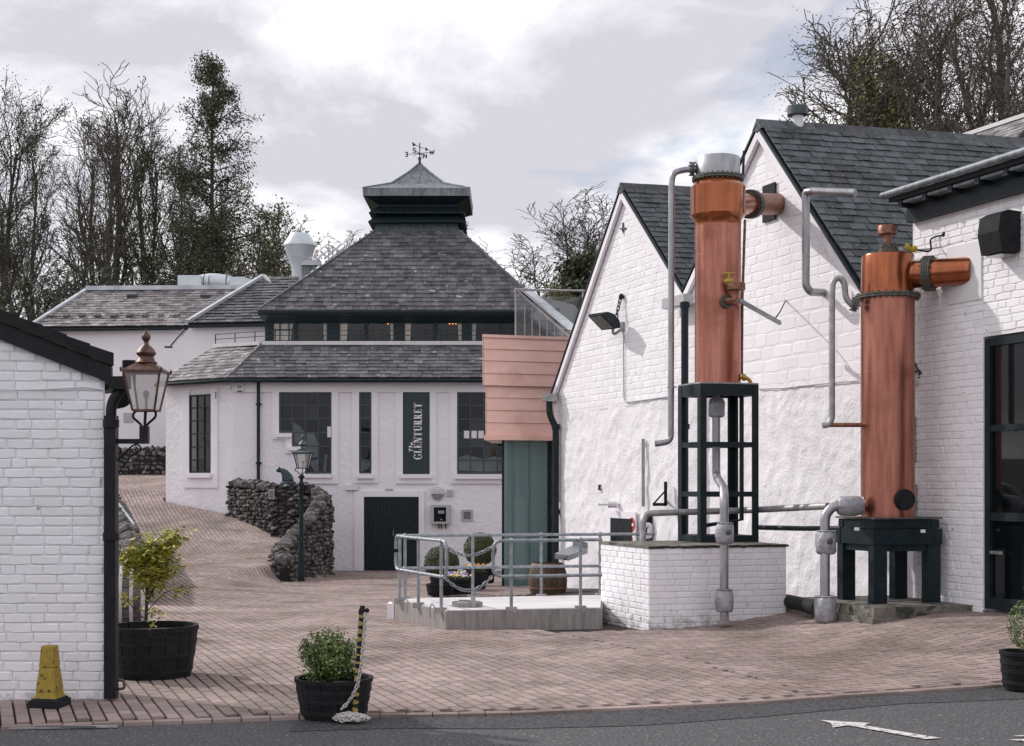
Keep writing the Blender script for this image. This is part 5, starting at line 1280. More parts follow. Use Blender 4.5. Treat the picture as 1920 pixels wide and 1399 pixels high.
for (px, py, rp_, D, lab, stem) in ((828, 1056, 33, 27, 'wide topiary ball low over the left tub before the dark door', .33), (900, 1030, 31, 28.5, 'raised round topiary ball beside the glass porch', .33)):
    r = rp_ * D / F; c = P(px, py, D); tp_ = thing('topiary_ball', lab, 'shrub', c - UP * r)
    b = MB(); b.tube([c - UP * (r + .3), c], .025, 8); b.build('trunk', 'bark', tp_)
    b = MB(); b.ball(c, r * .88, n=16, m=10); b.build('inner_foliage', 'leaf_topiary', tp_)
    leaf_cloud(ball_pts(c, r, 4200, .05), .034, 'leaf_topiary', 'foliage', tp_, kind='stuff')

# ---------------------------------------------------------------- casks
def cask(label, c, axis, r, rb, L, mat, hoopmat, hoops, staves=20, group=None):
    t = thing('cask', label, 'cask', c - V((0, 0, rb if abs(V(axis).z) < .5 else 0)), group); ax = V(axis).normalized(); c = V(c)
    x = ax.orthogonal().normalized(); y = ax.cross(x); o = c if abs(ax.z) > .5 else c - ax * L / 2
    rad = lambda f: r + (rb - r) * (1 - (2 * f - 1) ** 2)
    for i in range(staves):
        a0, a1 = 2 * math.pi * i / staves + .012, 2 * math.pi * (i + 1) / staves - .012; vs = []
        for q in range(9):
            f = q / 8
            for a in (a0, (a0 + a1) / 2, a1): vs.append(o + ax * L * f + (x * math.cos(a) + y * math.sin(a)) * rad(f))
        b = MB(); b.add(vs, [(q * 3 + j, q * 3 + j + 1, q * 3 + j + 4, q * 3 + j + 3) for q in range(8) for j in range(2)]); b.build('stave', mat, t)
    b = MB(); b.lathe([(r * .97, L * .05), (rb * .97, L * .5), (r * .97, L * .95)], o, 20, axis=ax); b.build('head', mat, t)
    for f, w in hoops:
        b = MB(); b.lathe([(rad(f - w) + .002, L * (f - w)), (rad(f - w) + .01, L * (f - w)), (rad(f + w) + .01, L * (f + w)), (rad(f + w) + .002, L * (f + w))], o, 28, axis=ax, caps=False); b.build('hoop', hoopmat, t, True)
    return t
cask('brown oak cask with rusty hoops standing beside the glass porch', P(1027, 1121, 25.2), (0, 0, 1), .270, .345, .62, 'oak_stave', 'hoop_rust', ((.06, .03), (.30, .025), (.94, .05)))
cc_ = P(226, 1136, 16.0); cask('dark cask with white hoops lying on its side behind the maple tub', V((X(198, 16), 16, ground(X(198, 16), 16) + .40)), (.97, .20, 0), .335, .395, .90, 'grey_stave', 'hoop_white', ((.04, .02), (.17, .02), (.30, .022), (.70, .022), (.83, .022), (.97, .025)))
# ================================================================ DRY STONE WALLS
def stone_wall(label, path, name='stone_wall', size=.16, thick=.42, cope=.25, limit=260, sides=(1,), group='rubble stone walls', moss=False, z_off=0, cap_flat=False, ends=(1, 1), aspect=1.02):
    """path: list of (x, y, base z, top z); stones on the listed sides and the ends, upright coping stones on top"""
    p0 = path[0]; t = thing(name, label, 'stone wall', (p0[0], p0[1], p0[2]), group)
    b = MB(); ms = []; cm = []
    segs = list(zip(path, path[1:]))
    def stones_on(o, d, L, n, zb0, zb1, zt0, zt1):
        u = 0; z = 0; row = 0
        hmax = max(zt0 - zb0, zt1 - zb1); zlow = min(zb0, zb1)
        z = zlow
        while z < max(zt0, zt1):
            h = size * RND.uniform(.62, .98) * .8; u = -size * RND.random() * .5
            while u < L:
                w = size * RND.uniform(.7, 1.5) * aspect; f = cl((u + w / 2) / L); zb = zb0 + (zb1 - zb0) * f - .05; zt = zt0 + (zt1 - zt0) * f
                if zb - h * .5 <= z and z + h * .55 < zt and u + w * .5 < L + .04:
                    s = V((RND.uniform(-.02, .02), RND.uniform(-.02, .02), RND.uniform(-.02, .02)))
                    c = o + d * (u + w / 2) + UP * (z + h / 2) + n * (RND.uniform(-.035, .025)) + s
                    rot = Matrix.Rotation(RND.uniform(-.38, .38), 3, n); x = rot @ d; zz = rot @ UP
                    dep = size * RND.uniform(.7, 1.0)
                    ms.append(basis(c, x * w * 1.02, -n * dep if d.cross(-n).z > 0 else n * dep, zz * h * 1.04))
                u += w * .97
            z += h * .96; row += 1
    for (a, c) in segs:
        A, B = V((a[0], a[1], 0)), V((c[0], c[1], 0)); d = B - A; L = d.length; d.normalize(); nn = V((d.y, -d.x, 0))
        h = thick / 2 - .05
        q = [A + nn * h, B + nn * h, B - nn * h, A - nn * h]
        b.add([q[0] + UP * (a[2] - .3), q[1] + UP * (c[2] - .3), q[2] + UP * (c[2] - .3), q[3] + UP * (a[2] - .3), q[0] + UP * (a[3] - .04), q[1] + UP * (c[3] - .04), q[2] + UP * (c[3] - .04), q[3] + UP * (a[3] - .04)], [(0, 1, 5, 4), (1, 2, 6, 5), (2, 3, 7, 6), (3, 0, 4, 7), (3, 2, 1, 0), (4, 5, 6, 7)])
        for s in sides: stones_on(A + nn * s * (thick / 2 - .05), d, L, nn * s, a[2], c[2], a[3], c[3])
        if not cap_flat:
            u = 0
            while u < L:
                w = size * RND.uniform(.6, 1.15); f = cl((u + w / 2) / L); z = a[3] + (c[3] - a[3]) * f; hh = cope * RND.uniform(.8, 1.2)
                x = (d + UP * RND.uniform(-.12, .12)).normalized()
                cm.append(basis(A + d * (u + w / 2) + UP * (z + hh * .38), x * w * 1.1, V((-d.y, d.x, 0)) * thick * RND.uniform(.95, 1.12), UP * hh * 1.1)); u += w * .92
        else:
            u = 0
            while u < L:
                w = size * 1.6 * RND.uniform(.8, 1.2); f = cl((u + w / 2) / L)
                for s in (-1, 0, 1): cm.append(basis(A + d * (u + w / 2) + nn * s * thick * .33 + UP * (a[3] + (c[3] - a[3]) * f + .0), d * w, V((-d.y, d.x, 0)) * thick * .42, UP * size * .55))
                u += w * .95
    for e, (P_, Q_) in ((0, (path[0], path[1])), (1, (path[-1], path[-2]))):
        if not ends[e]: continue
        d = V((Q_[0] - P_[0], Q_[1] - P_[1], 0)).normalized(); nn = V((d.y, -d.x, 0)); A = V((P_[0], P_[1], 0)) + d * .05
        stones_on(A - nn * thick / 2, nn, thick, -d, P_[2], P_[2], P_[3], P_[3])
    b.build('core', 'stone_core', t)
    place('stone', t, 'stone', unit_stones(), ms, 'stone', limit, True)
    place('coping_stone', t, 'stone', unit_stones(), cm, 'stone_moss' if moss else 'stone', 80, True)
    return t
def gz(px, D, dz=0): x = X(px, D); return (x, D, ground(x, D) + dz)
# curved retaining wall in front of the building, pillar, and the length up to the building corner
stone_wall('curved rubble wall with rising coping beside the lamp post', [(X(534, 30.6), 30.6, -.62, Z(1062, 30.6)), (X(522, 31.4), 31.4, -.5, Z(1038, 31.4)), (X(545, 32.2), 32.2, -.45, Z(1018, 32.2)), (X(573, 33.0), 33.0, -.5, Z(988, 33.0)), (X(596, 33.8), 33.8, -.55, Z(958, 33.8)), (X(608, 34.6), 34.6, -.6, Z(938, 34.6))], sides=(1, -1), moss=False, limit=290)
stone_wall('short rubble wall returning from the curved wall behind the lamp post', [(X(608, 34.9), 34.9, -.3, Z(936, 34.9)), (X(585, 35.4), 35.4, -.2, Z(926, 35.4)), (X(563, 35.9), 35.9, 0, Z(920, 35.9))], sides=(1, -1))
pz = ground(X(505, 35.2), 35.2)
stone_wall('square rubble pillar carrying the bronze cat', [(X(512, 35.6), 35.6, pz - .1, Z(911, 35.6)), (X(568, 35.6), 35.6, pz - .3, Z(911, 35.6))], name='stone_pillar', thick=.80, sides=(1, -1), cap_flat=True, limit=280, aspect=1.35)
stone_wall('rubble wall between the pillar and the white building corner', [(X(514, 35.85), 35.85, ground(X(500, 36), 36) - .05, Z(924, 36)), (X(472, 37.0), 37.0, ground(X(466, 37), 37) - .05, Z(916, 37)), (X(441, 37.9), 37.9, ground(X(437, 37.9), 37.9), Z(914, 37.9))], sides=(1, -1), aspect=1.0)
stone_wall('rubble wall with upright coping along the left edge of the ramp', [(X(258, 21.5), 21.5, ground(X(258, 21.5), 21.5), Z(1066, 21.5)), (X(246, 24), 24, ground(X(246, 24), 24), Z(1032, 24)), (X(234, 27.5), 27.5, ground(X(234, 27.5), 27.5), Z(992, 27.5)), (X(221, 31), 31, ground(X(221, 31), 31), Z(966, 31)), (X(208, 35), 35, ground(X(208, 35), 35), Z(940, 35))], sides=(1, -1), size=.17)
stone_wall('rubble wall across the top of the ramp before the rear building', [(X(190, 47), 47, 1.8, Z(850, 47)), (X(250, 47), 47, 1.8, Z(850, 47)), (X(335, 47), 47, 1.8, Z(848, 47))], sides=(1,), size=.22, limit=280)
# handrail on the ramp wall
t = thing('handrail', 'short steel handrail fixed along the ramp wall', 'handrail', P(251, 985, 26))
b = MB(); b.tube(bend([P(212, 930, 33), P(216, 936, 32), P(251, 983, 26), P(252, 990, 26)], .05), .026, 8); b.build('rail', 'galvanised', t, True)
b = MB(); b.tube([P(249, 982, 26.2), P(248, 1002, 26.2)], .02, 8); b.tube([P(230, 955, 29.5), P(229, 972, 29.5)], .02, 8); b.build('post', 'galvanised', t, True)

# cat statue
DC_ = 35.5; k = F / DC_; ct = thing('cat_statue', 'bronze cat sitting on top of the stone pillar looking left', 'statue', P(540, 908, DC_))
b = MB(); b.lathe([(15 / k, 0), (15 / k, 4 / k), (13 / k, 5.5 / k)], P(540, 909, DC_), 18); b.build('plinth', 'bronze', ct)
cs = MB(); pf = lambda x, y, d=0: P(x, y, DC_ + d)
cs.tube([pf(541, 905), pf(540.5, 900), pf(538, 893), pf(534, 887), pf(530, 883), pf(527, 881)], [9.5 / k, 10.5 / k, 9.0 / k, 7.4 / k, 5.6 / k, 4 / k], 14)
cs.ball(pf(523.5, 881.5), 5.6 / k, 5 / k, 4.8 / k, 12, 8); cs.ball(pf(519.8, 883.2), 2.6 / k, 2.6 / k, 2.2 / k, 8, 5)
for s in (-1, 1):
    cs.tube([pf(524, 878, s * 3 / k), pf(522.5, 873.8, s * 3.6 / k)], [2.4 / k, .4 / k], 6)
    cs.tube([pf(532, 888, s * 3.5 / k), pf(531, 897, s * 3.6 / k), pf(530, 904.5, s * 3.6 / k), pf(527.5, 905.5, s * 3.6 / k)], [3.4 / k, 2.6 / k, 2.1 / k, 1.9 / k], 8)
    cs.ball(pf(543, 900, s * 6.0 / k), 6.2 / k, 3.6 / k, 6 / k, 10, 6); cs.tube([pf(542, 905, s * 7 / k), pf(533, 905.6, s * 7 / k)], 2.2 / k, 8)
cs.tube([pf(548, 903), pf(552, 905, -2 / k), pf(550, 906, -7 / k), pf(543, 906, -10 / k)], [2.6 / k, 2.2 / k, 2 / k, 1.4 / k], 8)
o = cs.build('body', 'bronze', ct, True)
md = o.modifiers.new('remesh', 'REMESH'); md.mode = 'VOXEL'; md.voxel_size = .9 / k * 1.0; md.use_smooth_shade = True
sm_ = o.modifiers.new('smooth', 'SMOOTH'); sm_.iterations = 3
t = thing('notice_plate', 'small pale notice plate fixed on the stone pillar', 'sign', P(508, 936, 35.0))
b = MB(); b.prism([P(503.5, 936, 35.05), P(514, 936, 35.05), P(514, 918, 35.05), P(503.5, 918, 35.05)], (0, .03, 0)); pl_ = b.build('plate', 'plastic_grey', t)
b = MB()
for i in range(6): b.prism([P(505, 921.6 + i * 2.4, 35.04), P(512.6, 921.6 + i * 2.4, 35.04), P(512.6, 920.4 + i * 2.4, 35.04), P(505, 920.4 + i * 2.4, 35.04)], (0, .008, 0))
b.build('text_lines', 'lead_dark', pl_)
# lamp post
D = 30.3; k = F / D; lp_ = P(565, 1090, D); t = thing('lamp_post', 'dark cast iron lamp post with a four sided lantern before the curved wall', 'lamp post', lp_)
g = lambda y: (1090 - y) / k
b = MB(); b.lathe([(6.6 / k, 0), (6.6 / k, g(1060)), (5.2 / k, g(1056)), (5.6 / k, g(1054)), (4.6 / k, g(1050)), (3.9 / k, g(950)), (3.6 / k, g(912)), (5.2 / k, g(910)), (5.2 / k, g(906)), (3.4 / k, g(903)), (3.2 / k, g(898)), (6 / k, g(896)), (6 / k, g(893)), (3.0 / k, g(890))], lp_, 16); b.build('post', 'dark_paint', t, True)
b = MB(); b.tube([lp_ + V((0, 0, g(910.5))), lp_ + V((21 / k, 0, g(910.5)))], 1.3 / k, 8); b.ball(lp_ + V((21 / k, 0, g(910.5))), 2.2 / k, n=8, m=5); b.build('ladder_bar', 'dark_paint', t, True)
lc = P(568, 878, D); lantern(t, lc, 15.5 / k, 28 / k, 'dark_paint')
b = MB()
for s in (-1, 1):
    b.tube(bend([V((lp_.x, D, Z(892, D))), V((lp_.x + s * 5 / k, D, Z(886, D))), V((lp_.x + s * 13 / k, D, Z(882, D))), V((lp_.x + s * 9 / k, D, Z(877.5, D)))], .06, 5), .9 / k, 6)
b.tube([V((lp_.x, D, Z(893, D))), V((lc.x, D, Z(878, D)))], .9 / k, 6); b.build('cradle', 'dark_paint', t, True)

# ================================================================ PLATFORM, RAILING, PLINTH
zp = P(835, 1147, 17.0).z
pa, pb_, pc, pd = P(735, 1125, 18.75), P(835, 1147, 17.0), P(1129, 1141, 17.4), P(1131, 1117.5, 19.35)
for p in (pa, pb_, pc, pd): p.z = zp
pl = thing('concrete_platform', 'low white topped concrete platform with a manhole beside the brick plinth', 'platform', (pb_.x + .8, 18, 0))
b = MB(); b.prism([p - UP * .0 for p in (pa, pb_, pc, pd)], -UP * .6); b.build('slab', 'concrete', pl)
ins = .0; b = MB(); cen = (pa + pb_ + pc + pd) / 4
b.prism([p + (cen - p) * .02 + UP * .003 for p in (pa, pb_, pc, pd)], UP * .012); b.build('top', 'pale_concrete', pl)
b = MB(); q = P(737, 1164, 18.7); b.obox(V((pa.x - .06, pa.y - .03, -.3)), (.095, -.06, 0), (0, .3, 0), (0, 0, zp + .25)); b.build('end_post', 'white_paint', pl)
b = MB(); c = V((X(876, 17.55), 17.55, zp + .015)); b.lathe([(.19, 0), (.19, .055), (.17, .06), (.17, .05), (.01, .05)], c, 24); b.build('manhole_rim', 'concrete', pl)
b = MB(); b.bar(c + V((-.10, -.02, .075)), c + V((.06, .03, .065)), .03, .02); b.obox(c + V((.05, -.20, 0)), (.055, 0, 0), (0, .05, 0), (0, 0, .13)); b.build('manhole_lever', 'steel_dull', pl)
for f in (.28, .78):
    b = MB(); p = pa + (pb_ - pa) * f; d = (pb_ - pa).normalized(); n = V((d.y, -d.x, 0)); n = n if n.y < 0 else -n
    b.tube(bend([p + n * .03 - UP * .10, p + n * .04 + UP * .0, p + n * .03 + d * .05 + UP * .08, p - n * .01 + d * .08 + UP * .0], .03), .008, 6); b.build('hook', 'steel_dull', pl, True)
zr, zm = zp + .842, zp + .41
def rail_thing(label, posts, run, loop=None):
    t = thing('tube_railing', label, 'railing', posts[0], 'galvanised tube railings on the platform')
    for p in posts:
        b = MB(); b.tube([p - UP * .02, V((p.x, p.y, zr))], .021, 10); po = b.build('post', 'galvanised', t, True)
        b = MB(); b.ball(V((p.x, p.y, zr)), .032, n=10, m=6); b.ball(V((p.x, p.y, zm)), .032, n=10, m=6); b.build('clamp', 'galvanised', po, True)
        b = MB(); b.obox(p + V((-.07, -.035, -.03)), (.14, 0, 0), (0, .05, 0), (0, 0, .07)); b.build('foot', 'steel_dull', po)
    for k_, pts in enumerate(run):
        b = MB(); b.tube(bend(pts, .12, 6), .021, 10); b.build('rail', 'galvanised', t, True)
    return t
H = lambda p, z: V((p.x, p.y, z))
nA = (pb_ - pa).normalized()
a0 = pa + nA * .02 - V((.05, .05, 0)); a1 = pa + nA * 2.0
poA = [pa + (pb_ - pa) * f for f in (.16, .52, .93)]
e0, e1 = pa + (pb_ - pa) * .08, pa + (pb_ - pa) * 1.02
rail_thing('railing with rounded ends along the left edge of the platform', poA, [[H(e0, (zr + zm) / 2 + .05), H(e0, zr), H(e1, zr), H(e1, zm), H(e0, zm), H(e0, (zr + zm) / 2)]])
Lb = lambda px: pa + (pd - pa) * ((px - 735) / (1131 - 735))
bp = [pa + (pd - pa) * f for f in (.06, .375, .70, .985)]
rail_thing('long railing along the back edge of the platform', bp, [[H(bp[0] - V((.12, 0, 0)), zr), H(bp[-1] + V((.75, .05, 0)), zr)], [H(bp[0] - V((.12, 0, 0)), zm), H(bp[-1], zm)]])
fp = [pb_ + (pc - pb_) * f + V((0, .04, 0)) for f in (.415, .86)]
f0 = pb_ + (pc - pb_) * .30
rail_thing('railing with one rounded end along the front edge of the platform', fp, [[H(pc + V((.0, .04, 0)), zr), H(f0, zr), H(f0, zm), H(pc + V((.0, .04, 0)), zm)]])
def chain_mesh(pts, r=.010, ln=.042, step=.031, wob=0):
    b = MB(); L = 0; pts = [V(p) for p in pts]; k = 0
    seg = [(pts[i], pts[i + 1]) for i in range(len(pts) - 1)]; acc = []
    for a, c in seg:
        n = max(1, int((c - a).length / .004))
        for i in range(n): acc.append(a + (c - a) * i / n)
    dist = 0; last = acc[0]; nxt = 0
    for i in range(1, len(acc) - 1):
        dist += (acc[i] - last).length; last = acc[i]
        if dist >= nxt:
            d = (acc[i + 1] - acc[i - 1]).normalized(); s = d.orthogonal().normalized(); s = Matrix.Rotation((k % 2) * math.pi / 2 + RND.uniform(-.3, .3) * (1 + wob), 3, d) @ s
            ring = [acc[i] + d * (ln / 2) * math.copysign(abs(math.cos(q)) ** .7, math.cos(q)) + s * (ln * .30) * math.sin(q) for q in [2 * math.pi * j / 10 for j in range(10)]]
            b.tube(ring, r * .45, 5, closed=True); nxt += step; k += 1
    return b
def sag(a, c, s, n=14): return [a + (c - a) * (i / n) - UP * s * 4 * (i / n) * (1 - i / n) for i in range(n + 1)]
t = thing('chain', 'two grey chains hung across the gap between the platform railings', 'chain', H(e1, zm))
chain_mesh(sag(H(e1, zr - .08), H(f0, zr - .06), .10), r=.016, ln=.06, step=.045).build('upper_chain', 'galvanised', t, True); chain_mesh(sag(H(e1, zm - .02), H(f0, zm + .02), .16), r=.016, ln=.06, step=.045).build('lower_chain', 'galvanised', t, True)

# brick plinth
pr = V((1.65, 17.1, 0)); PH = 1.7 - .761; PWd = 1.80; PD_ = 1.42
t = thing('brick_plinth', 'white painted brick plinth under the black steel frame', 'plinth', (pr.x + .8, pr.y + .5, 0))
inn = pr + RD * .006 + V((-RD.y, RD.x, 0)) * .006
b = MB(); b.prism([inn - UP * .3, inn + RD * (PWd - .012) - UP * .3, inn + RD * (PWd - .012) + WD * (PD_ - .012) - UP * .3, inn + WD * (PD_ - .012) - UP * .3], UP * (PH + .3 - .02)); pw = b.build('wall', 'joint_paint', t)
RN = V((RD.y, -RD.x, 0))
brick_field(pw, pr, RD, RN, -.15, PH - .03, .0755, .225, lambda z: [(0, PWd)], proud=.0022, joint=.004, limit=170)
brick_field(pw, pr, WD, NW, -.15, PH - .03, .0755, .225, lambda z: [(0.0, PD_)], proud=.0032, joint=.004, limit=120)
b = MB(); o_ = .014; c0 = pr - RD * o_ + RN * o_; b.prism([c0 + UP * (PH - .03), c0 + RD * (PWd + 2 * o_) + UP * (PH - .03), c0 + RD * (PWd + 2 * o_) + WD * (PD_ + .05) + UP * (PH - .03), c0 + WD * (PD_ + .05) + UP * (PH - .03)], UP * .03); b.build('capping', 'mossy_slab', t)
b = MB(); n = 26
for i in range(n):
    f = i / n; p = c0 + RD * ((PWd + .05) * f); b.obox(p + UP * (PH - .02 - RND.uniform(.004, .016)) + RN * .002, RD * ((PWd + .05) / n) * .9, UP * .02, -RN * .03)
b.build('capping_edge', 'stone_core', t)
# ---- steel frame on the plinth
fc = V((2.385, 18.0, 0)); z0 = PH; z1 = Z(719, 18.0); FW, FDp = .80, .62
t = thing('support_stand', 'black open steel frame supporting the taller copper column', 'steel stand', fc + UP * z0)
cor_ = [fc, fc + RD * FW, fc + RD * FW + WD * FDp, fc + WD * FDp]
for i, p in enumerate(cor_):
    b = MB(); lw = .085 if i in (0, 1) else .10; rx = -RD if i in (1, 2) else RD; wy = -WD if i in (2, 3) else WD
    b.obox(p + UP * (z0 + .001), rx * lw, wy * .02, UP * (z1 - z0)); b.obox(p + UP * (z0 + .0015) + wy * .02, rx * .02, wy * (lw - .02), UP * (z1 - z0 - .001)); b.build('leg', 'dark_paint', t)
def ring(zc, h, th_, name, skip=(), mat='dark_paint'):
    for i in range(4):
        if i in skip: continue
        a, c = cor_[i], cor_[(i + 1) % 4]; d = (c - a).normalized(); inn_ = V((-d.y, d.x, 0))
        b = MB(); b.obox(a + d * .02 + inn_ * .004 + UP * (zc - h / 2), d * ((c - a).length - .04), inn_ * th_, UP * h); b.build(name, mat, t)
ring(z1 - .07, .15, .06, 'top_beam'); ring(z0 + .045, .08, .06, 'base_beam'); ring(Z(833, 18.0), .065, .05, 'cross_bar'); ring(Z(927, 18.0), .065, .05, 'cross_bar')
b = MB(); b.prism([p + UP * (z1 + .002) for p in cor_], UP * .018); b.build('top_plate', 'steel_dull', t)
b = MB(); b.tube([fc + RD * .70 + WD * .25 + UP * z1, fc + RD * .70 + WD * .25 + UP * (z0 + .28), fc + RD * .2 + WD * .35 + UP * (z0 + .20)], .03, 10); b.build('brace_pipe', 'dark_paint', t, True)

# ---------------------------------------------------------------- copper columns
def flange(b, c, r, axis, n=16, bolts=True):
    ax = V(axis).normalized(); b.lathe([(r, -.022), (r, -.004), (r * .97, 0), (r, .004), (r, .022)], c, 28, axis=ax)
    if bolts:
        x = ax.orthogonal().normalized(); y = ax.cross(x)
        for i in range(n):
            a = 2 * math.pi * i / n; p = c + (x * math.cos(a) + y * math.sin(a)) * r * .93; b.tube([p - ax * .042, p + ax * .042], .011, 6)
cc1 = fc + RD * FW * .5 + WD * FDp * .5; c1 = V((X(1346, cc1.y), cc1.y, z1 + .02)); k = F / c1.y
t = thing('copper_column', 'taller copper condenser column on the black frame, ringed by a wide glossy collar', 'copper column', c1)
zz = lambda y: Z(y, c1.y) - c1.z
r0, rC = 43 / k, 51.5 / k
b = MB(); b.lathe([(r0, 0), (r0, zz(414))], c1, 48); b.build('shell', 'copper_satin', t, True)
b = MB(); b.lathe([(r0 + .001, zz(425)), (r0 + .004, zz(414)), (rC, zz(405)), (rC, zz(352)), (r0 * 1.05, zz(345)), (r0 * 1.02, zz(339))], c1, 48); b.build('collar', 'copper_bright', t, True)
b = MB(); flange(b, c1 + UP * zz(335.5), 48.5 / k, (0, 0, 1), 30); b.build('flange', 'flange', t)
b = MB(); b.lathe([(41.5 / k, zz(333)), (41.5 / k, zz(298)), (40 / k, zz(296))], c1, 48); b.build('drum', 'steel', t, True)
for y in (481, 640):
    b = MB(); b.lathe([(r0 + .001, zz(y) - .006), (r0 + .0022, zz(y)), (r0 + .0005, zz(y) + .006)], c1, 48); b.build('weld_seam', 'copper_satin', t, True)
# neck into the gable
n0 = c1 + V((.20, .10, zz(383))); n1 = hc.copy() + V((.25, .1, 0)); n0.z = Z(383, n0.y); 
dn = (n1 - n0).normalized(); tf = n0 + dn * .62
b = MB(); b.tube([n0, tf], 21 / k, 24); b.build('neck', 'copper_bright', t, True)
b = MB(); b.tube([tf + dn * .0, n1], 21.5 / k, 24); b.build('neck_end', 'copper_aged', t, True)
b = MB(); flange(b, tf, 28 / k, dn, 14); flange(b, tf + dn * .06, 28 / k, dn, 14); b.build('neck_flange', 'flange', t)
# side valve, strut, pipe
pv = P(1362, 565, c1.y - r0 - .03)
b = MB(); b.lathe([(.085, -.03), (.085, .03)], pv, 20, axis=(.25, -1, 0)); b.build('valve_flange', 'flange', t)
b = MB(); b.tube(bend([pv + V((0, .1, 0)), pv - V((-.02, .10, 0)), pv + V((.09, -.10, 0)), pv + V((.11, -.10, .18))], .07), .045, 14); b.lathe([(.115, 0), (.115, .085)], pv + V((.11, -.10, .13)), 20); b.build('side_outlet', 'copper_aged', t, True)
b = MB(); wv = pv + V((.02, -.08, .24)); b.ball(wv, .07, .05, .05, 10, 6); b.tube([wv, wv + UP * .10], .02, 8); b.tube([wv + UP * .1 - FX * .08, wv + UP * .1 + FX * .08], .015, 6); b.build('valve', 'brass', t, True)
b = MB(); pA = P(1398, 405, c1.y); b.tube([P(1397, 412, c1.y), P(1392, 560, c1.y), P(1391, 700, c1.y), P(1403, 712, c1.y)], 2.6 / k, 8); b.build('side_pipe', 'copper_aged', t, True)
b = MB(); b.tube(bend([P(1386, 708, c1.y - .1), P(1400, 708, c1.y - .1), P(1408, 716, c1.y - .1), P(1408, 730, c1.y - .1)], .05), .025, 10); b.lathe([(.045, -.02), (.045, .02)], P(1395, 708, c1.y - .1), 12, axis=(1, 0, 0)); b.build('drain_cock', 'brass', t, True)
b = MB(); b.tube([P(1395, 283, c1.y + .3), P(1393, 330, c1.y + .3)], .018, 6); b.build('lightning_rod', 'dark_paint', t)
t = thing('cable_tray', 'perforated steel strut running from the taller column towards the gable', 'bracket', P(1425, 585, 18.3))
b = MB(); b.bar(P(1386, 563, 18.05), P(1463, 606, 18.9), .035, .05); b.build('strut', 'galvanised', t)
b = MB(); b.tube(bend([P(1452, 599, 18.8), P(1462, 586, 19.0), P(1474, 562, 19.8), P(1474, 558, 19.9)], .1), .009, 6); b.build('wire', 'black_rubber', t)
# steel stack pipe of column one
def pipe(name, label, pts, r, mat='steel', rad=.12, cat='pipe', smooth=True, group=None):
    t = thing(name, label, cat, pts[0], group); b = MB(); b.tube(bend(pts, rad), r, 14); b.build('tube', mat, t, smooth); return t
D = c1.y
t = pipe('steel_pipe', 'tall steel pipe dropping from the steel drum of the taller column', [P(1310, 317, D), P(1284, 318, D), P(1262, 324, D), P(1259, 345, D), P(1258, 828, D), P(1232, 832, D), P(1228, 832, D)], 5.8 / k, rad=.14)
b = MB(); flange(b, P(1298, 317, D), .085, (1, 0, 0), 6); b.build('flange', 'flange', t)
b = MB(); b.obox(P(1252, 727, D - .03), FX * .11, (0, .05, 0), UP * .02); b.build('clip', 'steel_dull', t)
D = 18.55
pipe('vent_pipe', 'steel vent pipe rising from the gable with an open cut end over the slates', [P(1548, 549, D + .35), P(1520, 548, D), P(1511, 536, D), P(1511, 360, D), P(1520, 359, D - .1), P(1604, 362, D - .5)], 7.4 / (F / D), rad=.2)
# insulated drop under the frame
t = thing('insulated_pipe', 'insulated steel drop pipe with grey quilted jackets before the plinth', 'pipe', P(1358, 1166, 16.95))
Du = c1.y; pts = [P(1343, 724, Du), P(1343, 893, Du - .05), P(1357, 915, 17.15), P(1358, 935, 16.98), P(1358, 1166, 16.95)]
b = MB(); b.tube(bend(pts, .12), .052, 18); b.build('tube', 'steel', t, True)
def jacket(c, r, h, axis=(0, 0, 1), name='jacket', par=None):
    b = MB(); n = 28; prof = [(.60, -.5), (.80, -.47), (.97, -.36), (1, -.1), (1.02, .15), (.96, .34), (.80, .44), (.92, .47), (.62, .5)]
    ax = V(axis).normalized(); x = V((1, 0, 0)) if abs(ax.x) < .9 else V((0, 1, 0)); x = (x - ax * x.dot(ax)).normalized(); y = ax.cross(x); vs = []
    for (q, z) in prof:
        for j in range(n):
            a = 2 * math.pi * j / n; edge = max(0, abs(z) - .28) / .22
            rr = r * q * (1 + .09 * edge * math.sin(a * 9 + z * 3) + .12 * noise.noise(V((math.cos(a) * 2, math.sin(a) * 2, z * 3 + c[0] * 5))))
            vs.append(V(c) + ax * (z * h) + (x * math.cos(a) + y * math.sin(a)) * rr)
    m = len(prof); b.add(vs, [(i * n + j, i * n + (j + 1) % n, (i + 1) * n + (j + 1) % n, (i + 1) * n + j) for i in range(m - 1) for j in range(n)]); return b.build(name, 'jacket', par, True)
jacket(P(1344, 765, Du), .105, .25, par=t); jacket(P(1359, 1000, 16.97), .110, .26, par=t); jacket(P(1358, 1126, 16.95), .112, .28, par=t)
b = MB(); b.lathe([(.10, 0), (.10, .02), (.055, .02), (.055, .10)], P(1358, 1168, 16.95), 16); b.build('foot', 'concrete', t)
b = MB(); q = P(1366, 998, 16.97 - .11); b.ball(q, .035, .02, .035, 10, 6); b.build('valve', 'flange', t, True)

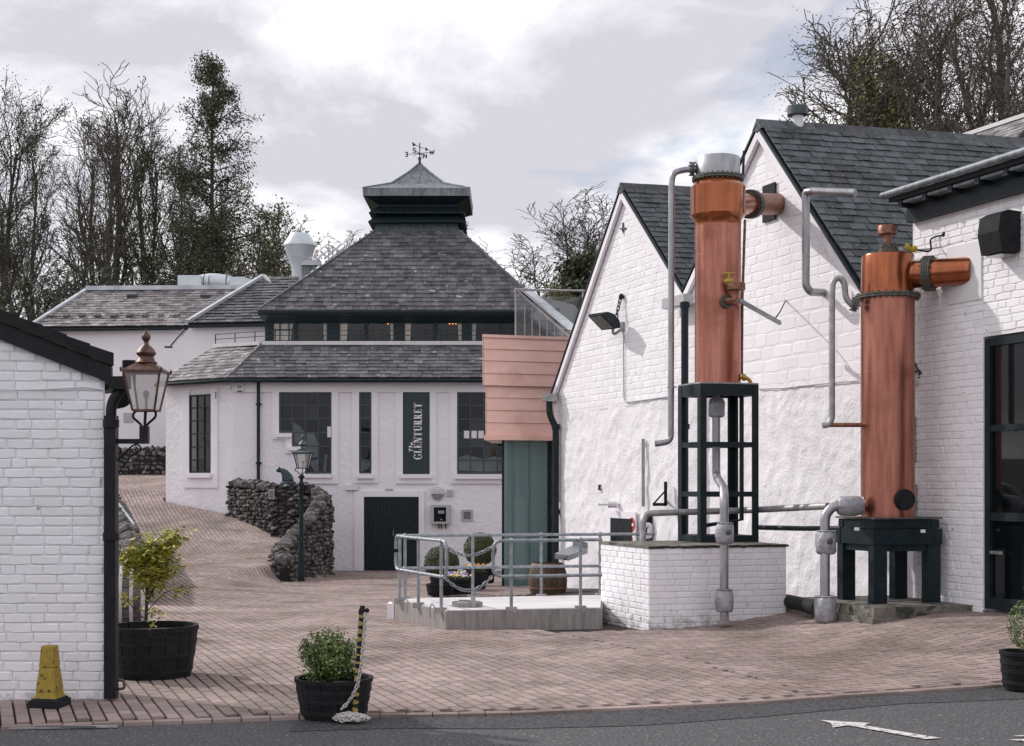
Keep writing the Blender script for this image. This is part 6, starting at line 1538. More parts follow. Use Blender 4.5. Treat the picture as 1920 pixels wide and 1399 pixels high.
# column two on its heavy stand
s0 = V((3.96, 15.62, 0)); sz = Z(1133, 16.1); sl_ = thing('stone_step', 'mossy two tier stone base under the black stand', 'stone base', (4.5, 16.2, .1))
for (e, za_, zb__) in ((.0, -.2, sz - .115), (-.05, sz - .115, sz)):
    b = MB(); q0 = s0 - RD * (e * -1) * 0 + RD * (.05 + e) + WD * (.05 + e)
    q0 = s0 + (RD + WD) * (0.0 if e == 0 else .045); b.prism([q0 + UP * za_, q0 + RD * 1.33 + UP * za_, q0 + RD * 1.33 + WD * 1.5 + UP * za_, q0 + WD * 1.5 + UP * za_], UP * (zb__ - za_ - .001)); b.build('slab', 'mossy_slab', sl_)
f2 = V((X(1639, 16.1), 16.1, 0)); S_W, S_D = .85, .74; zt2 = Z(972, 16.1)
st = thing('support_stand', 'heavy black steel table with four box legs under the shorter copper column', 'steel stand', f2 + UP * sz)
cr2 = [f2, f2 + RD * S_W, f2 + RD * S_W + WD * S_D, f2 + WD * S_D]
for i, p in enumerate(cr2):
    rx = -RD if i in (1, 2) else RD; wy = -WD if i in (2, 3) else WD
    b = MB(); b.obox(p + UP * (sz + .001), rx * .165, wy * .115, UP * (Z(1022, 16.1) - sz)); b.build('leg', 'dark_paint', st)
def slabring(g, za_, zb__, nm):
    for i in range(4):
        a, c = cr2[i], cr2[(i + 1) % 4]; d = (c - a).normalized(); ou = V((d.y, -d.x, 0)); b = MB(); b.obox(a - d * g + ou * (g + (.0 if i % 2 else .002)) + UP * za_, d * ((c - a).length + 2 * g), -ou * .10, UP * (zb__ - za_)); b.build(nm, 'dark_paint', st)
slabring(.012, Z(1022, 16.1) + .001, Z(993, 16.1), 'apron'); slabring(-.012, Z(992, 16.1), Z(975, 16.1), 'upper_beam'); slabring(-.03, Z(1035, 16.1), Z(1022, 16.1) - .001, 'lower_beam')
b = MB(); cen = (cr2[0] + cr2[2]) / 2; b.prism([p + (p - cen).normalized() * .02 + UP * (zt2 - .012) for p in cr2], UP * .02); b.build('top_plate', 'flange', st)
b = MB()
for (px, py) in ((1603, 995), (1727, 999)): q = P(px, py, 16.1 - .02); b.obox(q, FX * .05, (0, .02, 0), UP * .035)
b.build('label_plate', 'plastic_white', st)
c2 = cen + UP * (zt2 + .008); c2 = V((X(1664.5, c2.y), c2.y, c2.z)); k = F / c2.y
t = thing('copper_column', 'shorter stouter copper column on the heavy black table, with a stub cap on top', 'copper column', c2)
zz = lambda y: Z(y, c2.y) - c2.z; r2_ = 49.5 / k
b = MB(); b.lathe([(r2_, 0), (r2_, zz(560))], c2, 56); b.build('shell', 'copper_satin', t, True)
b = MB(); b.lathe([(r2_ * .985, zz(552)), (r2_ * .985, zz(482)), (r2_ * .96, zz(479.5)), (r2_ * .2, zz(478))], c2, 56); b.build('head', 'copper_bright', t, True)
b = MB(); flange(b, c2 + UP * zz(557), 60 / k, (0, 0, 1), 26); b.build('flange', 'flange', t)
for y in (700, 805):
    b = MB(); b.lathe([(r2_ + .001, zz(y) - .006), (r2_ + .0022, zz(y)), (r2_ + .0005, zz(y) + .006)], c2, 56); b.build('weld_seam', 'copper_satin', t, True)
b = MB(); sc2 = V((X(1664, c2.y), c2.y, 0)); b.tube([sc2 + UP * Z(478, c2.y), sc2 + UP * Z(438, c2.y)], 8 / k, 16); b.lathe([(17 / k, Z(440, c2.y)), (18 / k, Z(439, c2.y)), (18 / k, Z(425, c2.y)), (17 / k, Z(423.5, c2.y))], sc2, 24); b.build('stub_cap', 'copper_aged', t, True)
b = MB(); flange(b, sc2 + UP * Z(470, c2.y), 17 / k, (0, 0, 1), 8); flange(b, sc2 + UP * Z(462, c2.y), 17 / k, (0, 0, 1), 8); b.build('stub_flange', 'flange', t)
b = MB(); b.ball(P(1690, 469, c2.y), .06, .05, .045, 12, 7); b.build('valve_body', 'steel_dull', t, True)
b = MB(); b.ball(P(1702, 463, c2.y), .035, .035, .045, 10, 6); b.ball(P(1714, 467, c2.y), .045, .04, .04, 10, 6); b.tube([P(1695, 468, c2.y), P(1716, 467, c2.y)], .02, 8); b.build('valve', 'valve_yellow', t, True)
nA_ = P(1712, 516, c2.y - .1); nB_ = wp(-wu(1812) * -1, 0) if False else None
uw = wu(1819); nB_ = wp(uw, Z(507, wp(uw, 0).y), -.03); nA_.z = Z(515, nA_.y); dn = (nB_ - nA_).normalized(); tf = nA_ + dn * .16
b = MB(); b.tube([nA_ - dn * .2, tf + dn * .0], 25.5 / k, 28); b.build('neck', 'copper_bright', t, True)
b = MB(); b.tube([tf, nB_], 26 / k, 28); b.build('neck_end', 'copper_bright', t, True)
b = MB(); flange(b, tf, 33 / k, dn, 12); flange(b, tf + dn * .05, 33 / k, dn, 12); b.build('neck_flange', 'flange', t)
b = MB(); m_ = P(1697, 937, c2.y - r2_ - .02); b.tube([m_ + V((-.02, .25, 0)), m_ + V((.0, .0, 0))], 17 / k, 20); b.lathe([(19.5 / k, -.02), (19.5 / k, .01), (18.5 / k, .02)], m_, 26, axis=(.15, -1, 0)); b.build('manway_cover', 'black_paint', t, True)
uw = wu(1808); pc_ = wp(uw, Z(512, wp(uw, 0).y), .025)
b = MB(); b.obox(pc_ - WD * -.36 + UP * -.34 - WD * .72, WD * .60, UP * .66, NW * .03); b.build('wall_plate', 'plastic_white', ext)
# pipes round column two
D = c2.y - .1
t = pipe('steel_pipe', 'weathered swan neck steel pipe beside the shorter copper column', [P(1612, 570, D), P(1598, 572, D), P(1586, 560, D), P(1583, 530, D), P(1574, 519, D), P(1562, 527, D), P(1560, 550, D), P(1560, 786, D), P(1553, 797, D), P(1542, 798, D)], 5.8 / (F / D), 'steel_dull', rad=.10)
b = MB(); flange(b, P(1602, 571, D), .075, (1, 0, -.2), 6); b.build('flange', 'flange', t)
t = pipe('copper_pipe', 'thin copper pipe joining the shorter column low down', [P(1552, 797, D + .05), P(1620, 797, D + .05)], 4.2 / (F / D), 'copper_aged')
D = 16.35
t = thing('insulated_pipe', 'insulated steel pipe with quilted jackets beside the heavy black table', 'pipe', P(1548, 1180, D - .15))
pts = [P(1618, 948, c2.y), P(1582, 949, D), P(1560, 950, D), P(1547, 968, D), P(1547, 1180, D - .1)]
b = MB(); b.tube(bend(pts, .06), .055, 18); b.build('tube', 'steel', t, True)
jacket(P(1594, 949, D + .02), .115, .30, axis=(1, 0, .02), par=t); jacket(P(1549, 1017, D), .118, .28, par=t); jacket(P(1548, 1142, D - .08), .125, .31, par=t)
b = MB(); b.ball(P(1556, 1015, D - .12), .035, .02, .04, 10, 6); b.build('valve', 'flange', t, True)
b = MB(); b.lathe([(.085, 0), (.085, .03), (.06, .03), (.06, .12)], P(1548, 1181, D - .1), 16); b.build('foot', 'concrete', t)
pipe('steel_pipe', 'long horizontal steel pipe crossing behind the black frame', [P(1205, 1022, 18.3), P(1206, 974, 18.35), P(1213, 963, 18.4), P(1232, 962, 18.4), P(1400, 957, 18.6), P(1552, 949, 16.9)], .042, 'steel_dull', rad=.09)
pipe('dark_pipe', 'dark green pipe running level from the frame to the heavy table', [P(1418, 989, 18.5), P(1500, 991, 17.6), P(1578, 991, 16.75)], .032, 'dark_paint')
pipe('ground_pipe', 'thick lagged grey pipe lying on the ground beside the plinth', [P(1455, 1124, 18.5), P(1480, 1128, 17.6), P(1538, 1141, 16.4)], .085, 'black_rubber')
pipe('conduit', 'thin pale upright pipe against the harled gable wall', [wp(wu(1212), Z(950, wp(wu(1212), 0).y), .06), wp(wu(1212), Z(823, wp(wu(1212), 0).y), .06)], .028, 'steel_dull')
# ================================================================ SMALL THINGS ON WALLS
def onwall(px, py, off=0.0):
    u = wu(px); q = wp(u, 0, off); return wp(u, Z(py, q.y), off)
# floodlight on gable one
c = onwall(1168, 610, .05); t = thing('floodlight', 'dark floodlight hung on a chain on the white gable', 'floodlight', c)
hb = onwall(1165, 613, .16); hd = P(1121, 594, hb.y - .25)
ax = (hd - hb).normalized(); sd = ax.cross(UP).normalized(); un = sd.cross(ax)
b = MB(); prof = [(-.02, -.02), (.05, .09), (.20, .13), (.36, .10), (.47, .03), (.46, -.01), (.08, -.09)]
b.prism([hb + ax * u + un * v - sd * .17 for u, v in prof], sd * .34); b.build('housing', 'dark_paint', t)
b = MB(); b.obox(hb + ax * .12 - un * .085 - sd * .13, ax * .32 + un * .07, sd * .26, -un * .012); b.build('lens', 'glass_frost', t)
b = MB(); b.tube(bend([hb, hb - UP * .15, onwall(1168, 618, .03)], .08), .025, 8); b.obox(onwall(1166, 622, .01), -WD * .12, UP * .16, NW * .03); b.build('bracket', 'galvanised', t, True)
b = chain_mesh([onwall(1170, 556, .06), onwall(1168, 600, .14)], r=.022, ln=.10, step=.07); b.ball(onwall(1170, 556, .05), .05, n=8, m=5); b.build('chain', 'dark_paint', t, True)
t = thing('cable', 'thin grey cable dropping from the floodlight and running along the gable', 'cable', onwall(1173, 640, .02))
b = MB(); b.tube(bend([onwall(1172, 625, .03), onwall(1173, 753, .03), onwall(1182, 754, .03), onwall(1255, 744, .03)], .2), .012, 6); b.build('wire', 'plastic_grey', t)
t = thing('cable', 'long white cable run level across the wall between the two copper columns', 'cable', onwall(1500, 722, .02))
b = MB(); b.tube([onwall(1424, 729, .03), onwall(1470, 728, .03), onwall(1540, 720, .03), onwall(1612, 714, .03)], .010, 6); b.build('wire', 'plastic_grey', t)
# right hand speaker box, its cable, stay
c = onwall(1893, 445, .05); k = F / c.y; t = thing('flood_lamp', 'large black wedge shaped lamp housing high on the brick extension', 'lamp', c)
A_ = onwall(1870, 472, .26); cx_ = onwall(1893, 445, .0)
b = MB(); w_ = .34; pr_ = [(0.02, .24), (.20, .25), (.30, .20), (.33, .02), (.28, -.20), (.06, -.20), (.02, -.14)]
b.prism([cx_ + WD * .12 + NW * u + UP * v for u, v in pr_], -WD * w_); b.build('housing', 'black_rubber', t)
b = MB(); b.obox(cx_ + WD * .08 + NW * .06 - UP * .215, -WD * (w_ - .08), NW * .2, -UP * .012); b.build('lens', 'glass_frost', t)
b = MB()
for i in range(6): b.obox(cx_ + WD * .122 + NW * (.07 + i * .035) + UP * -.12, NW * .012, UP * .28, WD * .006)
b.build('fin', 'black_paint', t)
t = thing('cable', 'sagging grey cable running to the wedge shaped lamp', 'cable', onwall(1800, 455, .02))
b = MB(); b.tube(bend([onwall(1722, 468, .05), onwall(1765, 464, .03), onwall(1805, 452, .03), onwall(1830, 446, .03), onwall(1873, 444, .06)], .3), .010, 6); b.build('wire', 'plastic_grey', t)
t = thing('cable', 'black curved wire from the yellow valve to a wall fixing', 'cable', onwall(1770, 440, .02))
b = MB(); b.tube(bend([P(1716, 468, c2.y), P(1748, 474, c2.y - .1), onwall(1756, 446, .10), onwall(1774, 440, .02)], .12), .011, 6); b.ball(onwall(1774, 440, .02), .035, n=8, m=5); b.build('wire', 'black_rubber', t)
t = thing('tie_plate', 'pale upright metal strip on the brick corner beside the shorter column', 'strip', onwall(1719, 830, .03))
b = MB(); q = onwall(1722, 866, .04); b.obox(q, WD * .10, UP * (Z(780, q.y) - q.z), NW * .03); q = onwall(1724, 968, .04); b.obox(q, WD * .06, UP * (Z(908, q.y) - q.z), NW * .03); b.build('strip', 'steel_dull', t)
# sloping steel hood low on gable one
c = onwall(1075, 1040, 0); t = thing('steel_hood', 'grey sloping steel hood on the white wall behind the platform', 'hood', c)
b = MB(); D = 24.6; a0, a1, a2, a3 = P(1040, 1038, D), P(1066, 1042, D), P(1102, 1028, D + 1.2), P(1074, 1022, D + 1.2)
b.prism([a0, a1, a2, a3], -UP * .09); b.prism([a3, a2, a2 + UP * .1, a3 + UP * .1], V((0, .03, 0))); b.build('hood', 'galvanised', t)
t2_ = MB(); t2_.tube([P(1060, 1047, D), P(1060, 1050.5, D)], .02, 6); t2_.build('outlet', 'dark_paint', t)
# door items
t = thing('no_entry_sign', 'round red no entry sign on the wall beside the gable door', 'sign', onwall(1191, 985, .05))
c = onwall(1191.5, 984, .06); nS = NW; b = MB(); b.lathe([(.125, -.01), (.125, .01)], c, 24, axis=nS); b.build('disc', 'sign_red', t)
xS = V((-nS.y, nS.x, 0)); b = MB(); b.obox(c - xS * .085 - UP * .022 + nS * .012, xS * .17, UP * .044, nS * .004); b.build('bar', 'sign_white', t)
b = MB(); q = c - UP * .33; b.obox(q - xS * .12, xS * .24, UP * .15, nS * .01); pl_ = b.build('plate', 'sign_white', t)
b = MB(); b.obox(q - xS * .02 + UP * .03 + nS * .011, xS * .06, UP * .09, nS * .004); b.build('mark', 'sign_red', pl_)
t = thing('bulkhead_lamp', 'white drum lamp above the small gable door', 'lamp', onwall(1157, 946, .1))
b = MB(); q = onwall(1160, 946, .12); b.tube([q - V((.08, 0, 0)), q + V((.08, 0, 0))], .06, 14); b.tube([q - V((.25, 0, .0)), q - V((.08, 0, 0))], .02, 6); b.build('body', 'plastic_white', t, True)
t = thing('alarm_switch', 'small dark red box with a white bar on the harled wall', 'call point', onwall(1126, 914, .02))
b = MB(); q = onwall(1126.5, 914, .0); b.obox(q - V((.05, 0, .05)), (.10, 0, 0), (0, -.05, 0), (0, 0, .10)); b.build('box', 'brown_box', t); b = MB(); b.obox(q + V((-.005, -.052, -.03)), (.025, 0, 0), (0, -.004, 0), (0, 0, .06)); b.build('bar', 'sign_white', t)
t = thing('wall_bracket', 'triangular dark steel bracket on the harled wall beside the frame', 'bracket', onwall(1240, 925, .03))
b = MB(); D = onwall(1240, 930).y - .4; b.bar(P(1248, 903, D), P(1248, 948, D), .05, .04); b.bar(P(1224, 946, D), P(1250, 946, D), .04, .05); b.bar(P(1226, 944, D), P(1247, 921, D), .025, .025); b.tube([P(1248, 940, D), P(1248, 940, D + .5)], .02, 6); b.build('frame', 'dark_paint', t)
t = thing('hose_reel', 'white hose fitting mounted in a dark recess by the bent pipe', 'fitting', onwall(1215, 990, .05))
b = MB(); D = onwall(1216, 990).y - .15; b.prism([P(1211, 1014, D), P(1223, 1014, D), P(1223, 966, D), P(1211, 966, D)], (0, .1, 0)); b.build('backing', 'dark_paint', t)
b = MB(); b.tube(bend([P(1212, 985, D - .03), P(1219, 985, D - .03), P(1219, 1006, D - .03), P(1212, 1006, D - .03)], .05), .045, 10); b.build('fitting', 'plastic_white', t, True)
t = thing('pattress_plate', 'small iron cross tie plate high on the gable wall', 'tie plate', onwall(1170, 428, .02))
b = MB(); b.bar(onwall(1170, 418, .02), onwall(1170, 436, .02), .025, .025); b.bar(onwall(1165, 429, .02), onwall(1175, 428, .02), .025, .025); b.build('plate', 'lead_dark', t)
# ---- on the visitor building front
def box_on(name, label, cat, x0, x1, y0, y1, d, mat, part='body'):
    t = thing(name, label, cat, (XF((x0 + x1) / 2), DF - .02, ZF(y1))); b = MB(); b.obox((XF(x0), DF - .001, ZF(y1)), FX * (XF(x1) - XF(x0)), UP * (ZF(y0) - ZF(y1)), FN * d); b.build(part, mat, t); return t
t = box_on('emergency_light', 'white bar lamp on the wall left of the dark double door', 'lamp', 648, 672, 909.5, 919, .09, 'plastic_white')
t = thing('bulkhead_light', 'round white half hooded bulkhead light above the meter cabinet', 'lamp', (XF(820), DF - .02, ZF(937)))
c = V((XF(820.5), DF - .01, ZF(925.5))); k = F / DF
b = MB(); b.lathe([(12.2 / k, -.02), (12.2 / k, .06), (10.8 / k, .07)], c, 28, axis=(0, -1, 0)); b.build('rim', 'plastic_grey', t, True)
b = MB(); b.lathe([(10.6 / k, .06), (9 / k, .10), (4 / k, .125), (.01, .13)], c, 24, axis=(0, -1, 0)); b.build('lens', 'jacket', t, True)
b = MB(); ring_ = [(11.4 / k * math.cos(a), 11.4 / k * math.sin(a)) for a in [math.pi * i / 14 for i in range(15)]]; b.prism([c + V((x, -.05, z - .01)) for x, z in ring_], (0, -.11, 0)); b.build('hood', 'plastic_white', t)
b = MB()
for i in range(6): x = -8 / k + i * 3.2 / k; b.obox(c + V((x, -.165, .0)), (.012, 0, 0), (0, -.006, 0), (0, 0, .10))
b.build('rib', 'plastic_grey', t)
t = box_on('junction_box', 'small grey box to the right of the round bulkhead light', 'box', 838.5, 849, 918.5, 930, .07, 'plastic_grey')
t = box_on('meter_cabinet', 'grey framed meter cabinet with a dark glass door', 'cabinet', 808, 845, 947, 982, .16, 'steel_dull')
b = MB(); b.obox((XF(814), DF - .162, ZF(978)), FX * (XF(837) - XF(814)), UP * (ZF(951) - ZF(978)), FN * .006); dk = b.build('door', 'glass_dark', t)
b = MB(); b.obox((XF(822), DF - .169, ZF(963)), FX * .16, UP * .08, FN * .003); b.obox((XF(826), DF - .169, ZF(975)), FX * .05, UP * .03, FN * .003); b.build('gauge', 'steel_dull', dk)
for (x0, x1, y0, y1) in ((808, 814, 947, 982), (837, 845, 947, 982), (814, 837, 947, 951), (814, 837, 978, 982)):
    b = MB(); b.obox((XF(x0), DF - .161, ZF(y1)), FX * (XF(x1) - XF(x0)), UP * (ZF(y0) - ZF(y1)), FN * .02); b.build('frame', 'plastic_grey', t)
b = MB()
for x in (823, 828, 836): b.tube([V((XF(x), DF - .06, ZF(982))), V((XF(x), DF - .06, ZF(991)))], .018, 6)
b.build('cable_gland', 'dark_paint', t)
t = box_on('air_vent', 'square grey louvred air vent low on the white front wall', 'vent', 865, 887, 955.5, 977, .03, 'plastic_grey', 'frame')
b = MB(); b.obox((XF(869.5), DF - .032, ZF(973)), FX * (XF(882.5) - XF(869.5)), UP * (ZF(959.5) - ZF(973)), FN * .004); b.build('recess', 'lead_dark', t)
for i in range(6):
    b = MB(); y = 972 - i * 2.2; b.obox((XF(869.5), DF - .036, ZF(y)), FX * (XF(882.5) - XF(869.5)), V((0, -.012, .016)), V((0, -.002, .003))); b.build('slat', 'plastic_grey', t)
t = box_on('junction_box', 'small flat box above the dark double door', 'box', 722.5, 737, 916.5, 920.5, .05, 'plastic_grey')
# alarm on the corner, hanging sign bracket
p = LC + ANG * .08; t = thing('alarm_box', 'white hexagonal alarm box at the wall corner under the eaves', 'alarm', p + UP * ZF(735) + V((.1, -.1, 0)))
c = V((XF(451), DF - .06, ZF(727))); k = F / DF
hexp = [(-5, 8), (5, 8), (9.2, 0), (3.5, -8.5), (-3.5, -8.5), (-9.2, 0)]
b = MB(); b.prism([c + V((x / k, 0, z / k)) for x, z in hexp], (0, -.08, 0)); b.build('cover', 'plastic_white', t)
b = MB()
for z, w in ((2.6, 11), (-.6, 9)): b.obox(c + V((-w / 2 / k, -.082, (z - .8) / k)), (w / k, 0, 0), (0, -.004, 0), (0, 0, 1.7 / k))
b.build('print', 'lead_dark', t)
b = MB(); b.prism([c + V((x / k, -.081, z / k)) for x, z in ((-3.6, -8.4), (3.6, -8.4), (5.2, -6), (-5.2, -6))], (0, -.012, 0)); b.build('lamp', 'dark_paint', t)
ux_ = lambda px: LC + ANG * ap(px)
t = thing('small_box', 'little pale sensor box beside the hexagonal alarm box', 'box', ux_(430) + UP * ZF(730)); q = ux_(436); b = MB(); b.obox(q + AN * .0 + UP * Z(729, q.y), ANG * .26, UP * .10, AN * .09); b.build('body', 'plastic_white', t)
t = thing('sign_bracket', 'thin empty iron sign bracket beside the tall barred window', 'bracket', ux_(405) + UP * ZF(748)); q = ux_(405); z = Z(735, q.y)
b = MB(); e = AN * .30 + V((.22, 0, 0)); b.tube([q + UP * z, q + e + UP * (z - .02)], .011, 6); b.tube([q + e + UP * (z - .02), q + e + UP * (z - .20)], .011, 6); b.tube([q + UP * z, q + e + UP * (z - .20)], .009, 6); b.build('arm', 'dark_paint', t)

# ================================================================ STRIPED POST AND ITS CHAIN
D = 10.22; pb0 = V((X(664, D), D, -.015)); pt = P(679, 1147, D + .02); k = F / D
t = thing('barrier_post', 'leaning black and yellow striped post with a capped top beside the small tub', 'post', pb0)
d = (pt - pb0).normalized(); Lp = (pt - pb0).length
b = MB(); b.tube([pb0, pt], 5.6 / k, 18); b.build('tube', 'black_paint', t, True)
b = MB(); nst = 13; x = V((1, 0, 0)); x = (x - d * x.dot(d)).normalized(); y = d.cross(x); r = 5.75 / k
for i in range(nst):
    s = Lp * (.02 + .93 * (i + .2) / nst); hgt = Lp * .033 * (1.0 if i not in (7, 8, 9) else .45); vs = []
    nn_ = 14
    for j in range(nn_ + 1):
        a = math.pi * (.75 + 1.5 * j / nn_) + .3; f = j / nn_; tri = 1 - f if i % 2 == 0 else 1 - f * .9
        lo_, hi_ = s - hgt * tri, s + hgt * tri
        for q in (lo_, hi_): vs.append(pb0 + d * q + (x * math.cos(a) + y * math.sin(a)) * r)
    b.add(vs, [(2 * j, 2 * j + 2, 2 * j + 3, 2 * j + 1) for j in range(nn_)])
b.add(*(lambda N: ([pb0 + d * q + (x * math.cos(2 * math.pi * j / N) + y * math.sin(2 * math.pi * j / N)) * r for q in (Lp * .945, Lp * .995) for j in range(N)], [(j, (j + 1) % N, N + (j + 1) % N, N + j) for j in range(N)]))(18))
b.build('stripe', 'tape_yellow', t)
b = MB(); b.lathe([(6.6 / k, 0), (6.8 / k, .01), (6.8 / k, 9 / k), (6.2 / k, 10 / k), (4.8 / k, 10 / k), (4.8 / k, 16 / k), (4.4 / k, 16.5 / k)], pt - d * .02, 18, axis=d)
lug = pt + V((9 / k, 0, 2 / k)); b.lathe([(4.5 / k, -.012), (4.5 / k, .012)], lug, 14, axis=(0, 1, 0)); b.bar(pt + UP * .006, lug, .02, .024); b.build('cap', 'black_rubber', t)
ch = thing('chain', 'steel chain hanging from the striped post and heaped on the asphalt', 'chain', pb0 + V((0, -.05, 0)))
Y = D - .05; lc_ = lambda px, py, dd=0: P(px, py, Y + dd)
cp = [lc_(685, 1153), lc_(684, 1175), lc_(681, 1210), lc_(677, 1250), lc_(670, 1285), lc_(661, 1305), lc_(650, 1320), lc_(640, 1330, -.02)]
chain_mesh(cp, r=.0115, ln=.036, step=.026).build('hanging_length', 'chain_steel', ch, True)
cp = []
for i in range(60):
    a = i * 1.35 + RND.uniform(-.3, .3); f = RND.uniform(.35, 1); hx = .135 * f; cp.append(V((X(657, Y) + hx * math.cos(a) * 1.05, Y - .03 + .065 * f * math.sin(a), .004 + max(0, .042 * (1 - f)) + RND.uniform(0, .028))))
cp += [V((X(690, Y), Y - .02, .02)), V((X(697, Y), Y - .03, .01))]
chain_mesh(cp, r=.0115, ln=.036, step=.026, wob=2).build('heaped_length', 'chain_steel', ch, True)

# ================================================================ TREES
def tree_meshes(seed, H, kind):
    r = random.Random(seed); segs = [[], [], []]; leaves = []
    def rv(s): return V((r.gauss(0, s), r.gauss(0, s), r.gauss(0, s)))
    cfg = {
        'spread': dict(nch=[12, 15, 8, 5], ang=[.75, .75, .8, .8], lr=[.50, .46, .50, .5], wand=[.05, .10, .17, .25], up=[.02, .07, .05, .04], first=.30, n=[9, 7, 5, 3], lv=4),
        'tall': dict(nch=[16, 8, 7, 4], ang=[.55, .6, .7, .8], lr=[.36, .55, .55, .5], wand=[.05, .14, .18, .25], up=[.03, .13, .10, .06], first=.26, n=[10, 6, 5, 3], lv=4),
        'birch': dict(nch=[16, 8, 7, 5], ang=[.60, .65, .7, .6], lr=[.36, .50, .50, .75], wand=[.05, .14, .16, .16], up=[.02, .09, .0, -.22], first=.22, n=[10, 6, 5, 5], lv=4),
        'larch': dict(nch=[120, 13, 4], ang=[1.25, .9, .9], lr=[.22, .40, .5], wand=[.012, .10, .2], up=[.0, .03, -.06], first=.08, n=[16, 6, 3], lv=3),
        'thicket': dict(nch=[12, 8, 7], ang=[.9, .8, .8], lr=[.55, .55, .5], wand=[.08, .2, .25], up=[.0, .06, .03], first=.08, n=[7, 5, 3], lv=3),
    }[kind]
    def br(p, d, L, rad, lvl, t0=0):
        n = cfg['n'][lvl]; pts = [p]; rs = [rad]
        for i in range(n):
            d = (d + rv(cfg['wand'][lvl]) + UP * cfg['up'][lvl]).normalized(); p = p + d * (L / n); pts.append(p)
            f = (i + 1) / n; rs.append(max(rad * (1 - .78 * f), .008))
        segs[0 if lvl == 0 else 1 if lvl == 1 else 2].append((pts, rs, 7 if lvl == 0 else 5 if lvl == 1 else 3))
        if kind == 'larch' and lvl > 0: leaves.extend((q, d) for q in pts[1:])
        if lvl + 1 >= cfg['lv']:
            leaves.append((pts[-1], d)); leaves.append((pts[max(0, len(pts) - 2)], d)); return
        nc = cfg['nch'][lvl]; f0 = cfg['first'] if lvl == 0 else .18
        for i in range(nc):
            f = f0 + (1 - f0) * (i + r.random()) / nc; f = min(f, .985); x = f * n; k_ = min(int(x), n - 1); q = pts[k_] + (pts[k_ + 1] - pts[k_]) * (x - k_)
            td = (pts[k_ + 1] - pts[k_]).normalized(); a = r.uniform(0, 6.28); s = td.orthogonal().normalized(); s = Matrix.Rotation(a, 3, td) @ s
            an = cfg['ang'][lvl] * r.uniform(.65, 1.25)
            if kind in ('spread', 'tall', 'birch') and lvl == 0: an *= 1.15 - .6 * f
            nd = td * math.cos(an) + s * math.sin(an)
            l2 = L * cfg['lr'][lvl] * r.uniform(.65, 1.2) * (1 - .35 * f if kind != 'larch' else 1)
            if kind == 'larch' and lvl == 0: l2 = L * .205 * (1.03 - f) ** .55 * r.uniform(.5, 1.25); nd.z -= .12
            br(q, nd, l2, max(rs[k_] * r.uniform(.42, .62), .014), lvl + 1)
    br(V((0, 0, -1)), V((r.gauss(0, .03), r.gauss(0, .03), 1)).normalized(), H, H * (.0165 if kind != 'larch' else .010) if kind != 'thicket' else .09, 0)
    out_ = []
    for s_ in (segs[0] + segs[1], segs[2]):
        b = MB()
        for pts, rs, n in s_: b.tube(pts, [max(q, .012 if kind == 'birch' else .017) for q in rs] if n == 3 else rs, n, caps=False)
        out_.append(b)
    return out_[0], out_[1], leaves
def leaves_mesh(lv, per, spread, size, seed):
    r = random.Random(seed); b = MB()
    for p, d in lv:
        for i in range(per if per >= 1 else (1 if r.random() < per else 0)):
            c = p + V((r.gauss(0, spread), r.gauss(0, spread), r.gauss(0, spread))); n = V((r.gauss(0, 1), r.gauss(0, 1), r.gauss(0, 1))).normalized(); x = n.orthogonal().normalized(); y = n.cross(x); s = size * r.uniform(.6, 1.4)
            b.add([c - x * s, c + y * s * .6, c + x * s, c - y * s * .6], [(0, 1, 2, 3)])
    return b
PROTO = {}; PH_ = {}
def proto(key, seed, H, kind, bark, leafmat, per, spread, size):
    a, c, lv = tree_meshes(seed, H, kind)
    m = [a.mesh('trunk', bark, True), c.mesh('twigs', bark)]
    m.append(leaves_mesh(lv, per, spread, size, seed).mesh('crown', leafmat) if per else None)
    PROTO[key] = m; PH_[key] = sorted(v.z for v in c.v)[int(len(c.v) * .995)]
proto('ash', 3, 18, 'spread', 'bark', 'leaf_bud', .35, .10, .05)
proto('ash2', 7, 18, 'tall', 'bark', 'leaf_bud', .5, .12, .055)
proto('ivy', 12, 17, 'tall', 'bark_ivy', 'leaf_bud', .4, .12, .05)
proto('budding', 21, 18, 'tall', 'bark_dark', 'leaf_dark', 4, .22, .050)
proto('dense', 31, 14, 'spread', 'bark_dark', 'leaf_dark', 5, .26, .055)
proto('larch', 41, 20, 'larch', 'bark_dark', 'leaf_dark', 4, .15, .055)
proto('birch', 51, 19, 'birch', 'bark', 'leaf_brown', 3, .16, .036)
proto('birch2', 57, 19, 'tall', 'bark', 'leaf_brown', 3, .20, .038)
proto('yellowing', 61, 9, 'spread', 'bark', 'leaf_spring', 2, .20, .065)
proto('thicket', 71, 5, 'thicket', 'bark', 'leaf_yellow', 4, .16, .060)
proto('scrub', 77, 6, 'thicket', 'bark_dark', 'leaf_dark', 3, .22, .075)
proto('conifer', 83, 9, 'larch', 'bark_dark', 'leaf_dark', 2, .12, .07)
def tree(key, px, top, D, label, Hh, group, name='tree', base=None, rot=None, wide=1.0, cat='tree'):
    x = X(px, D); zb = ground(x, D) if base is None else base; zt = Z(top, D); s = (zt - zb) / PH_[key]
    t = thing(name, label, cat, (x, D, zb), group); rt = RND.uniform(0, 6.28) if rot is None else rot
    for nm, me in zip(('trunk', 'twigs', 'crown'), PROTO[key]):
        if me is None: continue
        o = link(nm, me, t, loc=(x, D, zb)); o.rotation_euler = (0, 0, rt); o.scale = (s * wide, s * wide, s)
G1, G2, G3 = 'bare trees behind the rear building', 'trees beyond the copper bay', 'birches behind the dark ridge'
tree('budding', -5, 150, 58, 'tall leafing tree cut off by the left edge of the picture', 18, G1, 'budding_tree')
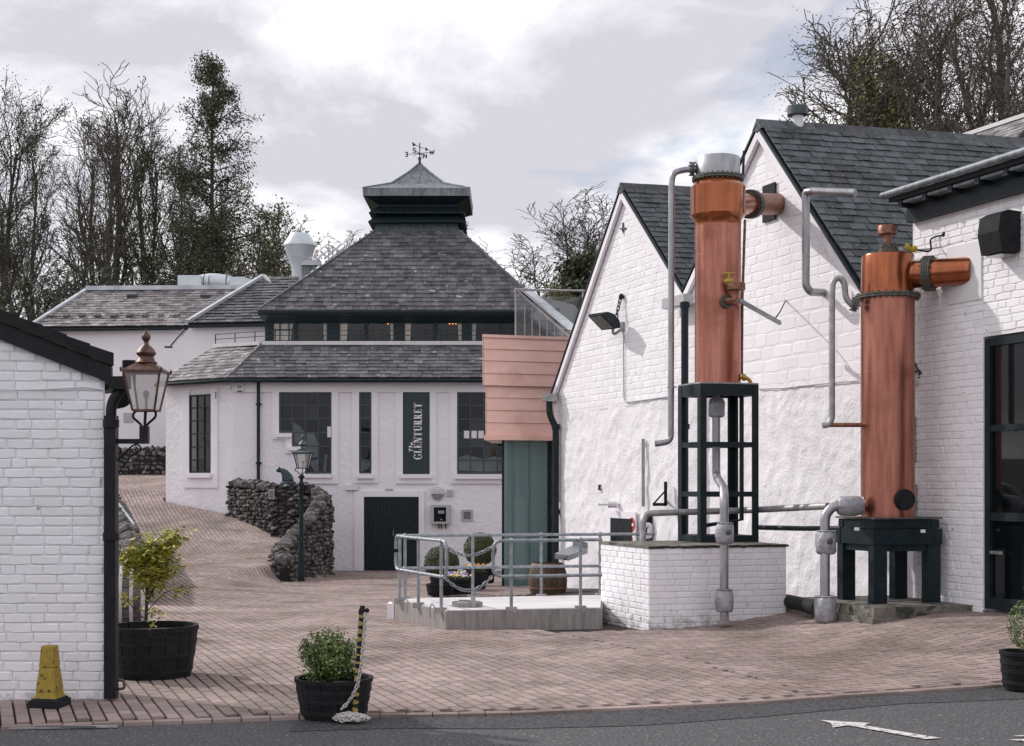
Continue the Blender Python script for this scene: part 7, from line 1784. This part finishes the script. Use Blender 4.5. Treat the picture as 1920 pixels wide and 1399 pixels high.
tree('budding', 58, 185, 66, 'leafing tree second from the left edge above the dark bargeboard', 18, G1, 'budding_tree', wide=.8)
tree('ash', 95, 225, 62, 'bare tree with a low leaning limb over the left hip of the rear roof', 18, G1, 'bare_tree', rot=1.0, wide=1.3)
tree('ash2', 170, 205, 70, 'bare grey tree left of the tallest bare pair', 18, G1, 'bare_tree')
tree('ash2', 222, 165, 74, 'tallest broad bare tree in the middle of the left wood', 18, G1, 'bare_tree', rot=2.2, wide=1.25)
tree('ash2', 203, 190, 64, 'slim bare tree standing close before the broadest bare tree', 18, G1, 'bare_tree', rot=4)
tree('ivy', 288, 185, 68, 'ivy covered forked tree left of the larch', 17, G1, 'ivy_tree', rot=.5)
tree('ivy', 272, 215, 72, 'thinner ivy trunked tree just behind the forked ivy tree', 17, G1, 'ivy_tree', rot=3.5, wide=.8)
tree('ash2', 338, 260, 76, 'small bare tree against the left side of the larch', 18, G1, 'bare_tree', rot=5.1, wide=.8)
tree('larch', 385, 118, 62, 'tall narrow larch rising above the rear slate roofs', 20, G1, 'larch', wide=1.0)
tree('dense', 432, 330, 64, 'dense dark tree spreading at the right foot of the larch', 14, G1, 'dark_tree')
tree('dense', 478, 385, 70, 'lower dense dark tree right of the larch behind the yellow shrub', 14, G1, 'dark_tree', rot=2)
tree('yellowing', 528, 392, 72, 'brownish leafing tree behind the silver exhaust cowl', 9, G1, 'young_tree')
tree('ash', 625, 398, 80, 'low bare tree left of the pagoda cowl', 18, G2, 'bare_tree', rot=.3, wide=2.0)
tree('ash', 575, 430, 84, 'faint bare tree behind the roof ladder', 18, G2, 'bare_tree', rot=4.3, wide=1.6)
tree('ash', 908, 425, 78, 'bare tree just right of the pagoda roof', 18, G2, 'bare_tree', rot=1.7, wide=2.1)
tree('ash', 1012, 382, 74, 'round headed bare tree above the glass balustrade', 18, G2, 'bare_tree', rot=2.9, wide=1.9)
tree('ash', 955, 425, 82, 'second bare tree filling the gap right of the pagoda roof', 18, G2, 'bare_tree', rot=5.2, wide=2.1)
tree('ash2', 1120, 405, 72, 'bare tree peeping over the left gable slope', 18, G2, 'bare_tree', rot=.9, wide=1.9)
tree('conifer', 1087, 485, 66, 'small dark conifer beside the left gable slope', 9, G2, 'conifer', wide=1.2)
tree('yellowing', 1050, 545, 64, 'green scrubby tree seen through the glass balustrade', 9, G2, 'young_tree')
tree('birch', 1612, -75, 46, 'open weeping birch nearest the ridge vent, left of the birch clump', 19, G3, 'birch_tree', rot=.6, wide=1.75, base=1.5)
tree('birch2', 1728, -70, 52, 'leafing birch at the left of the dense clump', 19, G3, 'birch_tree', rot=2.0, base=1.5, wide=1.1)
tree('birch2', 1785, -110, 48, 'tall dark birch in the middle of the dense clump', 19, G3, 'birch_tree', rot=3.6, base=1.5)
tree('birch', 1850, -60, 50, 'weeping birch before the tall dark birch of the clump', 19, G3, 'birch_tree', rot=5.0, base=1.5)
tree('birch2', 1885, -120, 44, 'rightmost but one birch of the clump above the pale roof', 19, G3, 'birch_tree', rot=1.1, base=1.5)
tree('birch', 1945, -90, 47, 'birch cut off by the right edge of the picture', 19, G3, 'birch_tree', rot=2.7, base=1.5)
tree('birch', 1760, -90, 57, 'second weeping birch deep inside the clump', 19, G3, 'birch_tree', rot=0.2, base=1.5, wide=1.3)
tree('birch2', 1650, -90, 55, 'birch whose crown overlaps the open birch from behind', 19, G3, 'birch_tree', rot=3.0, base=1.5, wide=1.3)
tree('birch', 1825, -120, 58, 'tallest birch at the back of the clump', 19, G3, 'birch_tree', rot=4.0, base=1.5, wide=1.3)
tree('birch2', 1690, 20, 58, 'thin birch at the back between the open birch and the clump', 19, G3, 'birch_tree', rot=4.4, base=1.5, wide=1.4)
tree('yellowing', 1672, 105, 50, 'small yellow green leafing tree beside the open birch', 9, G3, 'young_tree', base=6.0)
tree('thicket', 505, 478, 60, 'yellow leafed shrub behind the silver duct run', 5, 'shrubs behind the rear roof', 'shrub', cat='shrub', base=7.2, wide=1.7)
tree('thicket', 452, 492, 62, 'smaller yellow shrub left of the larger yellow shrub', 5, 'shrubs behind the rear roof', 'shrub', cat='shrub', base=7.4, wide=1.4)
tree('thicket', 322, 510, 62, 'sparse ochre shrub at the left end of the duct run', 5, 'shrubs behind the rear roof', 'shrub', cat='shrub', base=7.4, wide=1.2)
for i, (px, top, D, lab) in enumerate(((20, 470, 55, 'dark scrub bush at the left edge above the bargeboard'), (80, 490, 60, 'scrub bush under the leaning bare limb'), (135, 500, 66, 'scrub bush at the left end of the rear ridge'), (200, 505, 72, 'scrub bush beneath the broad bare tree'), (262, 505, 72, 'scrub bush beneath the ivy tree'), (395, 470, 72, 'scrub bush at the foot of the larch'), (440, 455, 76, 'scrub bush between larch and yellow shrub'), (1085, 560, 72, 'scrub bush behind the glass balustrade'), (940, 510, 90, 'scrub bush low behind the right roof slope'), (1700, 240, 60, 'scrub bush under the open birch'), (1800, 240, 60, 'scrub bush under the birch clump'))):
    x = X(px, D); zt = Z(top, D); tree('scrub', px, top, D, lab, 6, 'scrub under the trees', 'scrub_bush', base=zt - 5.5, wide=1.35, cat='bush')
# wooded rise that carries the trees behind the buildings
